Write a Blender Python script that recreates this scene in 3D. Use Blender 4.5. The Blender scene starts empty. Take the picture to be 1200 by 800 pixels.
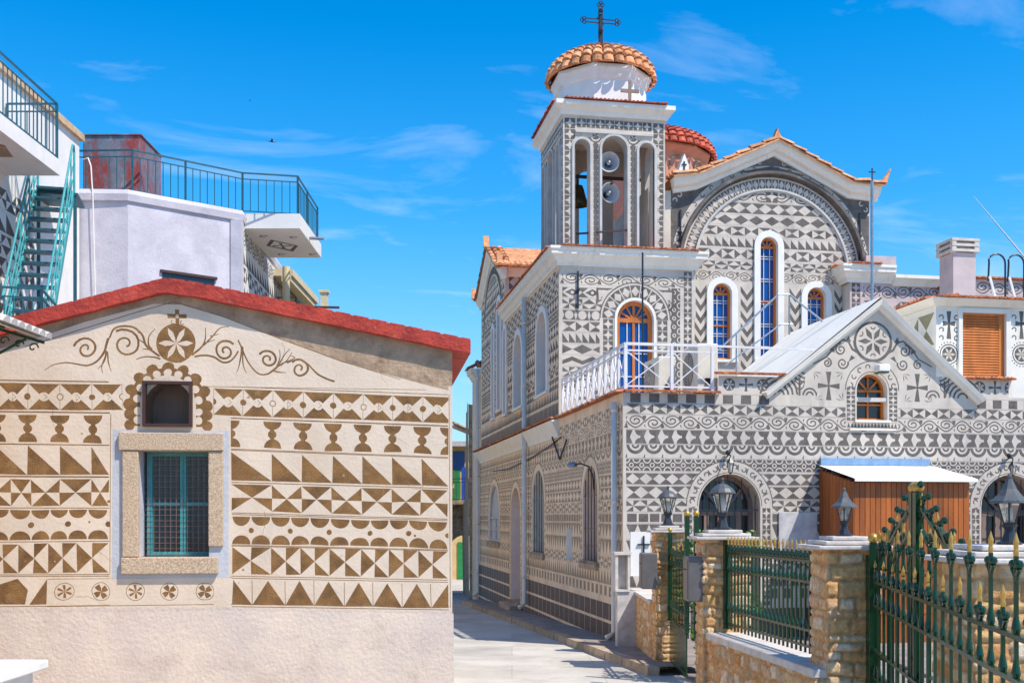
import bpy, math, random
import numpy as np
from mathutils import Vector, Matrix, geometry, noise
random.seed(7)
PI = math.pi
R = math.radians
COL = bpy.context.scene.collection
SC = bpy.context.scene

# ------------------------------------------------------------------ camera, sky, sun, exposure
F = 1276.0            # focal length in pixels of the 1200 px wide photograph
EYE = 2.4
HOR = 606.0
cam_d = bpy.data.cameras.new('camera')
cam = bpy.data.objects.new('camera', cam_d); COL.objects.link(cam)
cam.location = (0, 0, EYE); cam.rotation_euler = (PI/2, 0, 0)
cam_d.sensor_width = 36; cam_d.lens = 36*F/1200
cam_d.shift_y = (HOR-400)/1200
cam_d.clip_end = 3000
SC.camera = cam

SUN_EL, SUN_AZ = 56, 126      # azimuth clockwise from +Y
world = bpy.data.worlds.new('World'); SC.world = world; world.use_nodes = True
wn, wl = world.node_tree.nodes, world.node_tree.links
bg = wn['Background']; bg.inputs['Strength'].default_value = 0.15
sky = wn.new('ShaderNodeTexSky'); sky.sky_type = 'NISHITA'; sky.sun_disc = False
sky.sun_elevation = R(SUN_EL); sky.sun_rotation = R(SUN_AZ)
sky.air_density = 1.0; sky.dust_density = 0.3; sky.ozone_density = 1.6
hs = wn.new('ShaderNodeHueSaturation'); hs.inputs['Saturation'].default_value = 1.66; hs.inputs['Value'].default_value = 1.0
wl.new(sky.outputs[0], hs.inputs['Color'])
tc = wn.new('ShaderNodeTexCoord')
sep = wn.new('ShaderNodeSeparateXYZ'); wl.new(tc.outputs['Generated'], sep.inputs[0])
def wm(op, a, b):
    n = wn.new('ShaderNodeMath'); n.operation = op
    for i, v in enumerate((a, b)):
        if isinstance(v, (int, float)): n.inputs[i].default_value = v
        else: wl.new(v, n.inputs[i])
    return n.outputs[0]
den = wm('ADD', wm('MAXIMUM', sep.outputs[2], 0.0), 0.12)
cx_, cy_ = wm('DIVIDE', sep.outputs[0], den), wm('DIVIDE', sep.outputs[1], den)
cmb = wn.new('ShaderNodeCombineXYZ'); wl.new(wm('ADD', wm('MULTIPLY', cx_, 1.0), wm('MULTIPLY', cy_, -0.4)), cmb.inputs[0]); wl.new(wm('MULTIPLY', cy_, 1.5), cmb.inputs[1])
nz = wn.new('ShaderNodeTexNoise'); nz.inputs['Scale'].default_value = 1.9; nz.inputs['Detail'].default_value = 9; nz.inputs['Roughness'].default_value = 0.58; nz.inputs['Distortion'].default_value = 0.5
wl.new(cmb.outputs[0], nz.inputs['Vector'])
rp = wn.new('ShaderNodeValToRGB'); rp.color_ramp.elements[0].position = 0.54; rp.color_ramp.elements[1].position = 0.82
rp.color_ramp.elements[1].color = (0.34, 0.34, 0.34, 1)
wl.new(nz.outputs['Fac'], rp.inputs[0])
mx = wn.new('ShaderNodeMixRGB'); wl.new(rp.outputs[0], mx.inputs[0])
hz_f = wm('MULTIPLY', wm('POWER', wm('MAXIMUM', wm('SUBTRACT', 1.0, wm('DIVIDE', wm('ABSOLUTE', sep.outputs[2], 0.0), 0.42)), 0.0), 1.5), 0.9)
mh = wn.new('ShaderNodeMixRGB'); wl.new(hz_f, mh.inputs[0]); wl.new(hs.outputs[0], mh.inputs[1]); mh.inputs[2].default_value = (1.2, 2.7, 4.2, 1)
wl.new(mh.outputs[0], mx.inputs[1]); mx.inputs[2].default_value = (5.2, 5.6, 6.2, 1)
wl.new(mx.outputs[0], bg.inputs['Color'])

sun_d = bpy.data.lights.new('sun', 'SUN'); sun_d.energy = 3.7; sun_d.angle = R(0.5); sun_d.color = (1, 0.92, 0.80)
sun = bpy.data.objects.new('sun', sun_d); COL.objects.link(sun)
sdir = Vector((math.sin(R(SUN_AZ))*math.cos(R(SUN_EL)), math.cos(R(SUN_AZ))*math.cos(R(SUN_EL)), math.sin(R(SUN_EL))))
sun.rotation_euler = sdir.to_track_quat('Z', 'Y').to_euler()
vs = SC.view_settings
vs.view_transform = 'Standard'; vs.look = 'None'; vs.exposure = 0.62; vs.gamma = 1

# ------------------------------------------------------------------ materials
def hexc(r, g, b): return (r, g, b, 1)
MATS = {}
def mat(name, col, rough=0.85, var=0.15, scale=3.0, bump=0.0, bscale=40.0, metal=0.0, col2=None, spec=0.5, fine=0.0, streak=False, coat=0.0):
    m = bpy.data.materials.new(name); m.use_nodes = True
    n, l = m.node_tree.nodes, m.node_tree.links
    p = n['Principled BSDF']; p.inputs['Roughness'].default_value = rough; p.inputs['Metallic'].default_value = metal
    p.inputs['Specular IOR Level'].default_value = spec
    if coat: p.inputs['Coat Weight'].default_value = coat
    t = n.new('ShaderNodeTexCoord')
    mp = n.new('ShaderNodeMapping'); l.new(t.outputs['Object'], mp.inputs[0])
    if streak: mp.inputs['Scale'].default_value = (1, 1, 0.18)
    no = n.new('ShaderNodeTexNoise'); no.inputs['Scale'].default_value = scale; no.inputs['Detail'].default_value = 8; no.inputs['Roughness'].default_value = 0.65
    l.new(mp.outputs[0], no.inputs['Vector'])
    r = n.new('ShaderNodeValToRGB'); l.new(no.outputs['Fac'], r.inputs[0])
    c2 = col2 if col2 else tuple(c*(1-var) for c in col)
    e = r.color_ramp.elements
    e[0].position = 0.36; e[1].position = 0.62
    e[0].color = (*c2, 1); e[1].color = (*[min(1, c*(1+var*0.4)) for c in col], 1)
    out = r.outputs[0]
    if fine:
        n2 = n.new('ShaderNodeTexNoise'); n2.inputs['Scale'].default_value = 90; n2.inputs['Detail'].default_value = 3
        l.new(t.outputs['Object'], n2.inputs['Vector'])
        mr = n.new('ShaderNodeMapRange'); mr.inputs[1].default_value = 0.3; mr.inputs[2].default_value = 0.7; mr.inputs[3].default_value = 1-fine; mr.inputs[4].default_value = 1+fine
        l.new(n2.outputs['Fac'], mr.inputs[0])
        mm = n.new('ShaderNodeVectorMath'); mm.operation = 'SCALE'; l.new(out, mm.inputs[0]); l.new(mr.outputs[0], mm.inputs['Scale'])
        out = mm.outputs[0]
    l.new(out, p.inputs['Base Color'])
    if bump:
        nb = n.new('ShaderNodeTexNoise'); nb.inputs['Scale'].default_value = bscale; nb.inputs['Detail'].default_value = 6
        l.new(t.outputs['Object'], nb.inputs['Vector'])
        b = n.new('ShaderNodeBump'); b.inputs['Strength'].default_value = bump; b.inputs['Distance'].default_value = 0.02
        l.new(nb.outputs['Fac'], b.inputs['Height']); l.new(b.outputs[0], p.inputs['Normal'])
    MATS[name] = m
    return m
def weather(m, tint, scale=1.2, lo=0.55, hi=0.72, amt=0.7, z=0.35):
    """stains with a shape of their own, mixed over the base colour"""
    n, l = m.node_tree.nodes, m.node_tree.links
    p = n['Principled BSDF']; src = p.inputs['Base Color'].links[0].from_socket
    t = n.new('ShaderNodeTexCoord'); mp = n.new('ShaderNodeMapping'); mp.inputs['Scale'].default_value = (1, 1, z); mp.inputs['Location'].default_value = (3.1, 1.7, 5)
    l.new(t.outputs['Object'], mp.inputs[0])
    no = n.new('ShaderNodeTexNoise'); no.inputs['Scale'].default_value = scale; no.inputs['Detail'].default_value = 10; no.inputs['Roughness'].default_value = 0.7
    l.new(mp.outputs[0], no.inputs['Vector'])
    mr = n.new('ShaderNodeMapRange'); mr.inputs[1].default_value = lo; mr.inputs[2].default_value = hi; mr.inputs[4].default_value = amt
    l.new(no.outputs['Fac'], mr.inputs[0])
    mxx = n.new('ShaderNodeMixRGB'); l.new(mr.outputs[0], mxx.inputs[0]); l.new(src, mxx.inputs[1]); mxx.inputs[2].default_value = (*tint, 1)
    l.new(mxx.outputs[0], p.inputs['Base Color'])
    return m
M_CL = mat('church_plaster', (0.62, 0.545, 0.465), 0.9, 0.16, 1.5, 0.25, 60, fine=0.08)
weather(M_CL, (0.33, 0.29, 0.25), 1.6, 0.54, 0.78, 0.6)
M_CD = mat('church_scraped_grey', (0.145, 0.128, 0.115), 0.95, 0.3, 4, 0.4, 90, fine=0.18)
M_SL = mat('side_plaster', (0.84, 0.66, 0.47), 0.9, 0.16, 1.5, 0.25, 60, fine=0.08)
weather(M_SL, (0.40, 0.29, 0.18), 1.3, 0.53, 0.78, 0.65)
M_SD = mat('side_scraped_grey', (0.38, 0.295, 0.205), 0.95, 0.3, 4, 0.4, 90, fine=0.15)
M_HL = mat('house_plaster', (0.72, 0.575, 0.44), 0.9, 0.10, 2.0, 0.22, 30, fine=0.05)
weather(M_HL, (0.55, 0.36, 0.20), 1.1, 0.5, 0.75, 0.45, 0.8)
M_HD = mat('house_scraped_ochre', (0.26, 0.13, 0.042), 0.95, 0.35, 5, 0.5, 90, col2=(0.15, 0.075, 0.028), fine=0.15)
M_HG = mat('gable_rough_render', (0.42, 0.29, 0.19), 0.95, 0.3, 3, 0.9, 14, fine=0.15)
weather(M_HG, (0.19, 0.11, 0.06), 2.6, 0.5, 0.66, 0.75, 1)
M_PLN = mat('house_plinth_render', (0.70, 0.56, 0.44), 0.95, 0.12, 1.1, 0.38, 30, col2=(0.60, 0.49, 0.42), fine=0.08)
weather(M_PLN, (0.42, 0.31, 0.24), 2.2, 0.52, 0.72, 0.5, 1)
M_WH = mat('white_paint', (0.80, 0.77, 0.72), 0.75, 0.06, 3, 0.1, 40)
weather(M_WH, (0.50, 0.42, 0.35), 2.2, 0.57, 0.8, 0.55)
M_CREAM = mat('cream_cornice', (0.82, 0.77, 0.68), 0.8, 0.06, 3, 0.1, 40)
weather(M_CREAM, (0.50, 0.40, 0.28), 2.4, 0.56, 0.8, 0.6)
M_LAV = mat('shade_tinted_whitewash', (0.57, 0.54, 0.59), 0.85, 0.12, 1.8, 0.35, 18, col2=(0.47, 0.45, 0.50))  # lavender shade on white plaster put into the base colour
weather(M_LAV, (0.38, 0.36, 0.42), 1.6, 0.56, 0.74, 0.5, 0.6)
M_TILE = mat('terracotta_tile', (0.58, 0.20, 0.075), 0.85, 0.4, 9, 0.3, 40, col2=(0.33, 0.09, 0.035), fine=0.12)
M_TILO = mat('pale_terracotta', (0.72, 0.33, 0.14), 0.85, 0.4, 9, 0.3, 40, col2=(0.50, 0.18, 0.07), fine=0.12)
M_TILR = mat('red_dome_tile', (0.55, 0.10, 0.05), 0.8, 0.3, 9, 0.3, 40, fine=0.12)
M_SALM = mat('salmon_drum_paint', (0.60, 0.26, 0.17), 0.9, 0.15, 4, 0.2, 30)
M_RED = mat('red_fascia_paint', (0.52, 0.055, 0.03), 0.7, 0.35, 5, 0.5, 30, col2=(0.34, 0.03, 0.02), fine=0.06)
weather(M_RED, (0.50, 0.25, 0.17), 14, 0.6, 0.72, 0.5, 1)
M_WOOD = mat('orange_varnished_wood', (0.60, 0.175, 0.022), 0.45, 0.25, 6, 0.1, 30, streak=True)
M_KIO = mat('brown_timber_cladding', (0.40, 0.105, 0.014), 0.5, 0.3, 5, 0.2, 30, streak=True)
M_GLB = mat('sky_tinted_glass', (0.002, 0.07, 0.30), 0.12, 0.1, 2, spec=0.35)  # blue sky reflection of the panes painted into the base colour
M_GLD = mat('dark_window_glass', (0.02, 0.022, 0.028), 0.08, 0.2, 2, spec=0.6)
M_DARK = mat('dark_interior', (0.02, 0.018, 0.016), 0.9, 0.3, 3)
M_BRN = mat('dark_brown_frame', (0.06, 0.022, 0.015), 0.5, 0.2, 8)
M_DOORB = mat('brown_door_paint', (0.25, 0.17, 0.13), 0.6, 0.2, 5, streak=True)
M_TEAL = mat('teal_paint', (0.045, 0.33, 0.35), 0.55, 0.25, 12, 0.1, 60)
weather(M_TEAL, (0.22, 0.20, 0.10), 14, 0.6, 0.7, 0.5, 1)
M_TEALD = mat('dark_teal_paint', (0.015, 0.10, 0.14), 0.5, 0.25, 12)
M_GRN = mat('green_gloss_paint', (0.006, 0.042, 0.014), 0.24, 0.2, 10, 0.05, 60, spec=0.5)
M_GOLD = mat('gold_paint', (0.62, 0.36, 0.08), 0.35, 0.25, 12, metal=0.5)
M_IRON = mat('dark_iron', (0.035, 0.04, 0.05), 0.4, 0.25, 12, metal=0.4)
M_LAMP = mat('lamp_grey_metal', (0.10, 0.105, 0.11), 0.5, 0.3, 14, metal=0.2)
M_LGL = mat('lamp_glass', (0.62, 0.58, 0.50), 0.15, 0.2, 8, spec=0.8)
M_STEEL = mat('galvanised_steel', (0.33, 0.38, 0.43), 0.4, 0.2, 12, metal=0.6)
M_BOX = mat('brown_grey_box_paint', (0.17, 0.155, 0.15), 0.4, 0.15, 6, metal=0.2)
M_GRAN = mat('granite', (0.54, 0.40, 0.27), 0.9, 0.25, 45, 0.35, 70, col2=(0.42, 0.30, 0.20), fine=0.22)
M_LIME = mat('pale_blue_limewash', (0.50, 0.51, 0.54), 0.9, 0.12, 4, 0.3, 30)
M_MARB = mat('marble', (0.62, 0.60, 0.58), 0.35, 0.1, 3.5, col2=(0.40, 0.39, 0.40), streak=False)
M_CAP = mat('grey_stone_cap', (0.62, 0.56, 0.50), 0.7, 0.2, 6, 0.2, 40, fine=0.1)
M_ST = [mat('rubble_stone_%s' % k, c, 0.95, 0.35, 12, 0.9, 28, col2=d, fine=0.15) for k, c, d in
        (('tan', (0.64, 0.42, 0.20), (0.42, 0.23, 0.09)), ('rust', (0.60, 0.27, 0.08), (0.38, 0.15, 0.04)), ('pale', (0.74, 0.56, 0.36), (0.52, 0.34, 0.17)), ('grey', (0.52, 0.40, 0.27), (0.38, 0.24, 0.12)))]
M_MORT = mat('rust_mortar', (0.55, 0.28, 0.10), 0.95, 0.3, 10, 0.8, 40, fine=0.15)
M_ROAD = mat('pale_concrete', (0.53, 0.50, 0.45), 0.9, 0.18, 0.9, 0.3, 18, fine=0.08)
weather(M_ROAD, (0.33, 0.29, 0.25), 1.4, 0.52, 0.7, 0.6, 1)
M_PAVE = mat('grey_paving_slab', (0.30, 0.26, 0.235), 0.9, 0.25, 2.5, 0.35, 20, fine=0.1)
M_KERB = mat('worn_kerb_stone', (0.42, 0.33, 0.24), 0.95, 0.3, 5, 0.6, 20, fine=0.15)
M_GRD = mat('earth', (0.36, 0.31, 0.26), 0.95, 0.25, 0.3, 0.2, 10)
M_DADO = mat('brown_dado_tile', (0.095, 0.068, 0.065), 0.6, 0.25, 6, 0.15, 40, fine=0.1)
M_ACW = mat('cream_plastic', (0.72, 0.66, 0.54), 0.5, 0.08, 4)
M_HORN = mat('horn_grey_paint', (0.48, 0.51, 0.55), 0.45, 0.1, 6)
M_ROOFW = mat('white_roof_membrane', (0.90, 0.86, 0.76), 0.7, 0.06, 2, 0.1, 20)
M_YEL = mat('yellow_render', (0.78, 0.53, 0.22), 0.9, 0.15, 2, 0.2, 30)
M_CRM2 = mat('cream_render', (0.66, 0.56, 0.36), 0.9, 0.12, 2, 0.2, 30)
M_OLV = mat('olive_scraped', (0.30, 0.27, 0.16), 0.95, 0.2, 4)
M_PINK = mat('pinkish_plaster', (0.56, 0.45, 0.44), 0.9, 0.15, 2, 0.2, 40)
M_TANK = mat('rusty_grey_tank', (0.16, 0.18, 0.22), 0.7, 0.3, 4, 0.3, 20)
weather(M_TANK, (0.30, 0.03, 0.02), 1.7, 0.47, 0.60, 0.9, 0.6)
weather(M_TANK, (0.34, 0.33, 0.35), 3.5, 0.55, 0.66, 0.8, 0.4)
M_LEAF = mat('leaf_green', (0.10, 0.22, 0.025), 0.6, 0.5, 9)
M_BARK = mat('bark', (0.10, 0.07, 0.05), 0.9, 0.3, 9)
M_BLUEM = mat('blue_flashing', (0.24, 0.38, 0.58), 0.45, 0.2, 6, metal=0.3)
M_STONEW = mat('old_stone_wall', (0.42, 0.31, 0.21), 0.95, 0.4, 5, 0.9, 12, col2=(0.22, 0.15, 0.09), fine=0.2)
M_GDOOR = mat('green_door_paint', (0.02, 0.26, 0.07), 0.6, 0.2, 5)
M_RDOOR = mat('red_door_paint', (0.42, 0.03, 0.02), 0.6, 0.2, 5)
M_BDOOR = mat('blue_shutter_paint', (0.02, 0.09, 0.42), 0.6, 0.2, 5)
M_VAP = mat('white_vapour', (0.95, 0.95, 0.97), 1.0, 0.05, 3)
M_TRIM = mat('muted_white_trim', (0.55, 0.53, 0.50), 0.85, 0.15, 4, 0.15, 40)
M_PIPE = mat('white_downpipe', (0.74, 0.69, 0.62), 0.6, 0.08, 4)
M_WRL = mat('white_metal_rail', (0.74, 0.72, 0.72), 0.5, 0.12, 8)

def voronoi_stone(name, cols, mort, scale):
    m = bpy.data.materials.new(name); m.use_nodes = True
    n, l = m.node_tree.nodes, m.node_tree.links; p = n['Principled BSDF']; p.inputs['Roughness'].default_value = 0.95
    t = n.new('ShaderNodeTexCoord'); no = n.new('ShaderNodeTexNoise'); no.inputs['Scale'].default_value = 5; l.new(t.outputs['Object'], no.inputs['Vector'])
    mixv = n.new('ShaderNodeMixRGB'); mixv.inputs[0].default_value = 0.06; l.new(t.outputs['Object'], mixv.inputs[1]); l.new(no.outputs['Color'], mixv.inputs[2])
    mp = n.new('ShaderNodeMapping'); mp.inputs['Scale'].default_value = (1, 1, 1.15); l.new(mixv.outputs[0], mp.inputs[0])
    v1 = n.new('ShaderNodeTexVoronoi'); v1.inputs['Scale'].default_value = scale
    v2 = n.new('ShaderNodeTexVoronoi'); v2.feature = 'DISTANCE_TO_EDGE'; v2.inputs['Scale'].default_value = scale
    l.new(mp.outputs[0], v1.inputs['Vector']); l.new(mp.outputs[0], v2.inputs['Vector'])
    s = n.new('ShaderNodeSeparateColor'); l.new(v1.outputs['Color'], s.inputs[0])
    r = n.new('ShaderNodeValToRGB'); r.color_ramp.interpolation = 'CONSTANT'; l.new(s.outputs[0], r.inputs[0])
    e = r.color_ramp.elements; e[0].color = (*cols[0], 1); e[1].position = 0.25; e[1].color = (*cols[1], 1)
    for i, c in enumerate(cols[2:]):
        x = e.new(0.5+0.25*i); x.color = (*c, 1)
    n2 = n.new('ShaderNodeTexNoise'); n2.inputs['Scale'].default_value = 25; n2.inputs['Detail'].default_value = 8; l.new(t.outputs['Object'], n2.inputs['Vector'])
    mr0 = n.new('ShaderNodeMapRange'); mr0.inputs[1].default_value = 0.3; mr0.inputs[2].default_value = 0.7; mr0.inputs[3].default_value = 0.65; mr0.inputs[4].default_value = 1.2; l.new(n2.outputs['Fac'], mr0.inputs[0])
    sc = n.new('ShaderNodeVectorMath'); sc.operation = 'SCALE'; l.new(r.outputs[0], sc.inputs[0]); l.new(mr0.outputs[0], sc.inputs['Scale'])
    mr = n.new('ShaderNodeMapRange'); mr.inputs[1].default_value = 0.02; mr.inputs[2].default_value = 0.07; l.new(v2.outputs['Distance'], mr.inputs[0])
    mm = n.new('ShaderNodeMixRGB'); l.new(mr.outputs[0], mm.inputs[0]); mm.inputs[1].default_value = (*mort, 1); l.new(sc.outputs[0], mm.inputs[2])
    l.new(mm.outputs[0], p.inputs['Base Color'])
    mr2 = n.new('ShaderNodeMapRange'); mr2.inputs[1].default_value = 0.0; mr2.inputs[2].default_value = 0.16; l.new(v2.outputs['Distance'], mr2.inputs[0])
    ad = n.new('ShaderNodeMath'); ad.operation = 'ADD'; l.new(mr2.outputs[0], ad.inputs[0]); l.new(n2.outputs['Fac'], ad.inputs[1])
    b = n.new('ShaderNodeBump'); b.inputs['Distance'].default_value = 0.03; b.inputs['Strength'].default_value = 0.9; l.new(ad.outputs[0], b.inputs['Height']); l.new(b.outputs[0], p.inputs['Normal'])
    return m
M_RUB = voronoi_stone('rubble_wall', [(0.55, 0.36, 0.17), (0.46, 0.24, 0.08), (0.70, 0.50, 0.28), (0.48, 0.33, 0.19)], (0.34, 0.18, 0.07), 6.5)

def masonry_mat():
    m = bpy.data.materials.new('rough_masonry'); m.use_nodes = True
    n, l = m.node_tree.nodes, m.node_tree.links; p = n['Principled BSDF']; p.inputs['Roughness'].default_value = 0.95
    at = n.new('ShaderNodeAttribute'); at.attribute_name = 'stone'
    s = n.new('ShaderNodeSeparateColor'); l.new(at.outputs['Color'], s.inputs[0])
    r = n.new('ShaderNodeValToRGB'); l.new(s.outputs[0], r.inputs[0]); e = r.color_ramp.elements
    cs = [(0.40, 0.27, 0.15), (0.62, 0.36, 0.14), (0.70, 0.50, 0.29), (0.55, 0.24, 0.07), (0.74, 0.58, 0.40), (0.48, 0.34, 0.21)]
    e[0].color = (*cs[0], 1); e[1].position = 1; e[1].color = (*cs[-1], 1)
    for i, c in enumerate(cs[1:-1]): x = e.new((i+1)/5); x.color = (*c, 1)
    t = n.new('ShaderNodeTexCoord'); n2 = n.new('ShaderNodeTexNoise'); n2.inputs['Scale'].default_value = 22; n2.inputs['Detail'].default_value = 9; n2.inputs['Roughness'].default_value = 0.7; l.new(t.outputs['Object'], n2.inputs['Vector'])
    mr0 = n.new('ShaderNodeMapRange'); mr0.inputs[1].default_value = 0.32; mr0.inputs[2].default_value = 0.68; mr0.inputs[3].default_value = 0.7; mr0.inputs[4].default_value = 1.45; l.new(n2.outputs['Fac'], mr0.inputs[0])
    n3 = n.new('ShaderNodeTexNoise'); n3.inputs['Scale'].default_value = 7; n3.inputs['Detail'].default_value = 5; l.new(t.outputs['Object'], n3.inputs['Vector'])
    mr3 = n.new('ShaderNodeMapRange'); mr3.inputs[1].default_value = 0.52; mr3.inputs[2].default_value = 0.66; mr3.inputs[4].default_value = 0.75; l.new(n3.outputs['Fac'], mr3.inputs[0])
    rust = n.new('ShaderNodeMixRGB'); l.new(mr3.outputs[0], rust.inputs[0]); l.new(r.outputs[0], rust.inputs[1]); rust.inputs[2].default_value = (0.55, 0.25, 0.07, 1)
    mort = n.new('ShaderNodeMixRGB'); l.new(s.outputs[1], mort.inputs[0]); mort.inputs[1].default_value = (0.50, 0.27, 0.11, 1); l.new(rust.outputs[0], mort.inputs[2])
    sc = n.new('ShaderNodeVectorMath'); sc.operation = 'SCALE'; l.new(mort.outputs[0], sc.inputs[0]); l.new(mr0.outputs[0], sc.inputs['Scale'])
    l.new(sc.outputs[0], p.inputs['Base Color'])
    b = n.new('ShaderNodeBump'); b.inputs['Distance'].default_value = 0.02; b.inputs['Strength'].default_value = 0.8; l.new(n2.outputs['Fac'], b.inputs['Height']); l.new(b.outputs[0], p.inputs['Normal'])
    return m
M_MAS = masonry_mat()
def island_tint(m, lo=0.65, hi=1.25):
    n, l = m.node_tree.nodes, m.node_tree.links; p = n['Principled BSDF']; src = p.inputs['Base Color'].links[0].from_socket
    g = n.new('ShaderNodeNewGeometry'); mr = n.new('ShaderNodeMapRange'); mr.inputs[3].default_value = lo; mr.inputs[4].default_value = hi; l.new(g.outputs['Random Per Island'], mr.inputs[0])
    sc = n.new('ShaderNodeVectorMath'); sc.operation = 'SCALE'; l.new(src, sc.inputs[0]); l.new(mr.outputs[0], sc.inputs['Scale']); l.new(sc.outputs[0], p.inputs['Base Color'])
weather(M_TILO, (0.80, 0.62, 0.45), 5, 0.52, 0.66, 0.6, 1); weather(M_TILO, (0.22, 0.16, 0.12), 7, 0.58, 0.7, 0.6, 1); weather(M_TILR, (0.70, 0.38, 0.28), 6, 0.55, 0.7, 0.5, 1)
for m_ in (M_TILE, M_TILO, M_TILR): island_tint(m_)
island_tint(M_KIO, .8, 1.15); island_tint(M_KERB, .8, 1.1)
weather(M_CL, (0.24, 0.21, 0.18), 4.5, 0.56, 0.76, 0.5, 0.10); weather(M_SL, (0.42, 0.30, 0.20), 4.5, 0.55, 0.75, 0.5, 0.10)
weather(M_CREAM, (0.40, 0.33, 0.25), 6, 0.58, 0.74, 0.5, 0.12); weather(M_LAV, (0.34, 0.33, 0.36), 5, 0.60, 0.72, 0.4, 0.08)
weather(M_HD, (0.36, 0.21, 0.09), 6, 0.55, 0.68, 0.6, 1); weather(M_CD, (0.30, 0.27, 0.24), 5, 0.56, 0.7, 0.6, 1)
weather(M_HL, (0.50, 0.42, 0.36), 3.5, 0.58, 0.7, 0.35, 0.25)
weather(M_ROAD, (0.20, 0.17, 0.15), 5, 0.64, 0.7, 0.5, 1)
def slab_joints(m, sx, sy, dark=0.55):
    """thin joints between slabs, a brick pattern multiplied over the colour"""
    n, l = m.node_tree.nodes, m.node_tree.links; p = n['Principled BSDF']; src = p.inputs['Base Color'].links[0].from_socket
    t = n.new('ShaderNodeTexCoord'); mp = n.new('ShaderNodeMapping'); l.new(t.outputs['Object'], mp.inputs[0])
    br = n.new('ShaderNodeTexBrick'); br.inputs['Scale'].default_value = 1; br.inputs['Brick Width'].default_value = sx; br.inputs['Row Height'].default_value = sy
    br.inputs['Mortar Size'].default_value = 0.008; br.inputs['Color1'].default_value = (1, 1, 1, 1); br.inputs['Color2'].default_value = (0.84, 0.84, 0.84, 1); br.inputs['Mortar'].default_value = (dark, dark, dark, 1)
    l.new(mp.outputs[0], br.inputs['Vector'])
    mm = n.new('ShaderNodeMixRGB'); mm.blend_type = 'MULTIPLY'; mm.inputs[0].default_value = 1; l.new(src, mm.inputs[1]); l.new(br.outputs['Color'], mm.inputs[2]); l.new(mm.outputs[0], p.inputs['Base Color'])
slab_joints(M_PAVE, 0.9, 0.45); slab_joints(M_ROAD, 2.6, 1.7, 0.7)

# ------------------------------------------------------------------ frames: photo measurements to places on real planes
class Frame:
    def __init__(s, ox, oy, ang):
        s.o = Vector((ox, oy)); s.a = ang; s.c = math.cos(ang); s.s = math.sin(ang)
    def u(s, px, w=0.0):
        r = (px-600)/F
        X0, Y0 = s.o.x - s.s*w, s.o.y + s.c*w
        return (r*Y0-X0)/(s.c-r*s.s)
    def z(s, px, py, w=0.0):
        Y = s.o.y + s.c*w + s.s*s.u(px, w)
        return EYE+(HOR-py)/F*Y
    def w(s, px, u=0.0):           # on the plane x = u
        r = (px-600)/F
        X0, Y0 = s.o.x + s.c*u, s.o.y + s.s*u
        return (X0-r*Y0)/(r*s.c+s.s)
    def zw(s, px, py, u=0.0):
        Y = s.o.y + s.s*u + s.c*s.w(px, u)
        return EYE+(HOR-py)/F*Y
    def W(s, x, y, z=0.0):         # local to world
        return Vector((s.o.x+s.c*x-s.s*y, s.o.y+s.s*x+s.c*y, z))
CH = Frame(2.04, 20.0, math.atan2(0.1699, 0.9855))
HS = Frame(-0.576, 10.5, R(7))

# ------------------------------------------------------------------ object helpers
def tag(o, label=None, cat=None, group=None, kind=None):
    if label: o['label'] = label
    if cat: o['category'] = cat
    if group: o['group'] = group
    if kind: o['kind'] = kind
    return o
def thing(name, label, cat, loc=(0, 0, 0), rz=0.0, group=None):
    o = bpy.data.objects.new(name, None); COL.objects.link(o)
    o.empty_display_size = 0.2
    o.location = loc; o.rotation_euler = (0, 0, rz)
    return tag(o, label, cat, group)
def copy_tree(o, parent=None):
    c = o.copy(); COL.objects.link(c)
    if parent is not None: c.parent = parent
    for ch in list(o.children): copy_tree(ch, c)
    return c

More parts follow.
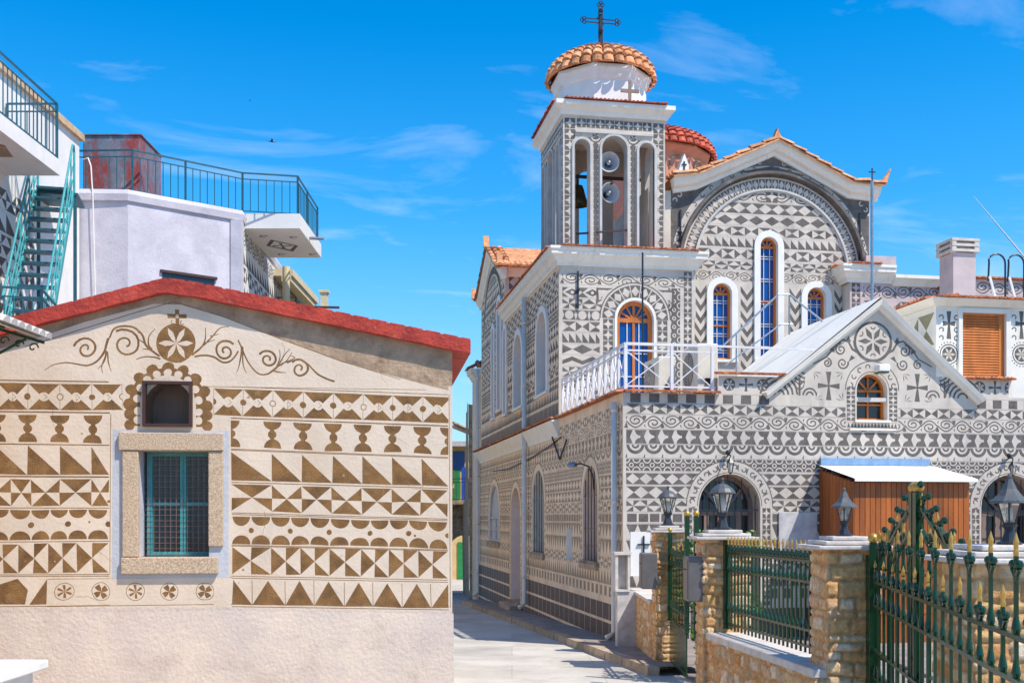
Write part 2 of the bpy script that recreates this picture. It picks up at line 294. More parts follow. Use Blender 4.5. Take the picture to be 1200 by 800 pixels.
class MB:
    def __init__(s, M=None):
        s.v = []; s.f = []; s.m = []; s.M = M or Matrix.Identity(4); s.mi = 0
    def vert(s, p):
        s.v.append(s.M @ Vector(p)); return len(s.v)-1
    def face(s, pts, mi=None):
        s.f.append([s.vert(p) for p in pts]); s.m.append(s.mi if mi is None else mi); return s
    def grid(s, rows, closed=False, mi=None):
        base = len(s.v); n = len(rows[0])
        for r in rows:
            for p in r: s.vert(p)
        for i in range(len(rows)-1):
            for j in range(n if closed else n-1):
                a = base+i*n+j; b = base+i*n+(j+1) % n
                s.f.append([a, b, b+n, a+n]); s.m.append(s.mi if mi is None else mi)
        return base
    def box(s, x0, x1, y0, y1, z0, z1, mi=None):
        c = [(x, y, z) for z in (z0, z1) for y in (y0, y1) for x in (x0, x1)]
        b = len(s.v)
        for p in c: s.vert(p)
        for q in ((0, 2, 3, 1), (4, 5, 7, 6), (0, 1, 5, 4), (1, 3, 7, 5), (3, 2, 6, 7), (2, 0, 4, 6)):
            s.f.append([b+i for i in q]); s.m.append(s.mi if mi is None else mi)
        return s
    def tube(s, pts, r, n=8, closed=False, caps=True, mi=None):
        pts = [Vector(p) for p in pts]; N = len(pts); rows = []
        rr = r if isinstance(r, (list, tuple)) else [r]*N
        up = Vector((0, 0, 1))
        for i, p in enumerate(pts):
            if closed: d = pts[(i+1) % N]-pts[i-1]
            else: d = pts[min(i+1, N-1)]-pts[max(i-1, 0)]
            if d.length < 1e-9: d = Vector((0, 0, 1))
            d.normalize()
            ref = up if abs(d.z) < 0.95 else Vector((1, 0, 0))
            a = d.cross(ref).normalized(); b = d.cross(a)
            rows.append([p+a*math.cos(2*PI*k/n)*rr[i]+b*math.sin(2*PI*k/n)*rr[i] for k in range(n)])
        if closed: rows.append(rows[0])
        b0 = s.grid(rows, True, mi)
        if caps and not closed:
            s.f.append([b0+k for k in range(n)]); s.m.append(s.mi if mi is None else mi)
            s.f.append([b0+(N-1)*n+k for k in reversed(range(n))]); s.m.append(s.mi if mi is None else mi)
        return s
    def bar(s, p0, p1, w=0.02, d=None, mi=None):
        """square bar between two points"""
        d = d or w
        p0, p1 = Vector(p0), Vector(p1); ax = (p1-p0).normalized()
        ref = Vector((0, 0, 1)) if abs(ax.z) < 0.95 else Vector((0, 1, 0))
        a = ax.cross(ref).normalized()*w/2; b = ax.cross(a).normalized()*d/2
        r0 = [p0+a+b, p0-a+b, p0-a-b, p0+a-b]; r1 = [q+(p1-p0) for q in r0]
        b0 = s.grid([r0, r1], True, mi)
        for q in ([b0, b0+1, b0+2, b0+3], [b0+7, b0+6, b0+5, b0+4]):
            s.f.append(q); s.m.append(s.mi if mi is None else mi)
        return s
    def lathe(s, prof, c=(0, 0, 0), n=16, a0=0.0, caps=True, mi=None):
        rows = [[(c[0]+r*math.cos(a0+2*PI*k/n), c[1]+r*math.sin(a0+2*PI*k/n), c[2]+z) for k in range(n)] for r, z in prof]
        b0 = s.grid(rows, True, mi)
        if caps:
            s.f.append([b0+k for k in reversed(range(n))]); s.m.append(s.mi if mi is None else mi)
            s.f.append([b0+(len(prof)-1)*n+k for k in range(n)]); s.m.append(s.mi if mi is None else mi)
        return s
    def ball(s, c, r, n=10, sq=1.0, mi=None):
        prof = [(max(1e-4, r*math.sin(PI*i/(n//2+1))), -r*sq*math.cos(PI*i/(n//2+1))) for i in range(n//2+2)]
        return s.lathe(prof, c, n, caps=False, mi=mi)
    def prism(s, poly, y0, y1, mi=None):
        """poly in (x,z), extruded in y; y0 is the front"""
        n = len(poly); b = len(s.v)
        for y in (y0, y1):
            for x, z in poly: s.vert((x, y, z))
        m_ = s.mi if mi is None else mi
        s.f.append([b+i for i in range(n)]); s.m.append(m_)
        s.f.append([b+n+i for i in reversed(range(n))]); s.m.append(m_)
        for i in range(n):
            j = (i+1) % n; s.f.append([b+i, b+n+i, b+n+j, b+j]); s.m.append(m_)
        return s
    def prismz(s, poly, z0, z1, mi=None):
        n = len(poly); b = len(s.v)
        for z in (z0, z1):
            for x, y in poly: s.vert((x, y, z))
        m_ = s.mi if mi is None else mi
        s.f.append([b+i for i in reversed(range(n))]); s.m.append(m_)
        s.f.append([b+n+i for i in range(n)]); s.m.append(m_)
        for i in range(n):
            j = (i+1) % n; s.f.append([b+i, b+j, b+n+j, b+n+i]); s.m.append(m_)
        return s
    def ring(s, outer, inner, y0, y1, mi=None, opened=False):
        """frame between two matching outlines (x,z); open at the ends when outlines are open"""
        m_ = s.mi if mi is None else mi
        n = len(outer); b = len(s.v)
        for y in (y0, y1):
            for x, z in outer: s.vert((x, y, z))
            for x, z in inner: s.vert((x, y, z))
        for i in range(n-1 if opened else n):
            j = (i+1) % n
            s.f += [[b+i, b+j, b+n+j, b+n+i], [b+i, b+2*n+i, b+2*n+j, b+j], [b+n+i, b+n+j, b+3*n+j, b+3*n+i], [b+2*n+i, b+3*n+i, b+3*n+j, b+2*n+j]]
            s.m += [m_]*4
        return s
    def sweep(s, path, prof, mi=None, caps=True):
        """path in (x,y), prof (out,z) with out to the right-hand side of the path direction"""
        P = [Vector(p) for p in path]; N = len(P); rows = []
        for i in range(N):
            d0 = (P[i]-P[i-1]).normalized() if i > 0 else (P[1]-P[0]).normalized()
            d1 = (P[i+1]-P[i]).normalized() if i < N-1 else d0
            n0 = Vector((d0.y, -d0.x)); n1 = Vector((d1.y, -d1.x))
            m = n0+n1; m = m/ (m.dot(n0)) if m.length > 1e-6 else n0
            rows.append([(P[i].x+m.x*o, P[i].y+m.y*o, z) for o, z in prof])
        b0 = s.grid(rows, False, mi); k = len(prof)
        if caps:
            s.f.append([b0+i for i in range(k)]); s.m.append(s.mi if mi is None else mi)
            s.f.append([b0+(N-1)*k+i for i in reversed(range(k))]); s.m.append(s.mi if mi is None else mi)
        return s
    def rake(s, path, prof, mi=None):
        """raking moulding on a wall plane: path in (x,z); prof (up, out) out = toward -y"""
        P = [Vector(p) for p in path]; N = len(P); rows = []
        for i in range(N):
            d0 = (P[i]-P[i-1]).normalized() if i > 0 else (P[1]-P[0]).normalized()
            d1 = (P[i+1]-P[i]).normalized() if i < N-1 else d0
            n0 = Vector((-d0.y, d0.x)); n1 = Vector((-d1.y, d1.x))
            m = n0+n1; m = m/(m.dot(n0))
            rows.append([(P[i].x+m.x*a, -o, P[i].y+m.y*a) for a, o in prof])
        b0 = s.grid(rows, False, mi); k = len(prof)
        s.f.append([b0+i for i in range(k)]); s.m.append(s.mi if mi is None else mi)
        s.f.append([b0+(N-1)*k+i for i in reversed(range(k))]); s.m.append(s.mi if mi is None else mi)
        return s
    def build(s, name, mats, parent=None, smooth=False, fix=True, label=None):
        me = bpy.data.meshes.new(name)
        me.from_pydata([tuple(v) for v in s.v], [], s.f)
        if not isinstance(mats, (list, tuple)): mats = [mats]
        for m in mats: me.materials.append(m)
        me.polygons.foreach_set('material_index', s.m)
        if smooth: me.polygons.foreach_set('use_smooth', [True]*len(s.f))
        if fix:
            import bmesh
            bm = bmesh.new(); bm.from_mesh(me); bmesh.ops.recalc_face_normals(bm, faces=bm.faces); bm.to_mesh(me); bm.free()
        me.update()
        o = bpy.data.objects.new(name, me); COL.objects.link(o)
        if parent is not None: o.parent = parent
        if label: o['label'] = label
        return o
def wall_M(u0, w0, side=False, z=0):
    """front walls: x right, y inward. side walls (facing -x): x toward the viewer (-w), y inward (+u)"""
    return Matrix.Translation((u0, w0, z)) @ Matrix.Rotation(-PI/2 if side else 0, 4, 'Z')

# ------------------------------------------------------------------ scraped ornament as flat inlaid faces of one wall sheet
def circ(cx, cz, r, n=12, a0=0.0, a1=2*PI):
    full = abs(a1-a0-2*PI) < 1e-6
    k = n if full else n+1
    return [(cx+r*math.cos(a0+(a1-a0)*i/n), cz+r*math.sin(a0+(a1-a0)*i/n)) for i in range(k)]
def annul(cx, cz, r0, r1, a0, a1, n=10):
    return circ(cx, cz, r1, n, a0, a1)+list(reversed(circ(cx, cz, r0, n, a0, a1)))
def stroke(pts, w0, w1=None):
    w1 = w0 if w1 is None else w1
    n = len(pts); L, Rr = [], []
    for i, (x, z) in enumerate(pts):
        a = pts[max(0, i-1)]; b = pts[min(n-1, i+1)]
        dx, dz = b[0]-a[0], b[1]-a[1]; l = math.hypot(dx, dz) or 1
        w = (w0+(w1-w0)*i/(n-1))/2
        L.append((x-dz/l*w, z+dx/l*w)); Rr.append((x+dz/l*w, z-dx/l*w))
    return L+list(reversed(Rr))
def arch(cx, z0, zs, w, n=12, d=0.0):
    """arched outline, d grows it outwards (not at the foot)"""
    r = w/2+d
    return [(cx+r, z0)]+[(cx+r*math.cos(PI*i/n), zs+r*math.sin(PI*i/n)) for i in range(n+1)]+[(cx-r, z0)]

class Wall:
    def __init__(s, outline, warp=0.004, seed=0.0):
        s.F = []; s.K = []; s.warp = warp; s.seed = seed
        s.add(outline, 0, False); s.T = None; s.n = 12
    def add(s, poly, k=1, wp=True):
        pts = []
        for x, z in poly:
            if wp and s.T: x, z = s.T(x, z)
            if wp and s.warp:
                q = noise.noise_vector(Vector((x*2.3+s.seed, z*2.3, 0.3)))
                q2 = noise.noise_vector(Vector((x*9+s.seed, z*9, 4.3)))
                x += (q.x+q2.x*0.6)*s.warp*1.5; z += (q.y+q2.y*0.6)*s.warp*1.5
            pts.append((x, z))
        s.F.append(pts); s.K.append(k)
    def rect(s, x0, x1, z0, z1, k=1): s.add([(x0, z0), (x1, z0), (x1, z1), (x0, z1)], k)
    def cell(s, kind, x0, x1, z0, z1, i=0):
        """one motif in a cell"""
        w, h = x1-x0, z1-z0
        def A(pts, k=1): s.add([(x0+a*w, z0+b*h) for a, b in pts], k)
        cx, cz = x0+w/2, z0+h/2; m = min(w, h); n = s.n
        if kind == 'bow': A([(0, 0), (.5, .5), (0, 1)]); A([(1, 0), (1, 1), (.5, .5)])
        elif kind == 'hour': A([(0, 0), (1, 0), (.5, .5)]); A([(0, 1), (.5, .5), (1, 1)])
        elif kind == 'bh':
            s.cell('bow' if i % 2 else 'hour', x0, x1, z0, z1)
        elif kind == 'bigbow':   # long light bow ties with dark triangles
            A([(0, 0), (.5, 0), (.25, .5)]); A([(0, 1), (.25, .5), (.5, 1)]); A([(.5, 0), (.75, .5), (.5, 1)]); A([(1, 0), (1, 1), (.75, .5)])
        elif kind == 'pin':
            if i % 2: A([(0, 0), (0, .5), (.5, .5)]); A([(0, 1), (.5, 1), (.5, .5)]); A([(1, 1), (1, .5), (.5, .5)]); A([(1, 0), (.5, 0), (.5, .5)])
            else: A([(0, 0), (.5, 0), (.5, .5)]); A([(0, 1), (0, .5), (.5, .5)]); A([(1, 1), (.5, 1), (.5, .5)]); A([(1, 0), (1, .5), (.5, .5)])
        elif kind == 'pinL':     # row of the left house: side triangle + quarters
            A([(0, 0), (.5, .5), (0, 1)]); A([(.5, 0), (1, 0), (.5, .5)]); A([(.5, .5), (1, 1), (.5, 1)])
        elif kind == 'xq':
            if i % 2: A([(0, 0), (1, 0), (.5, .5)]); A([(0, .5), (.5, .5), (0, 1)]); A([(1, .5), (1, 1), (.5, .5)])
            else: A([(0, 1), (.5, .5), (1, 1)]); A([(0, 0), (.5, .5), (0, .5)]); A([(1, 0), (1, .5), (.5, .5)])
        elif kind == 'dia': A([(0, 0), (1, 0), (1, 1), (0, 1)]); A([(.5, 0.02), (.98, .5), (.5, .98), (.02, .5)], 0)
        elif kind == 'dia2':
            A([(0, 0), (1, 0), (1, 1), (0, 1)]); A([(.5, 0.02), (.98, .5), (.5, .98), (.02, .5)], 0)
            A([(.5, .03), (.97, .5), (.5, .5)] if i % 2 else [(.5, .97), (.03, .5), (.5, .5)], 1)
        elif kind == 'diadot':
            A([(0, 0.02), (1, 0.02), (1, .98), (0, .98)])
            A([(.5, 0.02), (.94, .5), (.5, .98), (.06, .5)], 0)
            s.add(circ(x0, cz, h*.17, n, -PI/2, PI/2), 0); s.add(circ(x1, cz, h*.17, n, PI/2, 3*PI/2), 0)
            s.add(stroke([(x0, cz-.1*h), (x0+.1*w, cz)], .004)); s.add(stroke([(x0, cz+.1*h), (x0+.1*w, cz)], .004))
            s.add(stroke([(cx, z0+.03*h), (cx, z1-.03*h)], .004)); s.add(circ(cx, cz, h*.115, n), 1)
            if i % 3 == 0: s.add(circ(cx, cz, h*.085, n), 0)
        elif kind == 'tri': A([(0, 0), (1, 0), (.5, 1)])
        elif kind == 'tridn': A([(0, 1), (.5, 0), (1, 1)])
        elif kind == 'saw': A([(0, 0), (1, 0), (0, 1)])
        elif kind == 'saw2': A([(0, 1), (1, 1), (0, 0)])
        elif kind == 'sq': A([(.22, 0.02), (.78, 0.02), (.78, .98), (.22, .98)])
        elif kind == 'sqf': A([(.08, 0.06), (.92, 0.06), (.92, .94), (.08, .94)])
        elif kind == 'star4':
            A([(.03, .03), (.97, .03), (.97, .97), (.03, .97)])
            pts = []
            for q in range(4):
                a = q*PI/2
                for t in range(4):
                    b = a+t*PI/8; rr = 0.47 if t == 0 else (0.25 if t in (1, 3) else 0.185)
                    pts.append((.5+rr*math.cos(b), .5+rr*math.sin(b)))
            A(pts, 0)
        elif kind == 'petal':   # light square with dark lobes leaving a four pointed star
            A([(0.03, 0.03), (.97, 0.03), (.97, .97), (.03, .97)])
            for q in range(4):
                a = PI/2*q
                c, d = math.cos(a), math.sin(a)
                A([(.5+c*.49, .5+d*.49), (.5+c*.12-d*.13, .5+d*.12+c*.13), (.5, .5), (.5+c*.12+d*.13, .5+d*.12-c*.13)], 0)
        elif kind == 'ring':
            s.add([(x0, z0), (x1, z0), (x1, z1), (x0, z1)])
            s.add(circ(cx, cz, m*.24, n), 0); s.add(circ(cx, cz, m*.13, n), 1)
            for zz, a in ((z0, 0), (z1, PI)): s.add(annul(x0, zz, m*.27, m*.38, a, a+PI/2 if zz == z0 else a+PI/2, 5) if False else annul(cx+w/2, zz, m*.28, m*.4, (PI/2 if zz == z0 else PI), (PI if zz == z0 else 3*PI/2), 5), 0)
            for zz in (z0, z1): s.add(annul(cx-w/2, zz, m*.28, m*.4, (0 if zz == z0 else 3*PI/2), (PI/2 if zz == z0 else 2*PI), 5), 0)
        elif kind == 'uarc':
            r = w*.5; k = min(1, h*.82/r)
            s.add([(cx+(a-cx), z1+(b-z1)*k) for a, b in annul(cx, z1, r*.66, r*1.0, PI, 2*PI, 12)])
            s.add([(a, z1+(b-z1)*k) for a, b in annul(cx, z1, r*.2, r*.42, PI, 2*PI, 10)], 1)
            s.add(circ(x0+.02*w, z0+h*.22, m*.05, 6))
            s.add([(x0-.06*w, z0+.02*h), (x0+.06*w, z0+.02*h), (x0, z0+.28*h)])
        elif kind == 'quad':
            A([(0, 0), (.46, 0), (.26, .5), (.46, 1), (0, 1)])
            s.add([(x1, z0)]+circ(x1, z0, h*.42, 5, PI/2, PI)); s.add([(x1, z1)]+circ(x1, z1, h*.42, 5, PI, 3*PI/2))
        elif kind == 'goblet':
            r = h*.33
            s.add(circ(cx, z1, r, n, PI, 2*PI)); s.add(circ(cx, z0+.0*h, r, n, 0, PI)); s.add(circ(cx, cz, h*.16, n))
            A([(.5-.07, .25), (.5+.07, .25), (.5+.07, .75), (.5-.07, .75)])
        elif kind == 'scal':
            r = w*.47
            s.add([(a, z1+(b-z1)*min(1, .36*h/r)) for a, b in circ(cx, z1, r, n, PI, 2*PI)])
            s.add([(a, z0+(b-z0)*min(1, .36*h/r)) for a, b in circ(cx, z0, r, n, 0, PI)])
            if i % 2: s.add(circ(x1, cz, h*.1, 10))
        elif kind == 'scroll':
            up = 1 if i % 2 else -1
            vine = [(x0+w*t/8, cz-up*.04*h+up*.44*h*math.sin(PI*t/8)) for t in range(9)]
            s.add(stroke(vine, h*.10, h*.10))
            c0 = (cx+.02*w, cz-up*.10*h)
            sp = [(c0[0]+.44*w*(1-.86*t/18)*math.cos(-up*t/18*PI*3.1), c0[1]+.40*h*(1-.80*t/18)*math.sin(-up*t/18*PI*3.1)) for t in range(19)]
            s.add(stroke(sp, h*.09, h*.12))
            s.add([(x0-.12*w, cz+up*.44*h), (x0+.10*w, cz+up*.46*h), (x0+.07*w, cz+up*.22*h), (x0-.01*w, cz+up*.02*h), (x0-.06*w, cz+up*.22*h)])
            s.add([(x0-.03*w, cz-up*.30*h), (x0+.07*w, cz-up*.44*h), (x0+.02*w, cz-up*.14*h)])
        elif kind == 'rose':
            r = m*.47; s.add(circ(cx, cz, r, 16))
            for q in range(6):
                a = q*PI/3+PI/6*(i % 2)
                c, d = math.cos(a), math.sin(a)
                s.add([(cx, cz), (cx+c*r*.5-d*r*.17, cz+d*r*.5+c*r*.17), (cx+c*r*.94, cz+d*r*.94), (cx+c*r*.5+d*r*.17, cz+d*r*.5-c*r*.17)], 0)
        elif kind == 'disc':
            A([(0, 0), (1, 0), (1, 1), (0, 1)]) ; s.add(circ(cx, cz, m*.46, 12), 0); A([(0, 0.0), (.0, 1.0), (.12, .5)], 0); A([(1, 0.0), (1, 1.0), (.88, .5)], 0)
        elif kind == 'eye':
            A([(0, 0), (.3, 0), (0, .5)]); A([(0, 1), (0, .5), (.3, 1)]); A([(1, 0), (1, .5), (.7, 0)]); A([(1, 1), (.7, 1), (1, .5)])
            A([(.12, .5), (.5, .12), (.88, .5), (.5, .88)]); s.add(circ(cx, cz, m*.17, 10), 0)
        elif kind == 'wave':
            A([(0, 0.1), (.5, .5), (1, .1), (1, .5), (.5, .95), (0, .5)])
        elif kind == 'cross':
            for c, d in ((1, 0), (0, 1), (-1, 0), (0, -1)):
                L = .46 if c else .5
                A([(.5-d*.03, .5-c*.03), (.5+c*L-d*.11, .5+d*L-c*.11), (.5+c*L+d*.11, .5+d*L+c*.11), (.5+d*.03, .5+c*.03)])
        elif kind == 'plain': pass
    def band(s, kind, x0, x1, z0, z1, cw=None, n=None, line=True):
        if n is None: n = max(1, round((x1-x0)/(cw or (z1-z0))))
        w = (x1-x0)/n
        for i in range(n): s.cell(kind, x0+i*w, x0+(i+1)*w, z0, z1, i)
        if line:
            t = 0.004
            s.add([(x0, z0-t*2.2), (x1, z0-t*2.2), (x1, z0-t*1.2), (x0, z0-t*1.2)]); s.add([(x0, z1+t*1.2), (x1, z1+t*1.2), (x1, z1+t*2.2), (x0, z1+t*2.2)])
    def vband(s, kind, x0, x1, z0, z1, ch=None):
        n = max(1, round((z1-z0)/(ch or (x1-x0)))); h = (z1-z0)/n
        for i in range(n): s.cell(kind, x0, x1, z0+i*h, z0+(i+1)*h, i)
    def hole(s, poly): s.add(poly, -1, False)
    def patch(s, poly, k=0): s.add(poly, k, False)
    def build(s, name, mats, parent, M, back=None, label=None):
        vs_, es = [], []
        for poly in s.F:
            b = len(vs_); n = len(poly); vs_ += [Vector(p) for p in poly]; es += [(b+i, b+(i+1) % n) for i in range(n)]
        V, E, Fc, ov, oe, of = geometry.delaunay_2d_cdt(vs_, es, [], 0, 1e-5, False)
        P = np.array([(p.x, p.y) for p in V]); T = np.array([f[:3] for f in Fc])
        C = P[T].mean(axis=1); o = np.argsort(C[:, 0]); C = C[o]; T = T[o]
        K = np.full(len(T), -9)
        for q, (poly, k) in enumerate(zip(s.F, s.K)):
            A = np.array(poly); B2 = np.roll(A, -1, axis=0)
            i0, i1 = np.searchsorted(C[:, 0], (A[:, 0].min(), A[:, 0].max()))
            c = C[i0:i1]; idx = np.nonzero((c[:, 1] >= A[:, 1].min()) & (c[:, 1] <= A[:, 1].max()))[0]
            if not len(idx): continue
            x, y = c[idx, 0][:, None], c[idx, 1][:, None]
            with np.errstate(divide='ignore', invalid='ignore'):
                cross = ((A[:, 1] > y) != (B2[:, 1] > y)) & (x < (B2[:, 0]-A[:, 0])*(y-A[:, 1])/(B2[:, 1]-A[:, 1])+A[:, 0])
            ins = idx[cross.sum(axis=1) % 2 == 1]+i0
            if q: ins = ins[K[ins] != -9]
            K[ins] = k
        mb = MB(M)
        for t, k in zip(T, K):
            if k < 0: continue
            a, b, c = (V[i] for i in t)
            ar = (b.x-a.x)*(c.y-a.y)-(b.y-a.y)*(c.x-a.x)
            if abs(ar) < 1e-9: continue
            tri = (a, b, c) if ar > 0 else (a, c, b)
            mb.face([(p.x, 0, p.y) for p in tri], int(k))
            if back is not None: mb.face([(p.x, back, p.y) for p in reversed(tri)], 0)
        return mb.build(name, mats, parent, fix=False, label=label)

def masonry(name, loop, z0, z1, parent, seed=0, closed=True, hr=(.06, .14), wr=(.10, .30), res=.014, deep=.022, wob=.018):
    """rough stone skin round a plan outline (counter-clockwise); stones and joints are real relief"""
    rnd = random.Random(seed); P = [Vector(p) for p in loop]
    if closed: P = P+[P[0]]
    S, pts, nor = [], [], []
    acc = 0
    for a, b in zip(P, P[1:]):
        L = (b-a).length; k = max(2, int(L/res)); d = (b-a)/L; nn = Vector((d.y, -d.x))
        for i in range(k if (closed or b is not P[-1]) else k+1):
            S.append(acc+L*i/k); pts.append(a+(b-a)*i/k); nor.append(nn)
        acc += L
    n = len(S)
    for i in range(n):     # mitre the corner normals
        if closed or 0 < i < n-1:
            m = nor[i-1]+nor[i]
            if (nor[i-1]-nor[i]).length > .1: nor[i] = m/max(.5, m.dot(nor[i]))*.75
    courses = [z0-.02]
    while courses[-1] < z1: courses.append(courses[-1]+rnd.uniform(*hr))
    joints = []
    for _ in courses:
        j = [-rnd.uniform(*wr)]
        while j[-1] < acc+.4: j.append(j[-1]+rnd.uniform(*wr))
        joints.append((j, [rnd.random() for _ in j], [rnd.uniform(-.008, .008) for _ in j]))
    nz_ = int((z1-z0)/res); V, C = [], []
    import bisect
    for jz in range(nz_+1):
        z = z0+(z1-z0)*jz/nz_
        for i in range(n):
            q = Vector((pts[i].x*4.2+seed*3.7, pts[i].y*4.2, z*4.2)); w1 = noise.noise(q); w2 = noise.noise(q+Vector((9, 3, 5))); f = noise.noise(q*5.5)
            zz = z+w1*wob*1.6+f*wob*.25; ss = S[i]+w2*wob*1.5+f*wob*.3
            c = max(0, min(len(courses)-2, bisect.bisect(courses, zz)-1)); j, rv, pr = joints[c]
            k = max(0, min(len(j)-2, bisect.bisect(j, ss)-1))
            dz_ = min(zz-courses[c], courses[c+1]-zz); ds = min(ss-j[k], j[k+1]-ss)
            dd = min(dz_, ds) if max(dz_, ds) > .03 else (dz_*ds/(dz_+ds+1e-6))*1.6
            t = max(0, min(1, (dd-.004)/.016)); t = t*t*(3-2*t)
            o = -.008+t*(deep+pr[k])+f*.004*t+noise.noise(q*2.3)*.006
            V.append((pts[i].x+nor[i].x*o, pts[i].y+nor[i].y*o, z)); C.append((rv[k], t, 0, 1))
    F_ = []
    for jz in range(nz_):
        for i in range(n if closed else n-1):
            a = jz*n+i; b = jz*n+(i+1) % n; F_.append((a, b, b+n, a+n))
    me = bpy.data.meshes.new(name); me.from_pydata(V, [], F_); me.materials.append(M_MAS)
    ca = me.color_attributes.new('stone', 'FLOAT_COLOR', 'POINT'); ca.data.foreach_set('color', [x for c in C for x in c])
    me.polygons.foreach_set('use_smooth', [True]*len(F_)); me.update()
    o = bpy.data.objects.new(name, me); COL.objects.link(o); o.parent = parent
    return o

# ================================================================== THE SETTING: ground, road, kerb
def gz(y):
    return -0.031*(max(-2, min(y, 48))-20)
YS = [-60, -2, 2, 5, 8, 11, 14, 17, 20, 24, 28, 32, 38, 48, 70, 110, 200, 500, 1500]
def sheet(name, xl, xr, dz, m, kind='structure', ys=YS, thick=None):
    mb = MB(); rows = []
    rows = [[(xl(y), y, gz(y)+dz), (xr(y), y, gz(y)+dz)] for y in ys]
    mb.grid(rows)
    if thick:
        mb.grid([[(xl(y), y, gz(y)+dz-thick), (xl(y), y, gz(y)+dz)] for y in ys])
        e = ys[0]; mb.face([(xl(e), e, gz(e)+dz-thick), (xr(e), e, gz(e)+dz-thick), (xr(e), e, gz(e)+dz), (xl(e), e, gz(e)+dz)])
    return tag(mb.build(name, m), kind=kind)
sheet('ground', lambda y: -1500, lambda y: 1500, -0.02, M_GRD)
sheet('road', lambda y: -1.6 if y < 26 else -4.5, lambda y: 6.0 if y < 4 else 2.6, -0.004, M_ROAD, ys=[-3, 2, 5, 8, 11, 14, 17, 20, 24, 26, 28, 32, 38, 48, 64])
def sw_l(y):   # outer edge of the pavement, parallel to the church
    return 1.94-(y-15.6)*0.1724+0.0 if y > 15.6 else 1.94
yss = [15.6, 17, 20, 24, 28, 32, 37.5]
sheet('pavement', lambda y: sw_l(y)+0.16, lambda y: max(2.06-(y-20)*0.1724+0.05, sw_l(y)+0.9), 0.13, M_PAVE, ys=yss)
mb = MB()
for i in range(len(yss)-1):
    a, b = yss[i], yss[i+1]
    n = max(2, int((b-a)/0.95))
    for k in range(n):
        y0 = a+(b-a)*k/n+0.008; y1 = a+(b-a)*(k+1)/n-0.008; j = random.uniform(-.012, .012)
        x0, x1 = sw_l(y0)+j, sw_l(y1)+j
        P = [(x0, y0), (x0+.17, y0), (x1+.17, y1), (x1, y1)]
        bb = len(mb.v)
        for zz in (-0.05, 0.135+random.uniform(-.006, .004)):
            for q in P: mb.vert((q[0]+(0.015 if zz > 0 else 0), q[1], gz(q[1])+zz))
        for q in ((3, 2, 1, 0), (4, 5, 6, 7), (0, 1, 5, 4), (1, 2, 6, 5), (2, 3, 7, 6), (3, 0, 4, 7)): mb.f.append([bb+t for t in q]); mb.m.append(0)
tag(mb.build('kerb', M_KERB), kind='structure')
mb = MB(); mb.prismz([(2.55, 7.6), (9, 7.6), (12, 21.6), (4.0, 20.25), (2.2, 19.95), (2.45, 16)], 0.0, 0.16)
tag(mb.build('yard_paving', M_PAVE), kind='structure')

# ================================================================== CHURCH
ROOT = thing('church', 'large church with grey scraped geometric plaster, red tiled domes and an open bell tower', 'church', CH.W(0, 0, 0), CH.a)
ZT = 4.70                  # terrace level
W1, W2 = 5.55, 5.95        # planes of the upper front block and of the big arch
def zr(y): return EYE+(HOR-y)*20/F
ROWS = [(460, 471, 'sq', .34), (472.5, 484, 'bh', .26), (485.5, 501.5, 'scroll', .34), (503, 519, 'quad', .27), (520.5, 536, 'uarc', .345), (537.5, 551, 'ring', .20),
        (554, 567, 'dia', .255), (569.5, 583.5, 'hour', .285), (586, 599, 'pin', .27), (601, 612, 'sqf', .215), (614, 631, 'tridn', .215), (633, 652, 'tridn', .215), (655, 668, 'pin', .26), (670, 688, 'tri', .2), (691, 703, 'sq', .3)]
def rows_from(W, x0, x1, rows, zshift=0, kmul=1):
    for a, b, k, cw in rows: W.band(k, x0, x1, zr(b)+zshift, zr(a)+zshift, cw*kmul)
def arched_window(parent, M, cx, z0, zs, w, depth=0.16, fm=None, gm=None, sur=0.0, proud=0.03, sm=None, rm=None, fan=3, hb=(), vb=1, t=0.05, name='window', n=12, bars=False, gcol=None):
    fm = fm or M_WOOD; gm = gm or M_GLB; rm = rm or M_WH
    mb = MB(M)
    O = arch(cx, z0, zs, w, n); I = arch(cx, z0+t, zs, w, n, -t)
    mb.ring(O, I, depth-.05, depth+.03)
    r = w/2-t
    mb.box(cx-r, cx+r, depth-.04, depth+.02, zs-t*.5, zs+t*.5)
    for i in range(fan):
        a = PI*(i+1)/(fan+1); mb.bar((cx+.04*math.cos(a), depth-.012, zs+.04*math.sin(a)), (cx+r*math.cos(a), depth-.012, zs+r*math.sin(a)), t*.6, .04)
    for h in hb: mb.box(cx-r, cx+r, depth-.035, depth+.02, h-t*.35, h+t*.35)
    for i in range(vb):
        x = cx-r+2*r*(i+1)/(vb+1); mb.box(x-t*.3, x+t*.3, depth-.03, depth+.015, z0+t, zs)
    fr = mb.build(name, fm, parent)
    mb = MB(M); mb.face([(x, depth+.008, z) for x, z in arch(cx, z0+.01, zs, w, n, -.01)][::-1]); mb.build('pane', gm, fr)
    mb = MB(M); pts = O+[O[0]]
    mb.grid([[(x, 0, z) for x, z in pts], [(x, depth+.04, z) for x, z in pts]])
    if sur:
        mb.ring(arch(cx, z0, zs, w, n, sur), arch(cx, z0, zs, w, n, 0), -proud, -0.001, opened=True)
        mb.box(cx-w/2-sur, cx+w/2+sur, -proud-.03, depth-.05, z0-.07, z0-.002)
    mb.build('surround', sm or rm, fr)
    if bars:
        mb = MB(M)
        for i in range(5):
            x = cx-w*.42+w*.84*i/4; mb.bar((x, .03, z0), (x, .03, zs+math.sqrt(max(0, (w/2)**2-(x-cx)**2))), .016)
        for z in (z0+.3, (z0+zs)/2, zs): mb.bar((cx-w/2, .03, z), (cx+w/2, .03, z), .018)
        mb.build('window_bars', M_IRON, fr)
    return fr
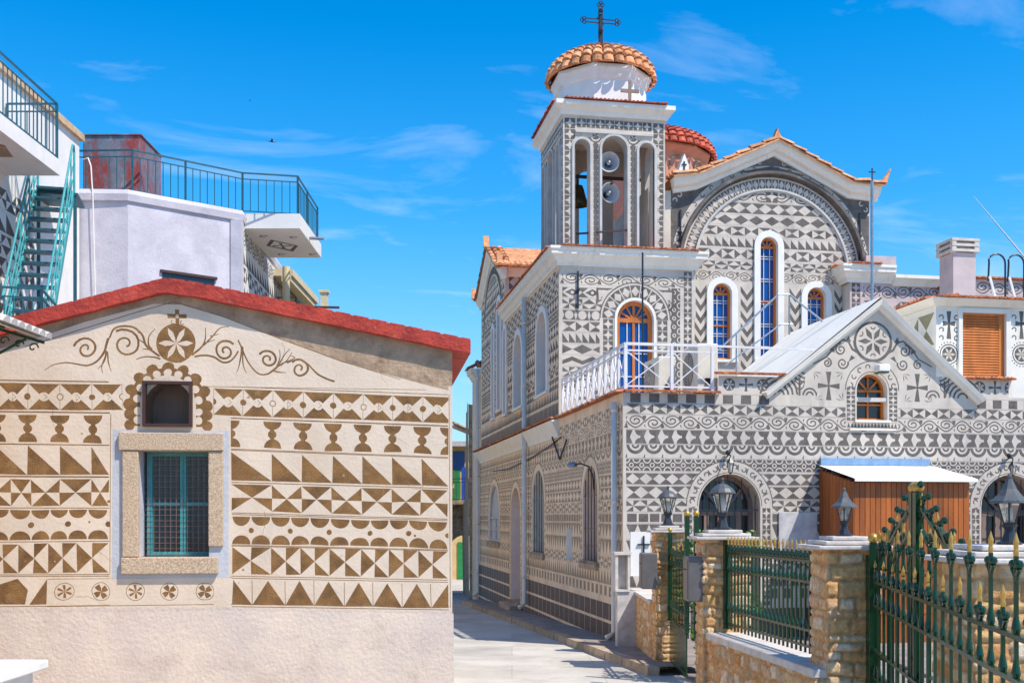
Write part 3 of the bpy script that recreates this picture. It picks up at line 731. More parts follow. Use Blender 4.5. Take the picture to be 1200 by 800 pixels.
def barrel(mb, p0, p1, r0, r1=None, up=Vector((0, 0, 1)), n=5, mi=None, lift=0.0):
    p0, p1 = Vector(p0), Vector(p1); r1 = r1 or r0
    d = (p1-p0).normalized(); a = d.cross(up).normalized(); b = a.cross(d).normalized()
    rows = []
    for p, r in ((p0, r0), (p1+b*lift, r1)):
        rows.append([p+a*math.cos(PI*k/n)*r+b*math.sin(PI*k/n)*r*.9 for k in range(n+1)])
    b0 = mb.grid(rows, False, mi)
    mb.f.append([b0+n+1+k for k in range(n+1)]); mb.m.append(mb.mi if mi is None else mi)
def tile_edge(mb, path, out, z, r=0.055, back=0.32, rise=0.10):
    """row of barrel tiles along the eaves of a path in (x,y)"""
    for (xa, ya), (xb, yb) in zip(path, path[1:]):
        d = Vector((xb-xa, yb-ya)); L = d.length; d.normalize(); nn = Vector((d.y, -d.x)); k = max(1, int(L/(2*r*1.08)))
        mb.face([(xa+nn.x*out, ya+nn.y*out, z), (xb+nn.x*out, yb+nn.y*out, z), (xb-nn.x*back, yb-nn.y*back, z+rise), (xa-nn.x*back, ya-nn.y*back, z+rise)])
        for i in range(k):
            c = Vector((xa, ya))+d*(L*(i+.5)/k); j = random.uniform(-.012, .012)
            p0 = c-nn*back; p1 = c+nn*(out+.03+j)
            barrel(mb, (p0.x, p0.y, z+rise), (p1.x, p1.y, z+.003), r)
CORN = [(0, 0), (.05, 0), (.05, .07), (.10, .10), (.15, .20), (.22, .24), (.22, .33), (.25, .35), (.25, .41), (0, .41)]
def cprof(z, s=1.0): return [(o*s, z+h*s) for o, h in CORN]

# ---- lower front wall with dormer gable
Mf0 = wall_M(0, 0)
DA = CH.u(1029, 0); DAZ = CH.z(1029, 361, 0)
DL, DR = CH.u(903, 0), CH.u(1141, 0); DLZ, DRZ = CH.z(903, 463, 0), CH.z(1141, 470, 0)
PB0, PB1 = CH.u(842, 0), CH.u(918, 0)      # raised parapet block
ZPB = CH.z(880, 441, 0)
RB = CH.u(1097, 0); ZRB = CH.z(1097, 358, 0); ZRP = CH.z(1160, 441, 0); RE = 9.4
out = [(0, -.3), (RE, -.3), (RE, ZRB), (RB, ZRB)]
# outline meets the gable's right slope
def slope(x): return DAZ+(x-DA)*(DRZ-DAZ)/(DR-DA) if x > DA else DAZ+(x-DA)*(DLZ-DAZ)/(DL-DA)
out += [(RB, slope(RB)), (DA, DAZ), (PB1, slope(PB1) if PB1 > DL else DLZ)]
out += [(PB1, ZPB), (PB0, ZPB), (PB0, ZT), (0, ZT)]
WF = Wall(out, 0.0045, 1.0); WF.n = 10
rows_from(WF, 0.06, RE, ROWS[1:])
WF.band('sq', .06, DL+.05, zr(471), zr(460), .34); WF.band('sq', DR, RE, zr(471), zr(460), .34)
rz0, rz1 = CH.z(880, 460, 0), CH.z(880, 443, 0)
for i, k in enumerate(('rose', 'cross', 'rose', 'cross')):
    a = PB0+.06+i*.33; WF.cell(k, a, a+.30, rz0+.02, rz1, i)
for i in range(8):
    a = DR-.02+i*.33; WF.cell('rose' if i % 2 == 0 else 'cross', a, a+.29, CH.z(1160, 462, 0), CH.z(1160, 446, 0), 1)
# gable decoration
zb = zr(459)
WF.patch([(DL+.15, zr(471)), (DR-.1, zr(471)), (DR-.1, DRZ), (DA, DAZ), (DL+.1, DLZ)], 0)
def px0(px): return CH.u(px, 0)
def pz0(px, py): return CH.z(px, py, 0)
rcx, rcz, rr = px0(1023), pz0(1023, 400), .36
WF.add(annul(rcx, rcz, rr*.95, rr*1.08, 0, PI, 14)); WF.add(annul(rcx, rcz, rr*.95, rr*1.12, PI, 2*PI, 14))
for q in range(6):
    a = q*PI/3; c, d = math.cos(a), math.sin(a); L = rr*.86
    WF.add([(rcx+c*.03, rcz+d*.03), (rcx+c*L*.5-d*.055, rcz+d*L*.5+c*.055), (rcx+c*L, rcz+d*L), (rcx+c*L*.5+d*.055, rcz+d*L*.5-c*.055)])
    a += PI/6; WF.add(annul(rcx+math.cos(a)*rr*.8, rcz+math.sin(a)*rr*.8, .035, .06, a+PI/2+.1, a+3*PI/2-.1, 6))
for sg in (-1, 1):
    def sx(v): return rcx+sg*v
    def spir(cx, cz, r, turn=1, a=0, th=.035):
        return stroke([(sx(cx+r*(1-.85*t/18)*math.cos(a+turn*t/18*3.2*PI)), cz+r*(1-.85*t/18)*math.sin(a+turn*t/18*3.2*PI)) for t in range(19)], th, th*.7)
    WF.add(stroke([(sx(.30), rcz-.22), (sx(.42), rcz-.16), (sx(.50), rcz-.02), (sx(.62), rcz+.02), (sx(.78), rcz-.10), (sx(.95), rcz-.32), (sx(1.22), rcz-.46)], .05, .025))
    WF.add(spir(.66, rcz-.17, .12, -1, PI/2)); WF.add(spir(.62, rcz-.43, .12, 1, PI*.9)); WF.add(spir(.93, rcz-.43, .09, 1, PI*.5))
    WF.add([(sx(.44), rcz-.02), (sx(.50), rcz+.10), (sx(.56), rcz-.02)]); WF.add([(sx(.36), rcz-.32), (sx(.5), rcz-.40), (sx(.44), rcz-.27)])
    WF.add([(sx(.78), rcz-.24), (sx(.9), rcz-.18), (sx(.80), rcz-.10)])
    # cross panel
    kx, kz = sx(1.0 if sg > 0 else .98), pz0(971, 452)
    kx = px0(971) if sg < 0 else px0(1075)
    for c, d, L in ((1, 0, .22), (-1, 0, .22), (0, 1, .27), (0, -1, .27)):
        WF.add([(kx-d*.014, kz-c*.014), (kx+c*L-d*.055, kz+d*L-c*.055), (kx+c*L+d*.055, kz+d*L+c*.055), (kx+d*.014, kz+c*.014)])
    for ax, az in ((-.30, .26), (.28, .26), (-.26, -.27), (.3, -.27)):
        for a in (.6, 1.2, 1.9):
            b = math.atan2(az, ax)+a-1.2
            WF.add([(kx+ax, kz+az), (kx+ax-math.cos(b)*.16-math.sin(b)*.03, kz+az-math.sin(b)*.16+math.cos(b)*.03), (kx+ax-math.cos(b)*.10, kz+az-math.sin(b)*.10)])
    # palm and fans in the corner
    tx = px0(937) if sg < 0 else px0(1107)
    WF.add(stroke([(tx, zb), (tx, zb+.33)], .04))
    for k in (1, -1):
        for q in (0, 1): WF.add(stroke([(tx, zb+.10+q*.1), (tx+k*.08, zb+.17+q*.1), (tx+k*.10, zb+.28+q*.08)], .03, .012))
    fx = px0(913) if sg < 0 else px0(1128)
    for q in range(4): WF.add(annul(fx, zb, .08+q*.09, .12+q*.09, 0.05, PI-.05, 8))
    fx = px0(949) if sg < 0 else px0(1093)
    for q in range(2): WF.add(annul(fx, zb, .05+q*.07, .085+q*.07, 0.05, PI-.05, 8))
    for q in range(3): WF.add(annul(kx-.48 if sg < 0 else kx+.46, kz+.33, .09+q*.08, .125+q*.08, (PI if sg < 0 else 1.5*PI), (1.5*PI if sg < 0 else 2*PI), 6))
# dormer window
dwx = (px0(1004)+px0(1040))/2; dww = px0(1040)-px0(1004); dz0 = pz0(1022, 492); dzs = pz0(1022, 457)
WF.patch([(dwx-dww/2-.22, dz0-.17), (dwx+dww/2+.22, dz0-.17)]+arch(dwx, dz0-.17, dzs, dww, 12, .24)[1:-1], 0)
WF.add(annul(dwx, dzs, dww/2+.225, dww/2+.245, 0, PI, 14)); WF.add(annul(dwx, dzs, dww/2+.03, dww/2+.045, 0, PI, 14))
for i in range(8):
    a = PI*(i+.5)/8; r_ = dww/2+.135; WF.add(annul(dwx+r_*math.cos(a), dzs+r_*math.sin(a), .03, .055, a+i, a+i+4.2, 7))
for sg in (-1, 1):
    for i in range(4): WF.cell('petal', dwx+sg*(dww/2+.12)-.09, dwx+sg*(dww/2+.12)+.09, dz0-.02+i*.165, dz0+.135+i*.165)
WF.band('tri', dwx-dww/2-.2, dwx+dww/2+.2, dz0-.15, dz0-.05, .07)
WF.hole(arch(dwx, dz0, dzs, dww))
# big arched doors
DOORS = []
for (pa, pb, top) in ((819, 891, 555), (1150, 1219, 556)):
    a, b = CH.u(pa, 0), CH.u(pb, 0); w = b-a; cx = (a+b)/2; zt = CH.z((pa+pb)/2, top, 0); zs = zt-w/2
    WF.patch([(cx+w/2+.2, 0.1)]+arch(cx, .1, zs, w, 14, .24)[1:-1]+[(cx-w/2-.2, .1)], 0)
    WF.add(annul(cx, zs, w/2+.235, w/2+.255, 0, PI, 18)); WF.add(annul(cx, zs, w/2+.02, w/2+.035, 0, PI, 18))
    for i in range(12):
        t = PI*(i+.5)/12; r_ = w/2+.135; WF.add(annul(cx+r_*math.cos(t), zs+r_*math.sin(t), .03, .055, t+i*2, t+i*2+4.4, 8))
        t2 = t+PI/24; WF.add([(cx+(r_-.07)*math.cos(t2), zs+(r_-.07)*math.sin(t2)), (cx+(r_+.07)*math.cos(t2+.04), zs+(r_+.07)*math.sin(t2+.04)), (cx+r_*math.cos(t2+.10), zs+r_*math.sin(t2+.10))])
    for sg in (-1, 1): WF.vband('petal', cx+sg*(w/2+.12)-.085, cx+sg*(w/2+.12)+.085, .75, zs-.03, .2)
    WF.hole(arch(cx, -.31, zs, w, 14)); DOORS.append((cx, zs, w))
for i in range(30): WF.add([(i*.32+.01, .02), (i*.32+.31, .02), (i*.32+.31, .70), (i*.32+.01, .70)], 2)
for (cx, zs, w) in DOORS: WF.hole(arch(cx, -.31, zs, w, 14))
# right upper room: cream panels round the shutter
SX0, SX1, SZ0, SZ1 = px0(1127), px0(1178), pz0(1150, 441), pz0(1150, 367)
WF.patch([(RB, CH.z(1160, 443, 0)), (RE, CH.z(1160, 443, 0)), (RE, ZRB), (RB, ZRB)], 3)
WF.patch([(RB+.86*0+ (px0(1182)-RB), pz0(1190, 466)), (RE, pz0(1190, 466)), (RE, pz0(1190, 440)), (px0(1182), pz0(1190, 440))], 3)
for cxp in (1112, 1197):
    c = px0(cxp)
    for (pc, kind) in ((379, 'cross'), (415, 'rose')):
        zz = pz0(cxp, pc)
        if kind == 'cross':
            for cc, d, L in ((1, 0, .13), (-1, 0, .13), (0, 1, .24), (0, -1, .30)):
                WF.add([(c-d*.02, zz-cc*.02), (c+cc*L-d*.05, zz+d*L-cc*.05), (c+cc*L+d*.05, zz+d*L+cc*.05), (c+d*.02, zz+cc*.02)])
            for sg in (-1, 1):
                for q in (.12, -.12, -.28): WF.add(annul(c+sg*.16, zz+q, .03, .055, sg, sg+4.2, 7))
        else:
            WF.cell('rose', c-.16, c+.16, zz-.16, zz+.16, 0); WF.add(annul(c, zz, .175, .20, 0, 2*PI-.001, 18))
            for q in range(22): WF.add(circ(c+.235*math.cos(q*PI/11), zz+.235*math.sin(q*PI/11), .017, 5))
WF.hole([(SX0, SZ0), (SX1, SZ0), (SX1, SZ1), (SX0, SZ1)])
WF.build('front_wall', [M_CL, M_CD, M_DADO, M_CREAM], ROOT, Mf0)
# doors of the lower front
for (cx, zs, w) in DOORS:
    mb = MB(Mf0); dd = .42
    O = arch(cx, .1, zs, w, 14); I = arch(cx, .18, zs, w, 14, -.09)
    mb.ring(O, I, dd-.06, dd+.04); r = w/2-.09
    mb.box(cx-r, cx+r, dd-.05, dd+.03, zs-.17, zs-.09)
    mb.box(cx-.10, cx+.10, dd-.055, dd+.03, .15, zs-.17)
    for i in range(3):
        a = PI*(i+1)/4; mb.bar((cx, dd-.02, zs-.1), (cx+r*math.cos(a), dd-.02, zs-.04+r*math.sin(a)), .07, .05)
    for sg in (-1, 1): mb.box(cx+sg*r*.62-.05, cx+sg*r*.62+.05, dd-.045, dd+.02, .15, zs-.17)
    dr = mb.build('door', M_DOORB, ROOT)
    mb = MB(Mf0); mb.face([(x, dd, z) for x, z in O][::-1]); mb.build('pane', M_GLD, dr)
    mb = MB(Mf0); pts = O+[O[0]]; mb.grid([[(x, 0, z) for x, z in pts], [(x, dd+.05, z) for x, z in pts]]); mb.build('surround', M_CL, dr)
    mb = MB(Mf0)
    for i in range(9):
        x = cx-w*.45+w*.9*i/8; h = zs+math.sqrt(max(0, (w/2-.02)**2-(x-cx)**2))-.05*(i % 2)
        mb.tube([(x, .10, .12), (x, .10, zs-.05)], .011, 6)
        mb.tube([(x, .10, zs-.05), (x, .10, h)], .008, 5)
        mb.prism([(x-.03, zs+.16), (x, zs+.10), (x+.03, zs+.16), (x, zs+.28)], .09, .11) if abs(x-cx) < w*.36 else None
    for z in (.5, zs-.07): mb.bar((cx-w/2, .10, z), (cx+w/2, .10, z), .022)
    mb.build('iron_grille', M_IRON, dr)
arched_window(ROOT, Mf0, dwx, dz0, dzs, dww, .2, M_WOOD, M_GLD, fan=3, hb=((dz0+dzs)/2+.02,), vb=1, t=.045, rm=M_CREAM)
mb = MB(Mf0); mb.box(dwx-dww/2-.05, dwx+dww/2+.05, -.05, .12, dz0-.045, dz0-.003); mb.box(dwx-.47, dwx+.47, -.04, -.002, dz0-.20, dz0-.17); mb.build('window_sill', M_CREAM, ROOT)
# shutter
mb = MB(Mf0)
n = 22
for i in range(n):
    z = SZ0+.03+(SZ1-SZ0-.08)*i/n; h = (SZ1-SZ0-.08)/n
    mb.grid([[(SX0+.02, .052, z), (SX1-.12, .052, z)], [(SX0+.02, .030, z+h*.12), (SX1-.12, .030, z+h*.12)], [(SX0+.02, .034, z+h*.6), (SX1-.12, .034, z+h*.6)], [(SX0+.02, .052, z+h), (SX1-.12, .052, z+h)]])
mb.box(SX1-.12, SX1-.01, .03, .07, SZ0, SZ1); mb.box(SX0, SX0+.03, .02, .07, SZ0, SZ1); mb.box(SX0+.03, SX1-.12, .02, .07, SZ1-.05, SZ1); mb.face([(SX0, .07, SZ0), (SX1, .07, SZ0), (SX1, .07, SZ1), (SX0, .07, SZ1)])
mb.build('roller_shutter', M_WOOD, ROOT)
mb = MB(Mf0); mb.ring([(SX0-.08, SZ0-.01), (SX1+.1, SZ0-.01), (SX1+.1, SZ1+.08), (SX0-.08, SZ1+.08)], [(SX0, SZ0), (SX1, SZ0), (SX1, SZ1), (SX0, SZ1)], -.04, .05); mb.build('shutter_frame', M_CREAM, ROOT)
mb = MB(); tile_edge(mb, [(SX0-.12, 0), (SX1+.16, 0)], .10, SZ0-.07, .04, .0, .05)
mb.build('tile_ledge', M_TILE, ROOT)
for args in (([(RB, 4.2), (RB, 0), (RE, 0)], .20, ZRB+.13, .05, .5, .10), ([(0, W1-.05), (0, 0), (PB0+.02, 0)], .10, ZT, .05, .12, .03), ([(PB0-.05, 0), (PB1+.15, 0)], .08, ZPB+.02, .05, .3, .06)):
    mb = MB(); tile_edge(mb, *args); mb.build('tile_ledge', M_TILE, ROOT)
mb = MB(); mb.sweep([(RB, 4.2), (RB, 0), (RE, 0)], [(.0, ZRB), (.05, ZRB), (.16, ZRB+.10), (.18, ZRB+.13), (0, ZRB+.13)])
mb.build('cornice', M_CREAM, ROOT)
# side of the right upper room
WR = Wall([(-4.2, 4.6), (0, 4.6), (0, ZRB), (-4.2, ZRB)], .004, 3.3)
zz = ZRB-.12; i = 0
while zz > 4.9:
    WR.band('xq' if i % 2 else 'bh', -4.1, -.06, zz-.62, zz, .62); zz -= .70; i += 1
WR.build('room_side_wall', [M_CREAM, M_OLV], ROOT, wall_M(RB, 0, True))
mb = MB(); mb.box(RB+.01, RE, 0.25, 4.2, ZRB-.02, ZRB+.12); mb.build('flat_roof', M_CREAM, ROOT)

# dormer roof and verge
RLEN = 4.0
mb = MB(Mf0)
ov = .14
th = .07
for (xa, za) in ((DL-.08, DLZ-.03), (DR+.08, DRZ-.03)):
    n_ = Vector((DAZ+.12-za, -(DA-xa))) ; 
    mb.face([(xa, -ov, za+.14), (DA, -ov, DAZ+.20), (DA, RLEN, DAZ+.20), (xa, RLEN, za+.14)])
    mb.face([(xa, -ov, za+.06), (DA, -ov, DAZ+.12), (DA, RLEN, DAZ+.12), (xa, RLEN, za+.06)])
    mb.face([(xa, -ov, za+.06), (xa, RLEN, za+.06), (xa, RLEN, za+.14), (xa, -ov, za+.14)])
mb.face([(DL, RLEN-.1, DLZ), (DR, RLEN-.1, DRZ), (DA, RLEN-.1, DAZ+.15)])
mb.build('dormer_roof', M_ROOFW, ROOT)
mb = MB(Mf0)
mb.rake([(DL-.12, DLZ-.02), (DA, DAZ+.06), (DR+.12, DRZ-.02)], [(-.07, .0), (-.07, .05), (-.03, .08), (-.01, .14), (.07, .17), (.07, 0)])
mb.build('dormer_verge', M_CREAM, ROOT)
mb = MB(); mb.face([(DL, 0.02, DLZ), (DL, RLEN, DLZ), (DL, RLEN, 4.5), (DL, 0.02, 4.5)]); mb.build('dormer_side_wall', M_CREAM, ROOT)

# ---- lower side wall
Mside = wall_M(0, 0, True)
SE = 19.0
WS = Wall([(-SE, -.9), (0, -.9), (0, ZT), (-SE, ZT)], 0.004, 8.0); WS.n = 8
rows_from(WS, -18.7, -.06, [r for r in ROWS if r[0] > 471 and r[2] != 'scroll'], kmul=1.15)
WS.band('scroll', -W1, -.06, zr(501.5), zr(485.5), .5); WS.band('saw', -18.7, -W1, zr(500), zr(487), .22)
for r0, r1 in ((.74, .42), (.36, .04), (-.02, -.34), (-.40, -.72)):
    for i in range(38): WS.add([(-.01-i*.5, r0), (-.49-i*.5, r0), (-.49-i*.5, r1), (-.01-i*.5, r1)], 2, False)
def sw(px): return CH.w(px, 0)
sidewins = []
for (pa, pb, pt, pbm, kind) in ((683, 700, 545, 657, 'W'), (624, 637.5, 551, 647, 'N'), (598.6, 609.5, 571, 704, 'D'), (573, 585, 567, 634, 'L')):
    wa, wb = sw(pb), sw(pa); cxw = -(wa+wb)/2; wd = wb-wa; pc = (pa+pb)/2
    zt = CH.zw(pc, pt, 0); z0 = CH.zw(pc, pbm, 0); zs = zt-wd/2
    WS.patch(arch(cxw, z0-.15, zs, wd, 12, .22), 0)
    WS.add(annul(cxw, zs, wd/2+.17, wd/2+.22, 0, PI, 14))
    for sg in (-1, 1): WS.vband('tri', cxw+sg*(wd/2+.14)-.07, cxw+sg*(wd/2+.14)+.07, z0-.1, zs, .16)
    WS.hole(arch(cxw, z0, zs, wd, 12)); sidewins.append((cxw, z0, zs, wd, kind))
nb = (-sw(667), CH.zw(667, 655, 0), CH.zw(667, 618, 0))
WS.hole([(nb[0]-.28, nb[1]), (nb[0]+.28, nb[1]), (nb[0]+.28, nb[2]), (nb[0]-.28, nb[2])])
WS.build('side_wall', [M_SL, M_SD, M_DADO], ROOT, Mside)
for cxw, z0, zs, wd, kind in sidewins:
    fm, gm = {'W': (M_WOOD, M_WOOD), 'N': (M_CAP, M_GLD), 'D': (M_WOOD, M_WOOD), 'L': (M_LIME, M_LIME)}[kind]
    fr = arched_window(ROOT, Mside, cxw, z0, zs, wd, .42 if kind != 'L' else .08, fm, gm, fan=0, vb=1, hb=((z0+zs)/2,) if kind != 'D' else (z0+.9, z0+1.6), t=.08, rm=M_CREAM, bars=kind in 'WN', name='door' if kind == 'D' else 'window')
    mb = MB(Mside); mb.box(cxw-wd/2-.1, cxw+wd/2+.1, -.07, .0-.002, z0-.16, z0-.01); mb.box(cxw-wd/2+.002, cxw+wd/2-.002, -.07, .35, z0-.05, z0+.005)
    if kind == 'D': mb.box(cxw-wd/2-.15, cxw+wd/2+.15, -.33, -.003, z0-.22, z0-.06)
    mb.build('window_sill' if kind != 'D' else 'door_step', M_KERB, fr)
mb = MB(Mside); a, b, c = nb
mb.grid([[(x, y, z) for y in (0, .22)] for x, z in ((a-.28, b), (a+.28, b), (a+.28, c), (a-.28, c), (a-.28, b))]); mb.box(a-.27, a+.27, .16, .2, b, c)
mb.build('wall_niche', M_WH, ROOT)
# terrace slab + fascia of upper side ledge
mb = MB(); mb.box(0.02, 9, .02, W1, ZT-.08, ZT-.006); mb.build('terrace_floor', M_CAP, ROOT)
mb = MB(); P5 = [(0, SE), (0, W1-.02)]
mb.sweep(P5, [(0, ZT-.42), (.03, ZT-.42), (.05, ZT-.33), (.16, ZT-.10), (.18, ZT-.02), (0, ZT-.0)]); mb.build('cornice', M_CREAM, ROOT)
mb = MB(); tile_edge(mb, P5, .20, ZT, .055, .05, .05); mb.build('tile_ledge', M_TILE, ROOT)
# downpipes
def pipe(M, x, z0, z1, bends=False, r=.055, off=.09):
    mb = MB(M); mb.tube([(x, -off, z1), (x, -off, z0+.12), (x, -off-.05, z0+.04), (x, -off-.16, z0)], r, 10)
    z = z0+.8
    while z < z1: mb.tube([(x, -off, z), (x, -off, z+.06)], r*1.22, 10); mb.box(x-.012, x+.012, -off, 0, z+.02, z+.04); z += 1.7
    return mb.build('downpipe', M_PIPE, ROOT, True)
pipe(Mside, -.30, .16, ZT-.15); pipe(Mside, -sw(619.5), -.02, 8.3, r=.065, off=.12); pipe(Mside, -18.6, -.35, 7.6)

# ---- upper side wall (nave aisle) and transept gable
UC = CH.z(655, 311, W1)         # underside of cornice of the block
UCT = UC+.41
TW0, TW1 = 13.25, 18.3
TWm = (TW0+TW1)/2; TZ = 11.15; TE = 10.0
WU = Wall([(-SE, ZT), (-W1, ZT), (-W1, UC), (-TW0, UC), (-TW0, TE), (-TWm, TZ), (-TW1, TE), (-TW1, 7.4), (-SE, 7.4)], .004, 15); WU.n = 8
kinds = ['bh', 'pin', 'dia', 'ring', 'hour', 'saw', 'bow', 'xq', 'star4', 'tri', 'pin', 'dia']
z = UC-.06; i = 0
while z > ZT+.9:
    h = .27; WU.band(kinds[i % 12], -TW0-.05 if z < UC else -TW1, -W1-.06, z-h, z, .30); z -= h+.045; i += 1
WU.band('sqf', -TW1, -W1-.05, ZT+.1, ZT+.42, .16); WU.band('tri', -TW1, -W1-.05, ZT+.48, ZT+.8, .2)
z = TE+.3; i = 3
while z > ZT+.9:
    h = .27; WU.band(kinds[i % 12], -TW1+.1, -TW0-.12, z-h, z, .3); z -= h+.045; i += 1
WU.patch(annul(-TWm, 8.5, 1.75, 2.1, 0, PI, 20), 0)
WU.add(annul(-TWm, 8.5, 1.80, 2.05, 0.02, PI-.02, 20))
ups = []
for (pa, pb, pt, pbm, kind) in ((630.5, 641.5, 366, 461, 'U'), (603.5, 612.5, 392, 477, 'U'), (591.2, 593.8, 385, 485, 'T'), (584, 587.4, 352, 480, 'T'), (577.5, 579.6, 385, 490, 'T')):
    wa, wb = sw(pb), sw(pa); cxw = -(wa+wb)/2; wd = wb-wa; pc = (pa+pb)/2
    zt = CH.zw(pc, pt, 0); z0 = CH.zw(pc, pbm, 0); zs = zt-wd/2
    if kind == 'U': WU.patch(arch(cxw, z0-.1, zs, wd, 10, .2), 0)
    WU.hole(arch(cxw, z0, zs, wd, 10)); ups.append((cxw, z0, zs, wd))
WU.build('side_upper_wall', [M_SL, M_CD], ROOT, Mside)
for cxw, z0, zs, wd in ups:
    arched_window(ROOT, Mside, cxw, z0, zs, wd, .35, M_WOOD, M_GLD, sur=.17, proud=.05, fan=0, vb=1, hb=((z0+zs)/2,), t=.06, rm=M_WH, n=10)
mb = MB(Mside); mb.rake([(-TW1-.15, TE-.06), (-TW1+.25, TE-.02), (-TWm, TZ), (-TW0-.25, TE-.02), (-TW0+.3, TE-.10)], [(-.30, 0), (-.30, .05), (-.2, .07), (-.12, .15), (0, .19), (.04, .19), (.04, 0)]); mb.build('cornice', M_CREAM, ROOT)
def verge(mb, path, y0, y1, r=.09):
    """roof skin over a gable (y0 front .. y1 back) with barrel tiles running down the verge"""
    for (xa, za), (xb, zb_) in zip(path, path[1:]):
        mb.face([(xa, y0, za), (xb, y0, zb_), (xb, y1, zb_), (xa, y1, za)]); mb.face([(xa, y0, za-.05), (xb, y0, zb_-.05), (xb, y0, zb_), (xa, y0, za)])
        L = math.hypot(xb-xa, zb_-za); k = max(1, int(L/.34))
        hi, lo = ((xa, za), (xb, zb_)) if za > zb_ else ((xb, zb_), (xa, za))
        for col in range(3):
            y = y0+.06+col*.2
            for i in range(k):
                a, b = i/k, (i+1)/k+.02
                p0 = Vector((hi[0]+(lo[0]-hi[0])*a, y, hi[1]+(lo[1]-hi[1])*a)); p1 = Vector((hi[0]+(lo[0]-hi[0])*b, y, hi[1]+(lo[1]-hi[1])*b))
                q = random.uniform(.9, 1.1); barrel(mb, p0, p1, r*.85, r*q, lift=.035)
mb = MB(Mside); pth = [(-TW1-.2, TE-.04), (-TW1+.25, TE+.03), (-TWm, TZ+.06), (-TW0-.25, TE+.03), (-TW0+.35, TE-.07)]
verge(mb, pth, -.24, 5.4); 
for w_ in (TW1+.25, TW0-.25, TWm): mb.prism([(-w_-.08, (TZ if w_ == TWm else TE)+.05), (-w_+.08, (TZ if w_ == TWm else TE)+.05), (-w_, (TZ if w_ == TWm else TE)+.42)], -.30, -.12)
mb.M = Matrix.Identity(4)
nn = 34
for i in range(nn):   # tile courses on the slope seen from the front
    u = -.3+i*.17
    barrel(mb, (u, TW0+.3, TE+.22), (u, TW0-.42, TE-.06), .08)
mb.build('tiled_roof', M_TILO, ROOT)
WT = Wall([(0, UC), (5.5, UC), (5.5, TE), (0, TE)], .004, 21)
z = TE-.25; i = 2
while z > UC+.2:
    WT.band(kinds[i % 12], .12, 5.4, z-.42, z, .45); z -= .5; i += 1
WT.build('transept_wall', [M_CL, M_CD], ROOT, wall_M(0, TW0))
mb = MB(); mb.sweep([(0, TW0), (5.5, TW0)], [(0, TE-.3), (.05, TE-.3), (.2, TE-.1), (.22, TE), (0, TE)]); mb.build('cornice', M_CREAM, ROOT)
# low corner bay at the far end
mb = MB(); mb.box(-.10, .5, SE+.01, SE+.9, -.8, 7.6); 
mb.build('corner_pier', M_SL, ROOT)
mb = MB(); mb.sweep([(-.1, SE+.9), (-.1, SE), (.5, SE)], cprof(7.3, .9)); mb.build('cornice', M_CREAM, ROOT)
mb = MB(); tile_edge(mb, [(-.1, SE+.9), (-.1, SE), (.5, SE)], .25, 7.68, .07, .3, .3); mb.build('tiled_roof', M_TILE, ROOT)

# ---- upper front block with door
Mf1 = wall_M(0, W1)
BR = CH.u(813, W1)
def p1(px): return CH.u(px, W1)
def q1(px, py): return CH.z(px, py, W1)
WB = Wall([(0, ZT), (BR, ZT), (BR, UC), (0, UC)], .004, 30)
z1 = q1(700, 321); WB.band('scroll', .08, BR-.06, q1(700, 334), z1, .45)
ks = ['eye', 'pin', 'disc', 'bh', 'saw', 'bow', 'wave', 'pin', 'dia', 'hour']
yy = 337
for i, k in enumerate(ks):
    WB.band(k, .08, p1(706), q1(680, yy+11.3), q1(680, yy), {'saw': .17, 'eye': .5, 'bow': .42, 'wave': .4}.get(k, .3)); yy += 13.3
for i, k in enumerate(ks): pass
dcx = (p1(723)+p1(766))/2; dw = p1(766)-p1(723); dzt = q1(745, 352); dzs2 = dzt-dw/2
WB.vband('ring', p1(783), p1(797), ZT+.1, q1(790, 338), .2); WB.vband('star4', p1(801), p1(811), ZT+.1, UC-.02, .24)
WB.patch(arch(dcx, ZT, dzs2, dw, 14, .42), 0)
WB.add(annul(dcx, dzs2, dw/2+.40, dw/2+.43, 0, PI, 18)); WB.add(annul(dcx, dzs2, dw/2+.07, dw/2+.36, 0, PI, 18))
for i in range(9):
    t = PI*(i+.5)/9; r_ = dw/2+.215; c, d = math.cos(t), math.sin(t)
    WB.add([(dcx+c*(r_-.12), dzs2+d*(r_-.12)), (dcx+c*r_-d*.10, dzs2+d*r_+c*.10), (dcx+c*(r_+.12), dzs2+d*(r_+.12)), (dcx+c*r_+d*.10, dzs2+d*r_-c*.10)], 0)
    t += PI/18; c, d = math.cos(t), math.sin(t); WB.add([(dcx+c*(r_-.15)-d*.012, dzs2+d*(r_-.15)+c*.012), (dcx+c*(r_+.15)-d*.012, dzs2+d*(r_+.15)+c*.012), (dcx+c*(r_+.15)+d*.012, dzs2+d*(r_+.15)-c*.012), (dcx+c*(r_-.15)+d*.012, dzs2+d*(r_-.15)-c*.012)], 0)
for sg in (-1, 1):
    a = dcx+sg*(dw/2+.215); WB.vband('star4', a-.13, a+.13, ZT+.05, dzs2, .26)
WB.patch(arch(dcx, ZT, dzs2, dw, 14, .07), 0)
for (x_, sg) in ((dcx-dw/2-.50, 1), (dcx+dw/2+.50, -1)):
    zt_ = q1(700, 337); WB.add([(x_, zt_), (x_+sg*.42, zt_), (x_+sg*.1, zt_-.12), (x_, zt_-.5)]); WB.add([(x_+sg*.05, zt_-.05), (x_+sg*.26, zt_-.05), (x_+sg*.06, zt_-.3)], 0)
WB.hole(arch(dcx, ZT, dzs2, dw, 14))
WB.build('upper_front_wall', [M_CL, M_CD], ROOT, Mf1)
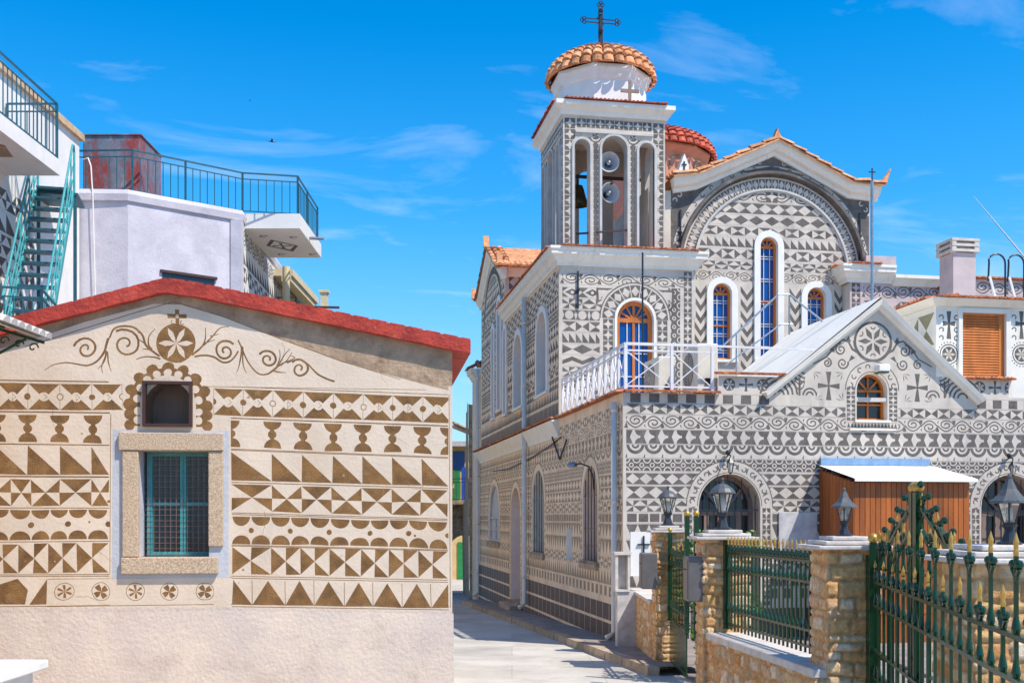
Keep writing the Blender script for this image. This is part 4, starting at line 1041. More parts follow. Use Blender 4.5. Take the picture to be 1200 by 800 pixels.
fr = arched_window(ROOT, Mf1, dcx, ZT, dzs2, dw, .18, fan=5, vb=1, hb=(ZT+.55,), t=.10, name='balcony_door', rm=M_WH, sur=.06, proud=.02)
mb = MB(Mf1); mb.box(dcx-dw/2+.1, dcx+dw/2-.1, .16, .2, ZT+.05, ZT+.5); mb.build('door_panel', M_WOOD, fr)
mb = MB(Mf1)
for px in (737, 751): mb.bar((p1(px), .17, ZT+.55), (p1(px), .17, dzs2), .02)
for z in (ZT+1.05, ZT+1.6): mb.bar((dcx-dw/2+.1, .17, z), (dcx+dw/2-.1, .17, z), .02)
mb.build('glazing_bars', M_WRL, fr)
# block return to the arch wall, cornices
mb = MB(); mb.face([(BR, W1, ZT), (BR, W2, ZT), (BR, W2, UC), (BR, W1, UC)]); mb.build('return_wall', M_CL, ROOT)
pc = [(0, TW0), (0, W1), (BR+.05, W1), (BR+.05, W2)]
mb = MB(); mb.sweep(pc, cprof(UC)); mb.build('cornice', M_CREAM, ROOT)
mb = MB(); tile_edge(mb, pc, .27, UCT, .05, .3, .08); mb.build('tile_ledge', M_TILE, ROOT)
mb = MB(); mb.box(.02, BR, W1+.02, 9, UCT-.1, UCT+.04); mb.face([(0.1, 8.9, UCT+.05), (5.5, 8.9, UCT+.9), (5.5, TW0, UCT+.9), (0.1, TW0, UCT+.05)]); mb.build('flat_roof', M_TILE, ROOT)

# ---- big arch wall
Mf2 = wall_M(0, W2)
def p2(px): return CH.u(px, W2)
def q2(px, py): return CH.z(px, py, W2)
AXL, AXR = 2.3, p2(1019); AC = p2(903); AS = q2(903, 306)
GZ = q2(906, 190); GE = q2(1000, 246); GEL = q2(800, 236)
path = [(p2(788), q2(788, 226)), (p2(815), q2(815, 222)), (p2(906), q2(906, 183)), (p2(992), q2(992, 232)), (p2(1026), q2(1026, 236))]
WA = Wall([(AXL, ZT), (AXR, ZT), (AXR, path[4][1]), path[3], path[2], path[1], (AXL, path[0][1])], .0045, 40); WA.n = 10
Ro = .5*(p2(1008)-p2(798)); Ri = .5*(p2(992)-p2(812))
AC = (p2(1008)+p2(798))/2; ASp = q2(903, 207)-Ro
# spandrels
WA.add([(p2(786), ASp), (p2(1018.5), ASp), (p2(1018.5), path[3][1]), (path[3][0], path[3][1]+.2), (AC, GZ+.2), (path[1][0], path[1][1]+.2), (p2(786), path[0][1]+.2)], 1)
WA.patch(arch(AC, ZT, ASp, 2*Ro+.5, 30), 1)
WA.patch([(AC-Ro-.24, ZT), (AC+Ro+.24, ZT), (AC+Ro+.24, ASp), (AC-Ro-.24, ASp)], 0)
WA.patch(annul(AC, ASp, Ro+.11, Ro+.26, 0, PI, 36), 0)
WA.patch(annul(AC, ASp, Ri, Ro, 0, PI, 36), 0)
for x0_, x1_ in ((p2(786), p2(797)), (p2(1009), p2(1018))):
    WA.vband('xq', x0_, x1_, q2(1000, 312), q2(1000, 236), .26)
WA.add([(AC-.9, ASp+Ro+.06), (AC+.9, ASp+Ro+.06), (AC, GZ-.1)])
for i_ in range(18):
    for sg_ in (-1, 1):
        t_ = PI/2+sg_*(.12+i_*.062); q_ = Ro+.36+.02*i_; WA.add(annul(AC+q_*math.cos(t_), ASp+q_*math.sin(t_), .035, .065, t_+i_*2, t_+i_*2+4.2, 7), 0)
WA.patch(arch(AC, ZT, ASp, 2*Ri, 30), 0)
def chord(z):
    if z < ASp: return Ri-.04
    return math.sqrt(max(0, (Ri-.04)**2-(z-ASp)**2))
arows = [(223, 238, 'scroll', .5), (239.5, 251.5, 'dia', .33), (254, 265, 'bow', .42), (267.5, 277.5, 'bh', .36), (280, 291, 'saw', .2), (294, 305, 'bigbow', .7), (308, 317.5, 'pin', .34), (320, 331, 'scroll', .36)]
for a, b, k, cw in arows:
    za, zb2 = q2(903, b), q2(903, a); ch = max(chord(za), chord(zb2)); n_ = max(2, round(2*ch/cw)); 
    WA.band(k, AC-ch, AC+ch, za, zb2, n=n_)
WA.cell('star4', AC-.16, AC+.16, q2(903, 238), q2(903, 223))
WA.patch(annul(AC, ASp, Ri-.05, Ro+.0, 0, PI, 36), 0)
WA.add(annul(AC, ASp, Ro-.02, Ro+.10, 0.0, PI, 36)); 
WA.add(annul(AC, ASp, Ri+.03, Ro-.06, 0.0, PI, 36))
n = 40
for i in range(n):
    t = PI*(i+.5)/n; rm_ = (Ri+Ro)/2-.015; c, d = math.cos(t), math.sin(t); L = .11
    WA.add([(AC+c*(rm_-L), ASp+d*(rm_-L)), (AC+c*rm_-d*.07, ASp+d*rm_+c*.07), (AC+c*(rm_+L), ASp+d*(rm_+L)), (AC+c*rm_+d*.07, ASp+d*rm_-c*.07)], 0)
    t = PI*i/n; c, d = math.cos(t), math.sin(t); WA.add([(AC+c*(rm_-.15)-d*.01, ASp+d*(rm_-.15)+c*.01), (AC+c*(rm_+.13)-d*.01, ASp+d*(rm_+.13)+c*.01), (AC+c*(rm_+.13)+d*.01, ASp+d*(rm_+.13)-c*.01), (AC+c*(rm_-.15)+d*.01, ASp+d*(rm_-.15)-c*.01)], 0)
for i in range(26):
    t = PI*(i+.5)/26; WA.add(annul(AC+(Ro+.19)*math.cos(t), ASp+(Ro+.19)*math.sin(t), .03, .06, t+i*2, t+i*2+4.3, 7))
wins = [(835, 857, 332, 421), (890.5, 911, 278, 421), (945.5, 967, 337, 421)]
CHV = []
for i, (pa, pb) in enumerate(((814, 828), (868, 883), (925, 939), (978, 990))):
    x0_, x1_ = p2(pa), p2(pb); z = q2(900, 336); xm = (x0_+x1_)/2
    while z > ZT:
        WA.add([(x0_, z), (xm, z-.22), (x1_, z), (x1_, z-.15), (xm, z-.37), (x0_, z-.15)]); z -= .30
aw = []
for pa, pb, pt, pbm in wins:
    a, b = p2(pa), p2(pb); w = b-a; cx = (a+b)/2; zt = q2((pa+pb)/2, pt); zs = zt-w/2; z0 = q2((pa+pb)/2, pbm)
    WA.hole(arch(cx, z0, zs, w, 12)); aw.append((cx, z0, zs, w))
WA.build('arch_wall', [M_CL, M_CD], ROOT, Mf2)
for i, (cx, z0, zs, w) in enumerate(aw):
    fr = arched_window(ROOT, Mf2, cx, z0, zs, w, .14, sur=.155, proud=.05, fan=3, vb=0, hb=((z0+(zs-z0)*.52),), t=.055, rm=M_WH)
    mb = MB(Mf2)
    for q in (-.17, .17): mb.bar((cx+q*w, .13, z0), (cx+q*w, .13, zs), .015)
    for k in range(4 if i != 1 else 5):
        z = z0+(zs-z0)*(k+.6)/(4 if i != 1 else 5); mb.bar((cx-w/2+.05, .13, z), (cx+w/2-.05, .13, z), .015); mb.bar((cx-w/2+.05, .13, z-.06), (cx+w/2-.05, .13, z-.06), .012)
    mb.build('glazing_bars', M_WRL, fr)
# mouldings standing proud round the arch
mb = MB(Mf2)
for R0, R1, y0 in ((Ri-.02, Ri+.03, .05),):
    o_ = [(AC+R1, ASp-1.2)]+[(AC+R1*math.cos(PI*i/36), ASp+R1*math.sin(PI*i/36)) for i in range(37)]+[(AC-R1, ASp-1.2)]
    i_ = [(AC+R0, ASp-1.2)]+[(AC+R0*math.cos(PI*i/36), ASp+R0*math.sin(PI*i/36)) for i in range(37)]+[(AC-R0, ASp-1.2)]
    mb.ring(o_, i_, -y0, -.001, opened=True)
mb.build('arch_moulding', M_TRIM, ROOT)
mb = MB(Mf2); R0, R1 = Ro+.03, Ro+.10
o_ = [(AC+R1*math.cos(PI*i/36), ASp+R1*math.sin(PI*i/36)) for i in range(37)]; i_ = [(AC+R0*math.cos(PI*i/36), ASp+R0*math.sin(PI*i/36)) for i in range(37)]
mb.ring(o_, i_, -.16, -.002, opened=True); mb.build('arch_hood', M_CD, ROOT)
mb = MB(Mf2); mb.rake(path, [(-.02, 0), (-.02, .08), (.06, .10), (.10, .2), (.18, .26), (.30, .30), (.30, 0)]); mb.build('cornice', M_CREAM, ROOT)
mb = MB(Mf2); pt2 = [(x+(-.08 if i == 0 else .1 if i == 4 else 0), z+.33) for i, (x, z) in enumerate(path)]
verge(mb, pt2, -.36, 9)
mb.prism([(path[2][0]-.10, path[2][1]+.35), (path[2][0]+.10, path[2][1]+.35), (path[2][0]+.03, path[2][1]+.48), (path[2][0]-.0, path[2][1]+.60)], -.3, -.12)
mb.prism([(path[4][0]-.05, path[4][1]+.33), (path[4][0]+.12, path[4][1]+.33), (path[4][0]+.26, path[4][1]+.75)], -.3, -.2)
mb.build('tiled_roof', M_TILO, ROOT)
mb = MB(Mf2); mb.prism([(path[0][0]+.02, path[0][1]+.34), (path[0][0]+.30, path[0][1]+.36), (path[0][0]+.30, path[0][1]+.58), (path[0][0]+.19, path[0][1]+.85), (path[0][0]+.09, path[0][1]+.58)], -.34, -.1)
ak = mb.build('acroterion', M_WH, ROOT)
mb = MB(Mf2); x_, z_ = path[0][0]+.18, path[0][1]+.56; mb.box(x_-.015, x_+.015, -.36, -.342, z_-.12, z_+.10); mb.box(x_-.06, x_+.06, -.359, -.343, z_+.01, z_+.035); mb.build('small_cross', M_IRON, ak)
mb = MB(); mb.face([(AXR, W2, ZT), (AXR, W2+6, ZT), (AXR, W2+6, path[3][1]), (AXR, W2, path[3][1])]); mb.build('nave_side_wall', M_CL, ROOT)
mb = MB(); mb.face([(AXL, W2+.03, UC), (AXL, W2+7, UC), (AXL, W2+7, path[1][1]), (AXL, W2+.03, path[1][1])]); mb.build('nave_side_wall', M_CL, ROOT)
# iron wall ties
for px, pa, pb, pl_, ww in ((661+16, 318, 362, 1, W1), (797, 246, 300, 2, W2), (1007, 250, 305, 2, W2)):
    u_ = CH.u(px, ww); mb = MB(wall_M(0, ww)); mb.bar((u_, -.03, CH.z(px, pa, ww)), (u_, -.03, CH.z(px, pb, ww)), .035); mb.ball((u_, -.05, (CH.z(px, pa, ww)+CH.z(px, pb, ww))/2), .045, 8); mb.build('wall_tie', M_IRON, ROOT)

# ---- right wing behind the annex
RWL = p1(996); RWR = 13.5; RZ = CH.z(1000, 331, W1)
WW = Wall([(RWL, ZT), (RWR, ZT), (RWR, RZ), (RWL, RZ)], .004, 50)
WW.vband('star4', RWL+.04, RWL+.28, ZT, RZ, .25); WW.band('scroll', RWL+.36, RWR, RZ-.36, RZ-.05, .42); WW.band('bh', RWL+.36, RWR, RZ-.85, RZ-.43, .5); WW.band('scroll', RWL+.36, RWR, RZ-1.2, RZ-.92, .42)
WW.band('pin', RWL+.36, RWR, RZ-1.65, RZ-1.28, .42); WW.band('dia', RWL+.36, RWR, RZ-2.1, RZ-1.72, .42)
WW.build('wing_wall', [M_PINK, M_CD], ROOT, Mf1)
mb = MB(); mb.face([(RWL, W1, ZT), (RWL, W2, ZT), (RWL, W2, RZ), (RWL, W1, RZ)]); mb.build('return_wall', M_CL, ROOT)
RP = CH.u(1045, W1)
mb = MB(); mb.sweep([(RWL-.05, W2), (RWL-.05, W1), (RP, W1)], cprof(RZ)); mb.sweep([(RP, W1), (RWR, W1)], [(0, RZ-.05), (.05, RZ-.05), (.12, RZ+.05), (.2, RZ+.12), (.2, RZ+.2), (0, RZ+.2)]); mb.build('cornice', M_CREAM, ROOT)
mb = MB(); tile_edge(mb, [(RWL-.05, W2), (RWL-.05, W1), (RP-.4, W1)], .27, RZ+.41, .05, .3, .08); mb.build('tile_ledge', M_TILE, ROOT)
mb = MB(); mb.box(RP-.6, RP+.2, W1+.15, W1+1.5, RZ+.2, RZ+.72)
mb.grid([[(RP+.2, W1+.1, RZ+.2), (RP+.2, W1+2.5, RZ+.55)], [(RWR, W1+.1, RZ+.2), (RWR, W1+2.5, RZ+.35)]]); mb.box(RP+.2, RWR, W1+1.2, W1+1.4, RZ, RZ+.42)
mb.build('roof_parapet', M_PINK, ROOT)
# patterned rooftop room at the far right with a tile edge
FX0 = CH.u(1137, 4.3); FZ = CH.z(1170, 328, 4.3)
WX = Wall([(FX0, 6.3), (FX0+4, 6.3), (FX0+4, FZ), (FX0, FZ)], .004, 60)
WX.band('scroll', FX0+.1, FX0+4, FZ-.36, FZ-.06, .42); WX.band('bh', FX0+.1, FX0+4, FZ-.80, FZ-.43, .5)
WX.build('roof_room_wall', [M_PINK, M_CD], ROOT, wall_M(0, 4.3))
mb = MB(); mb.face([(FX0, 4.3, 6.3), (FX0, 6, 6.3), (FX0, 6, FZ), (FX0, 4.3, FZ)]); mb.build('roof_room_side', M_PINK, ROOT)
mb = MB(); tile_edge(mb, [(FX0, 6), (FX0, 4.3), (FX0+4, 4.3)], .08, FZ+.01, .05, .3, .04); mb.build('tile_ledge', M_TILE, ROOT)
# chimney
cxu = CH.u(1122, 3.4); cz0 = ZRB; cz1 = CH.z(1122, 280, 3.4); cw_ = (CH.u(1135, 3.4)-CH.u(1109, 3.4))/2
mb = MB(); mb.box(cxu-cw_, cxu+cw_, 3.4-cw_, 3.4+cw_, cz0, cz1-.38)
chm = mb.build('chimney', M_PINK, ROOT)
mb = MB()
for k in range(3): z = cz1-.36+k*.12; mb.box(cxu-cw_-.06, cxu+cw_+.06, 3.4-cw_-.06, 3.4+cw_+.06, z, z+.055)
for sx_ in (-1, 1):
    for sy_ in (-1, 1): mb.box(cxu+sx_*cw_-.05, cxu+sx_*cw_+.05, 3.4+sy_*cw_-.05, 3.4+sy_*cw_+.05, cz1-.38, cz1-.09)
mb.box(cxu-cw_+.05, cxu+cw_-.05, 3.4-cw_+.05, 3.4+cw_-.05, cz1-.38, cz1-.1)
mb.build('chimney_cap', M_CAP, chm)

# ---- bell tower
TX0, TX1 = .125, 2.62; TY0, TY1 = W1+.12, W1+2.75; TZ0 = UCT-.05; TZ1 = CH.z(700, 137, TY0)
def tower_face(M, L, name, dec=True, cols=True):
    Wt = Wall([(0, TZ0), (L, TZ0), (L, TZ1), (0, TZ1)], .003, 70+len(name)); Wt.n = 8
    s = .30
    zfz = TZ1-.06
    if dec:
        for a in (0.03, L-.30): Wt.vband('star4', a, a+.27, TZ0+.05, zfz, .27)
        Wt.band('star4', .33, L-.33, zfz-.22, zfz, .22)
        Wt.rect(.33, L-.33, zfz-.30, zfz-.27, 1)
    ops = [(.46, .38), (L/2, .62), (L-.46, .38)]
    if not dec: ops = [(L/2, L*.5)]
    zsp = CH.z(700, 174, TY0)
    if dec:
        Wt.rect(.35, L-.35, zsp+.1, zfz-.44, 1)
        for c in (L/2-.46, L/2+.46):
            Wt.rect(c-.12, c+.12, TZ0+.1, zsp+.12, 1)
            z = TZ0+.2
            while z < zsp+.2:
                for sg in (-1, 1): Wt.add([(c+sg*.12, z), (c+sg*.03, z+.05), (c+sg*.12, z+.10)], 0)
                z += .13
            Wt.add(annul(c, zsp+.28, .08, .12, 0, 2*PI-.01, 12), 0); Wt.cell('pin', c-.07, c+.07, zsp+.21, zsp+.35, 0)
        for c, w in ops: Wt.patch(arch(c, TZ0, zsp, w, 12, .085), 0)
    for c, w in ops: Wt.hole(arch(c, TZ0+.02, zsp, w, 12))
    Wt.build(name, [M_CL, M_CD], TWR, M, back=.3)
    mb = MB(M)
    for c, w in ops:
        mb.ring(arch(c, TZ0+.02, zsp, w, 12, .055), arch(c, TZ0+.02, zsp, w, 12, 0), -.045, -.001, opened=True)
        pts = arch(c, TZ0+.02, zsp, w, 12); mb.grid([[(x, 0, z) for x, z in pts], [(x, .3, z) for x, z in pts]])
    mb.box(.3, L-.3, -.05, -.002, TZ1-.40, TZ1-.35)
    mb.build('arch_trim', M_TRIM, TWR)
mbp = MB(); mbp.box(TX0+.01, TX1-.01, TY0+.01, TY1-.01, TZ0-.02, TZ0+.06)
TWR = mbp.build('bell_tower', M_CAP, ROOT)
tower_face(wall_M(TX0, TY0), TX1-TX0, 'tower_wall')
tower_face(wall_M(TX0, TY1, True) @ Matrix.Identity(4), TY1-TY0, 'tower_wall')
TWR2 = TWR
tower_face(Matrix.Translation((TX1, TY1, 0)) @ Matrix.Rotation(PI, 4, 'Z'), TX1-TX0, 'tower_wall')
tower_face(Matrix.Translation((TX1, TY0, 0)) @ Matrix.Rotation(PI/2, 4, 'Z'), TY1-TY0, 'tower_wall')
sq = [(TX0, TY1), (TX0, TY0), (TX1, TY0), (TX1, TY1), (TX0, TY1)]
def sqsweep(mb, o, prof):
    for a in range(1):
        P = [(TX1, TY1), (TX0, TY1), (TX0, TY0), (TX1, TY0), (TX1, TY1)]
        # closed loop by mitring: repeat first edges
        pts = [Vector(p) for p in P[:-1]]; rows = []
        for i in range(4):
            d0 = (pts[i]-pts[i-1]).normalized(); d1 = (pts[(i+1) % 4]-pts[i]).normalized()
            m = Vector((d0.y, -d0.x))+Vector((d1.y, -d1.x))
            rows.append([(pts[i].x-m.x*-q, pts[i].y-m.y*-q, z) for q, z in prof])
        mb.grid(rows+[rows[0]])
mb = MB(); sqsweep(mb, 0, [(0, TZ1), (.05, TZ1), (.08, TZ1+.1), (.2, TZ1+.2), (.2, TZ1+.3), (0, TZ1+.36)]); mb.box(TX0+.02, TX1-.02, TY0+.02, TY1-.02, TZ1-.02, TZ1+.34)
mb.build('tower_cornice', M_CREAM, TWR)
mb = MB(); loop = [(TX0, TY1), (TX0, TY0), (TX1, TY0), (TX1, TY1)]
tile_edge(mb, loop, .23, TZ1+.31, .045, .15, .10); mb.build('tower_eaves_tiles', M_TILR, TWR)
tcx, tcy = (TX0+TX1)/2, (TY0+TY1)/2
DB = TZ1+.34; DE = CH.z(704, 97, tcy)-.02
mb = MB(); mb.lathe([(1.13, DB), (1.13, DE-.30), (1.17, DE-.26), (1.21, DE-.14), (1.26, DE-.06), (1.26, DE+.02), (1.18, DE+.06)], (tcx, tcy, 0), 8, PI/8); mb.build('tower_drum', M_WH, TWR)
def dome(name, cx, cy, z0, a, b, nmer, nring, m, parent, t0=0.12):
    mb = MB(); mb.lathe([(a*math.cos(t)*.985, z0+b*math.sin(t)*.985) for t in [i*PI/2/12 for i in range(12)]]+[(.01, z0+b)], (cx, cy, 0), 40, caps=False)
    for k in range(nmer):
        th_ = 2*PI*k/nmer; c, d = math.cos(th_), math.sin(th_)
        for j in range(nring):
            t1, t2 = PI/2*(1-j/nring)-.04, PI/2*(1-(j+1)/nring)-.03
            if j == nring-1: t2 = -.04
            r1, r2 = a*math.cos(t1), a*math.cos(t2)
            if r1 < a*.05: continue
            wid = PI/nmer*.96
            step = 1 if r2 > a*.30 or k % 2 == 0 else 0
            if not step: continue
            ww = wid*(2 if r2 <= a*.30 else 1); q = random.uniform(.95, 1.06)
            up = Vector((c*math.cos((t1+t2)/2), d*math.cos((t1+t2)/2), math.sin((t1+t2)/2)))
            barrel(mb, (cx+c*r1, cy+d*r1, z0+b*math.sin(t1)), (cx+c*r2, cy+d*r2, z0+b*math.sin(t2)), max(.02, r1*ww), max(.02, r2*ww)*q, up, 5, lift=.035)
    return mb.build(name, m, parent)
DT = CH.z(704, 64, tcy)
dome('tower_dome', tcx, tcy, DE+.03, 1.26, DT-DE-.03, 30, 7, [M_TILO], TWR)
# small crosses under the dome and the plaque cross
mb = MB(); fz = tcy-1.2*math.cos(PI/8)
for (x_, y_, z_, s_) in ((tcx+.35, TY0-.02, DB+.22, .30),): 
    mb.box(x_-.035, x_+.035, y_-.1, y_-.06, DB-.02, z_+s_); mb.box(x_-s_*.75, x_+s_*.75, y_-.1+.002, y_-.062, z_+.02, z_+.10); mb.box(x_-.1, x_+.1, y_-.1, y_, DB-.03, DB+.01)
mb.build('ledge_cross', M_DOORB, TWR)
# iron cross on top
mb = MB(); zb_, zt_ = DT-.05, CH.z(704, 3, tcy); za = CH.z(704, 25, tcy); 
mb.tube([(tcx, tcy, zb_), (tcx, tcy, zb_+.25)], [.05, .03], 8)
for q in (-.045, .045): mb.bar((tcx+q, tcy, zb_+.2), (tcx+q, tcy, zt_-.08), .025); mb.bar((tcx-.40, tcy, za+q), (tcx+.40, tcy, za+q), .025)
mb.bar((tcx, tcy, zb_), (tcx, tcy, zt_-.3), .05)
for ex, ez in ((-.42, 0), (.42, 0), (0, zt_-za-.06)):
    for a in range(3):
        t = math.atan2(ez, ex)+(a-1)*PI/2; c = Vector((tcx+ex+math.cos(t)*.045, tcy, za+ez+math.sin(t)*.045))
        mb.tube([(c.x+.05*math.cos(q*PI/4), tcy, c.z+.05*math.sin(q*PI/4)) for q in range(8)], .013, 5, closed=True)
for q in range(4): t = PI/4+q*PI/2; mb.bar((tcx, tcy, za), (tcx+.14*math.cos(t), tcy, za+.14*math.sin(t)), .015)
mb.ball((tcx, tcy-.05, za+.24), .06, 8); mb.ball((tcx, tcy-.05, za-.25), .06, 8)
mb.build('roof_cross', M_IRON, TWR)
# belfry iron bars
mb = MB(); mb.bar((TX0+.3, TY0+.3, TZ0+.5), (TX0+.75, TY0+.1, TZ0+.5), .04); mb.bar((tcx-.5, TY0-.25, TZ0+.42), (tcx+.55, TY0+.1, TZ0+.62), .04); mb.bar((TX0+.2, tcy, TZ0+2.2), (TX1-.2, tcy, TZ0+2.2), .07); mb.bar((tcx, TY0+.2, TZ0+1.75), (tcx, TY1-.2, TZ0+1.75), .05)
mb.build('belfry_beam', M_BRN, TWR)

# ---- main dome
mdx, mdy = 5.4, 16.1
def zc(py, w, u=5.4): return EYE+(HOR-py)/F*(20+.9855*w+.1699*u)
mE, mT = zc(190, mdy), zc(160, mdy)
mb = MB(); mb.lathe([(1.88, 10.2), (1.88, mE-.25), (1.94, mE-.2), (2.06, mE-.05), (2.06, mE+.02)], (mdx, mdy, 0), 12)
drum = mb.build('main_drum', M_SALM, ROOT)
mb = MB()
for k in range(12):
    a = 2*PI*(k+.5)/12; c, d = math.cos(a), math.sin(a); R_ = 1.88*math.cos(PI/12)+.01
    pts = [(mdx+c*R_-d*.36*math.cos(t*PI/8), mdy+d*R_+c*.36*math.cos(t*PI/8), mE-.75+.40*math.sin(t*PI/8)) for t in range(9)]
    mb.tube(pts, .05, 6)
mb.build('drum_arches', M_STONEW, drum)
dome('main_dome', mdx, mdy, mE+.02, 2.12, mT-mE, 46, 9, [M_TILR], ROOT)

# ---- terrace railing (white metal)
RH = .90
def terrace_rail():
    mb = MB()
    A, B_, C_ = (.06, W1-.15), (.06, .06), (1.80, .06)
    for z in (.12, RH-.12, RH):
        w = .05 if z == RH else .03
        mb.bar((A[0], A[1], ZT+z), (B_[0], B_[1], ZT+z), w); mb.bar((B_[0], B_[1], ZT+z+.001), (C_[0], C_[1], ZT+z+.001), w)
    mb.bar((C_[0], C_[1], ZT+RH), (4.1, .06, ZT+RH-.02), .035)
    tr = mb.build('terrace_railing', M_WRL, ROOT)
    L = A[1]-B_[1]
    post = MB().bar((0, 0, 0), (0, 0, RH), .055).build('post', M_WRL, tr); post.location = (B_[0], B_[1], ZT)
    for i in range(1, 12):
        o = post.copy(); COL.objects.link(o); o.parent = tr; o.location = (A[0], B_[1]+L*i/11, ZT)
    for q in (.95, 1.74): o = post.copy(); COL.objects.link(o); o.parent = tr; o.location = (q, C_[1], ZT)
    mb = MB()
    for i in range(11):
        y0, y1 = B_[1]+L*i/11, B_[1]+L*(i+1)/11; ym = (y0+y1)/2
        for (p, q) in (((y0, .12), (ym, .45)), ((ym, .45), (y1, .12)), ((y0, RH-.12), (ym, .45)), ((ym, .45), (y1, RH-.12))):
            mb.bar((A[0], p[0], ZT+p[1]), (A[0], q[0], ZT+q[1]), .013)
    for x0_, x1_ in ((.06, .95), (.95, 1.74)):
        mb.bar((x0_, .06, ZT+.12), (x1_, .06, ZT+RH-.12), .018); mb.bar((x0_, .06, ZT+RH-.12), (x1_, .06, ZT+.12), .018)
    mb.build('railing_infill', M_WRL, tr)
terrace_rail()

# ================================================================== THE DECORATED HOUSE ON THE LEFT
HR = thing('painted_house', 'low gabled house in front with ochre and white scraped bands under a red roof edge', 'house', HS.W(0, 0, 0), HS.a)
I4 = Matrix.Identity(4)
def hu(px): return HS.u(px)
def hz(px, py): return HS.z(px, py)
APX, APZ = hu(199), hz(199, 343)
ER = (0.0, hz(530, 411)); EL = (hu(0)-1.1, 0)
sl = (APZ-hz(20, 389))/(APX-hu(20)); EL = (EL[0], APZ-sl*(APX-EL[0]))
H = Wall([(EL[0], .3), (0, .3), ER, (APX, APZ), EL], .008, 5.5); H.n = 16
# bare render under the verge
H.patch([(EL[0]-.1, EL[1]+.02), (APX, APZ+.02), (.02, ER[1]+.02), (.02, hz(530, 459)), (hu(500), hz(500, 451)), (hu(400), hz(400, 424)), (hu(260), hz(260, 371)), (hu(212), hz(212, 357)), (hu(180), hz(180, 356)), (hu(100), hz(100, 377)), (hu(40), hz(40, 397)), (EL[0]-.1, EL[1]-.18)], 2)
H.add(stroke([(hu(a), hz(a, b)) for a, b in ((30, 407), (100, 384), (160, 366), (205, 354), (260, 371), (330, 397), (400, 424), (470, 444))], .008, .006), 1)
H.patch([(EL[0]-.1, .2), (.02, .2), (.02, hz(525, 714)), (hu(271), hz(271, 711)), (EL[0]-.1, hz(0, 710))], 3)
# bands left of the window
def edges(l): return [hu(a) for a in l]
def row(kind, ed, z0, z1, i0=0):
    for i, (a, b) in enumerate(zip(ed, ed[1:])): H.cell(kind, a, b, z0, z1, i+i0)
def thin(x0, x1, z, w=.007): H.add([(x0, z), (x1, z), (x1, z+w), (x0, z+w)], 1)
xL = EL[0]
def leftedges(first, period, last=None):
    e = [first]
    while e[0] > -45: e.insert(0, e[0]-period)
    return e
r = [(448.6, 480.6), (486, 518), (522, 555.6), (561, 592), (596.6, 632.5), (637, 670.6), (677, 707)]
zL = [(hz(60, b), hz(60, a)) for a, b in r]
e = [15.5-37.5*2, 15.5-37.5, 15.5-1, 52, 89, 126]; row('diadot', edges(e), *zL[0]); H.cell('diadot', hu(126), hu(161), *zL[0]); H.patch([(hu(144), zL[0][0]-.01), (hu(165), zL[0][0]-.01), (hu(165), zL[0][1]+.01), (hu(144), zL[0][1]+.01)], 0)
row('goblet', edges([-22, 14, 51, 89, 127]), *zL[1])
row('saw', edges([-43, -6, 32, 70, 107, 128]), *zL[2])
row('xq', edges([-58, -22, 13, 36, 70, 107, 128]), *zL[3]); 
row('scal', edges([-33, -11.5, 10.5, 35, 58, 80, 103, 127]), *zL[4], 1)
row('pinL', edges([-48, -14, 21, 56, 90, 127]), *zL[5])
H.add([(hu(-20), zL[6][0]), (hu(30), zL[6][0]), (hu(33), hz(33, 690)), (hu(20), zL[6][1]), (hu(-20), hz(0, 690))], 1); H.add([(hu(35), zL[6][0]), (hu(55), zL[6][0]), (hu(55), zL[6][1])], 1)
H.add([(xL, zL[6][0]), (hu(-25), zL[6][0]), (hu(-25), zL[6][1])], 1)
for (a, b) in zL:
    thin(xL, hu(128), a-.022); thin(xL, hu(128), b+.014)
H.add([(hu(128.5), zL[5][0]-.02), (hu(129.5), zL[5][0]-.02), (hu(129.5), hz(130, 486)), (hu(128.5), hz(130, 486))], 1)
# rosettes under the window
for i, p in enumerate((75.5, 118, 158.5, 199, 240)):
    c, z = hu(p), hz(p, 692.5); H.add(annul(c, z, .080, .086, 0, 2*PI-.01, 20), 1)
    k = 6 if i in (0, 2) else 4
    for q in range(k):
        a = q*2*PI/k+.6; cc, d = math.cos(a), math.sin(a); wd = .010 if k == 6 else .022
        H.add([(c, z), (c+cc*.03-d*wd, z+d*.03+cc*wd), (c+cc*.065-d*wd*1.2, z+d*.065+cc*wd*1.2), (c+cc*.065+d*wd*1.2, z+d*.065-cc*wd*1.2), (c+cc*.03+d*wd, z+d*.03-cc*wd)], 1)
thin(hu(56), hu(271), hz(160, 709), .006); thin(hu(56), hu(271), hz(160, 677), .005)
# bands right of the window, running slightly downhill
xr_ = hu(271)
H.T = lambda x, z: (x, z-.026*(x-xr_))
r = [(454.8, 487), (492, 523.8), (529.5, 562.4), (567, 598.4), (604.6, 636.4), (639.7, 672), (679, 708)]
zR = [(hz(271, b), hz(271, a)) for a, b in r]
row('diadot', edges([233, 267.5, 302.3, 337.6, 373, 407.7, 443, 478, 513, 547]), *zR[0], 1)
row('goblet', edges([256, 286]), *zR[1]); row('goblet', edges([302, 337.4, 372.6, 408, 443, 477.6, 512.5, 540]), *zR[1])
row('saw', edges([271, 318.5, 354, 389.5, 424.5, 459.6, 494, 525]), *zR[2])
row('xq', edges([271, 318.5, 353.3, 388.5, 423, 459, 493, 525]), *zR[3])
row('scal', edges([271+23.1*i for i in range(12)]), *zR[4], 1)
row('pinL', edges([272, 317.6, 352.2, 387, 422.5, 456, 490, 525]), *zR[5])
H.add([(hu(271), zR[6][0]), (hu(295), zR[6][0]), (hu(273), zR[6][1])], 1)
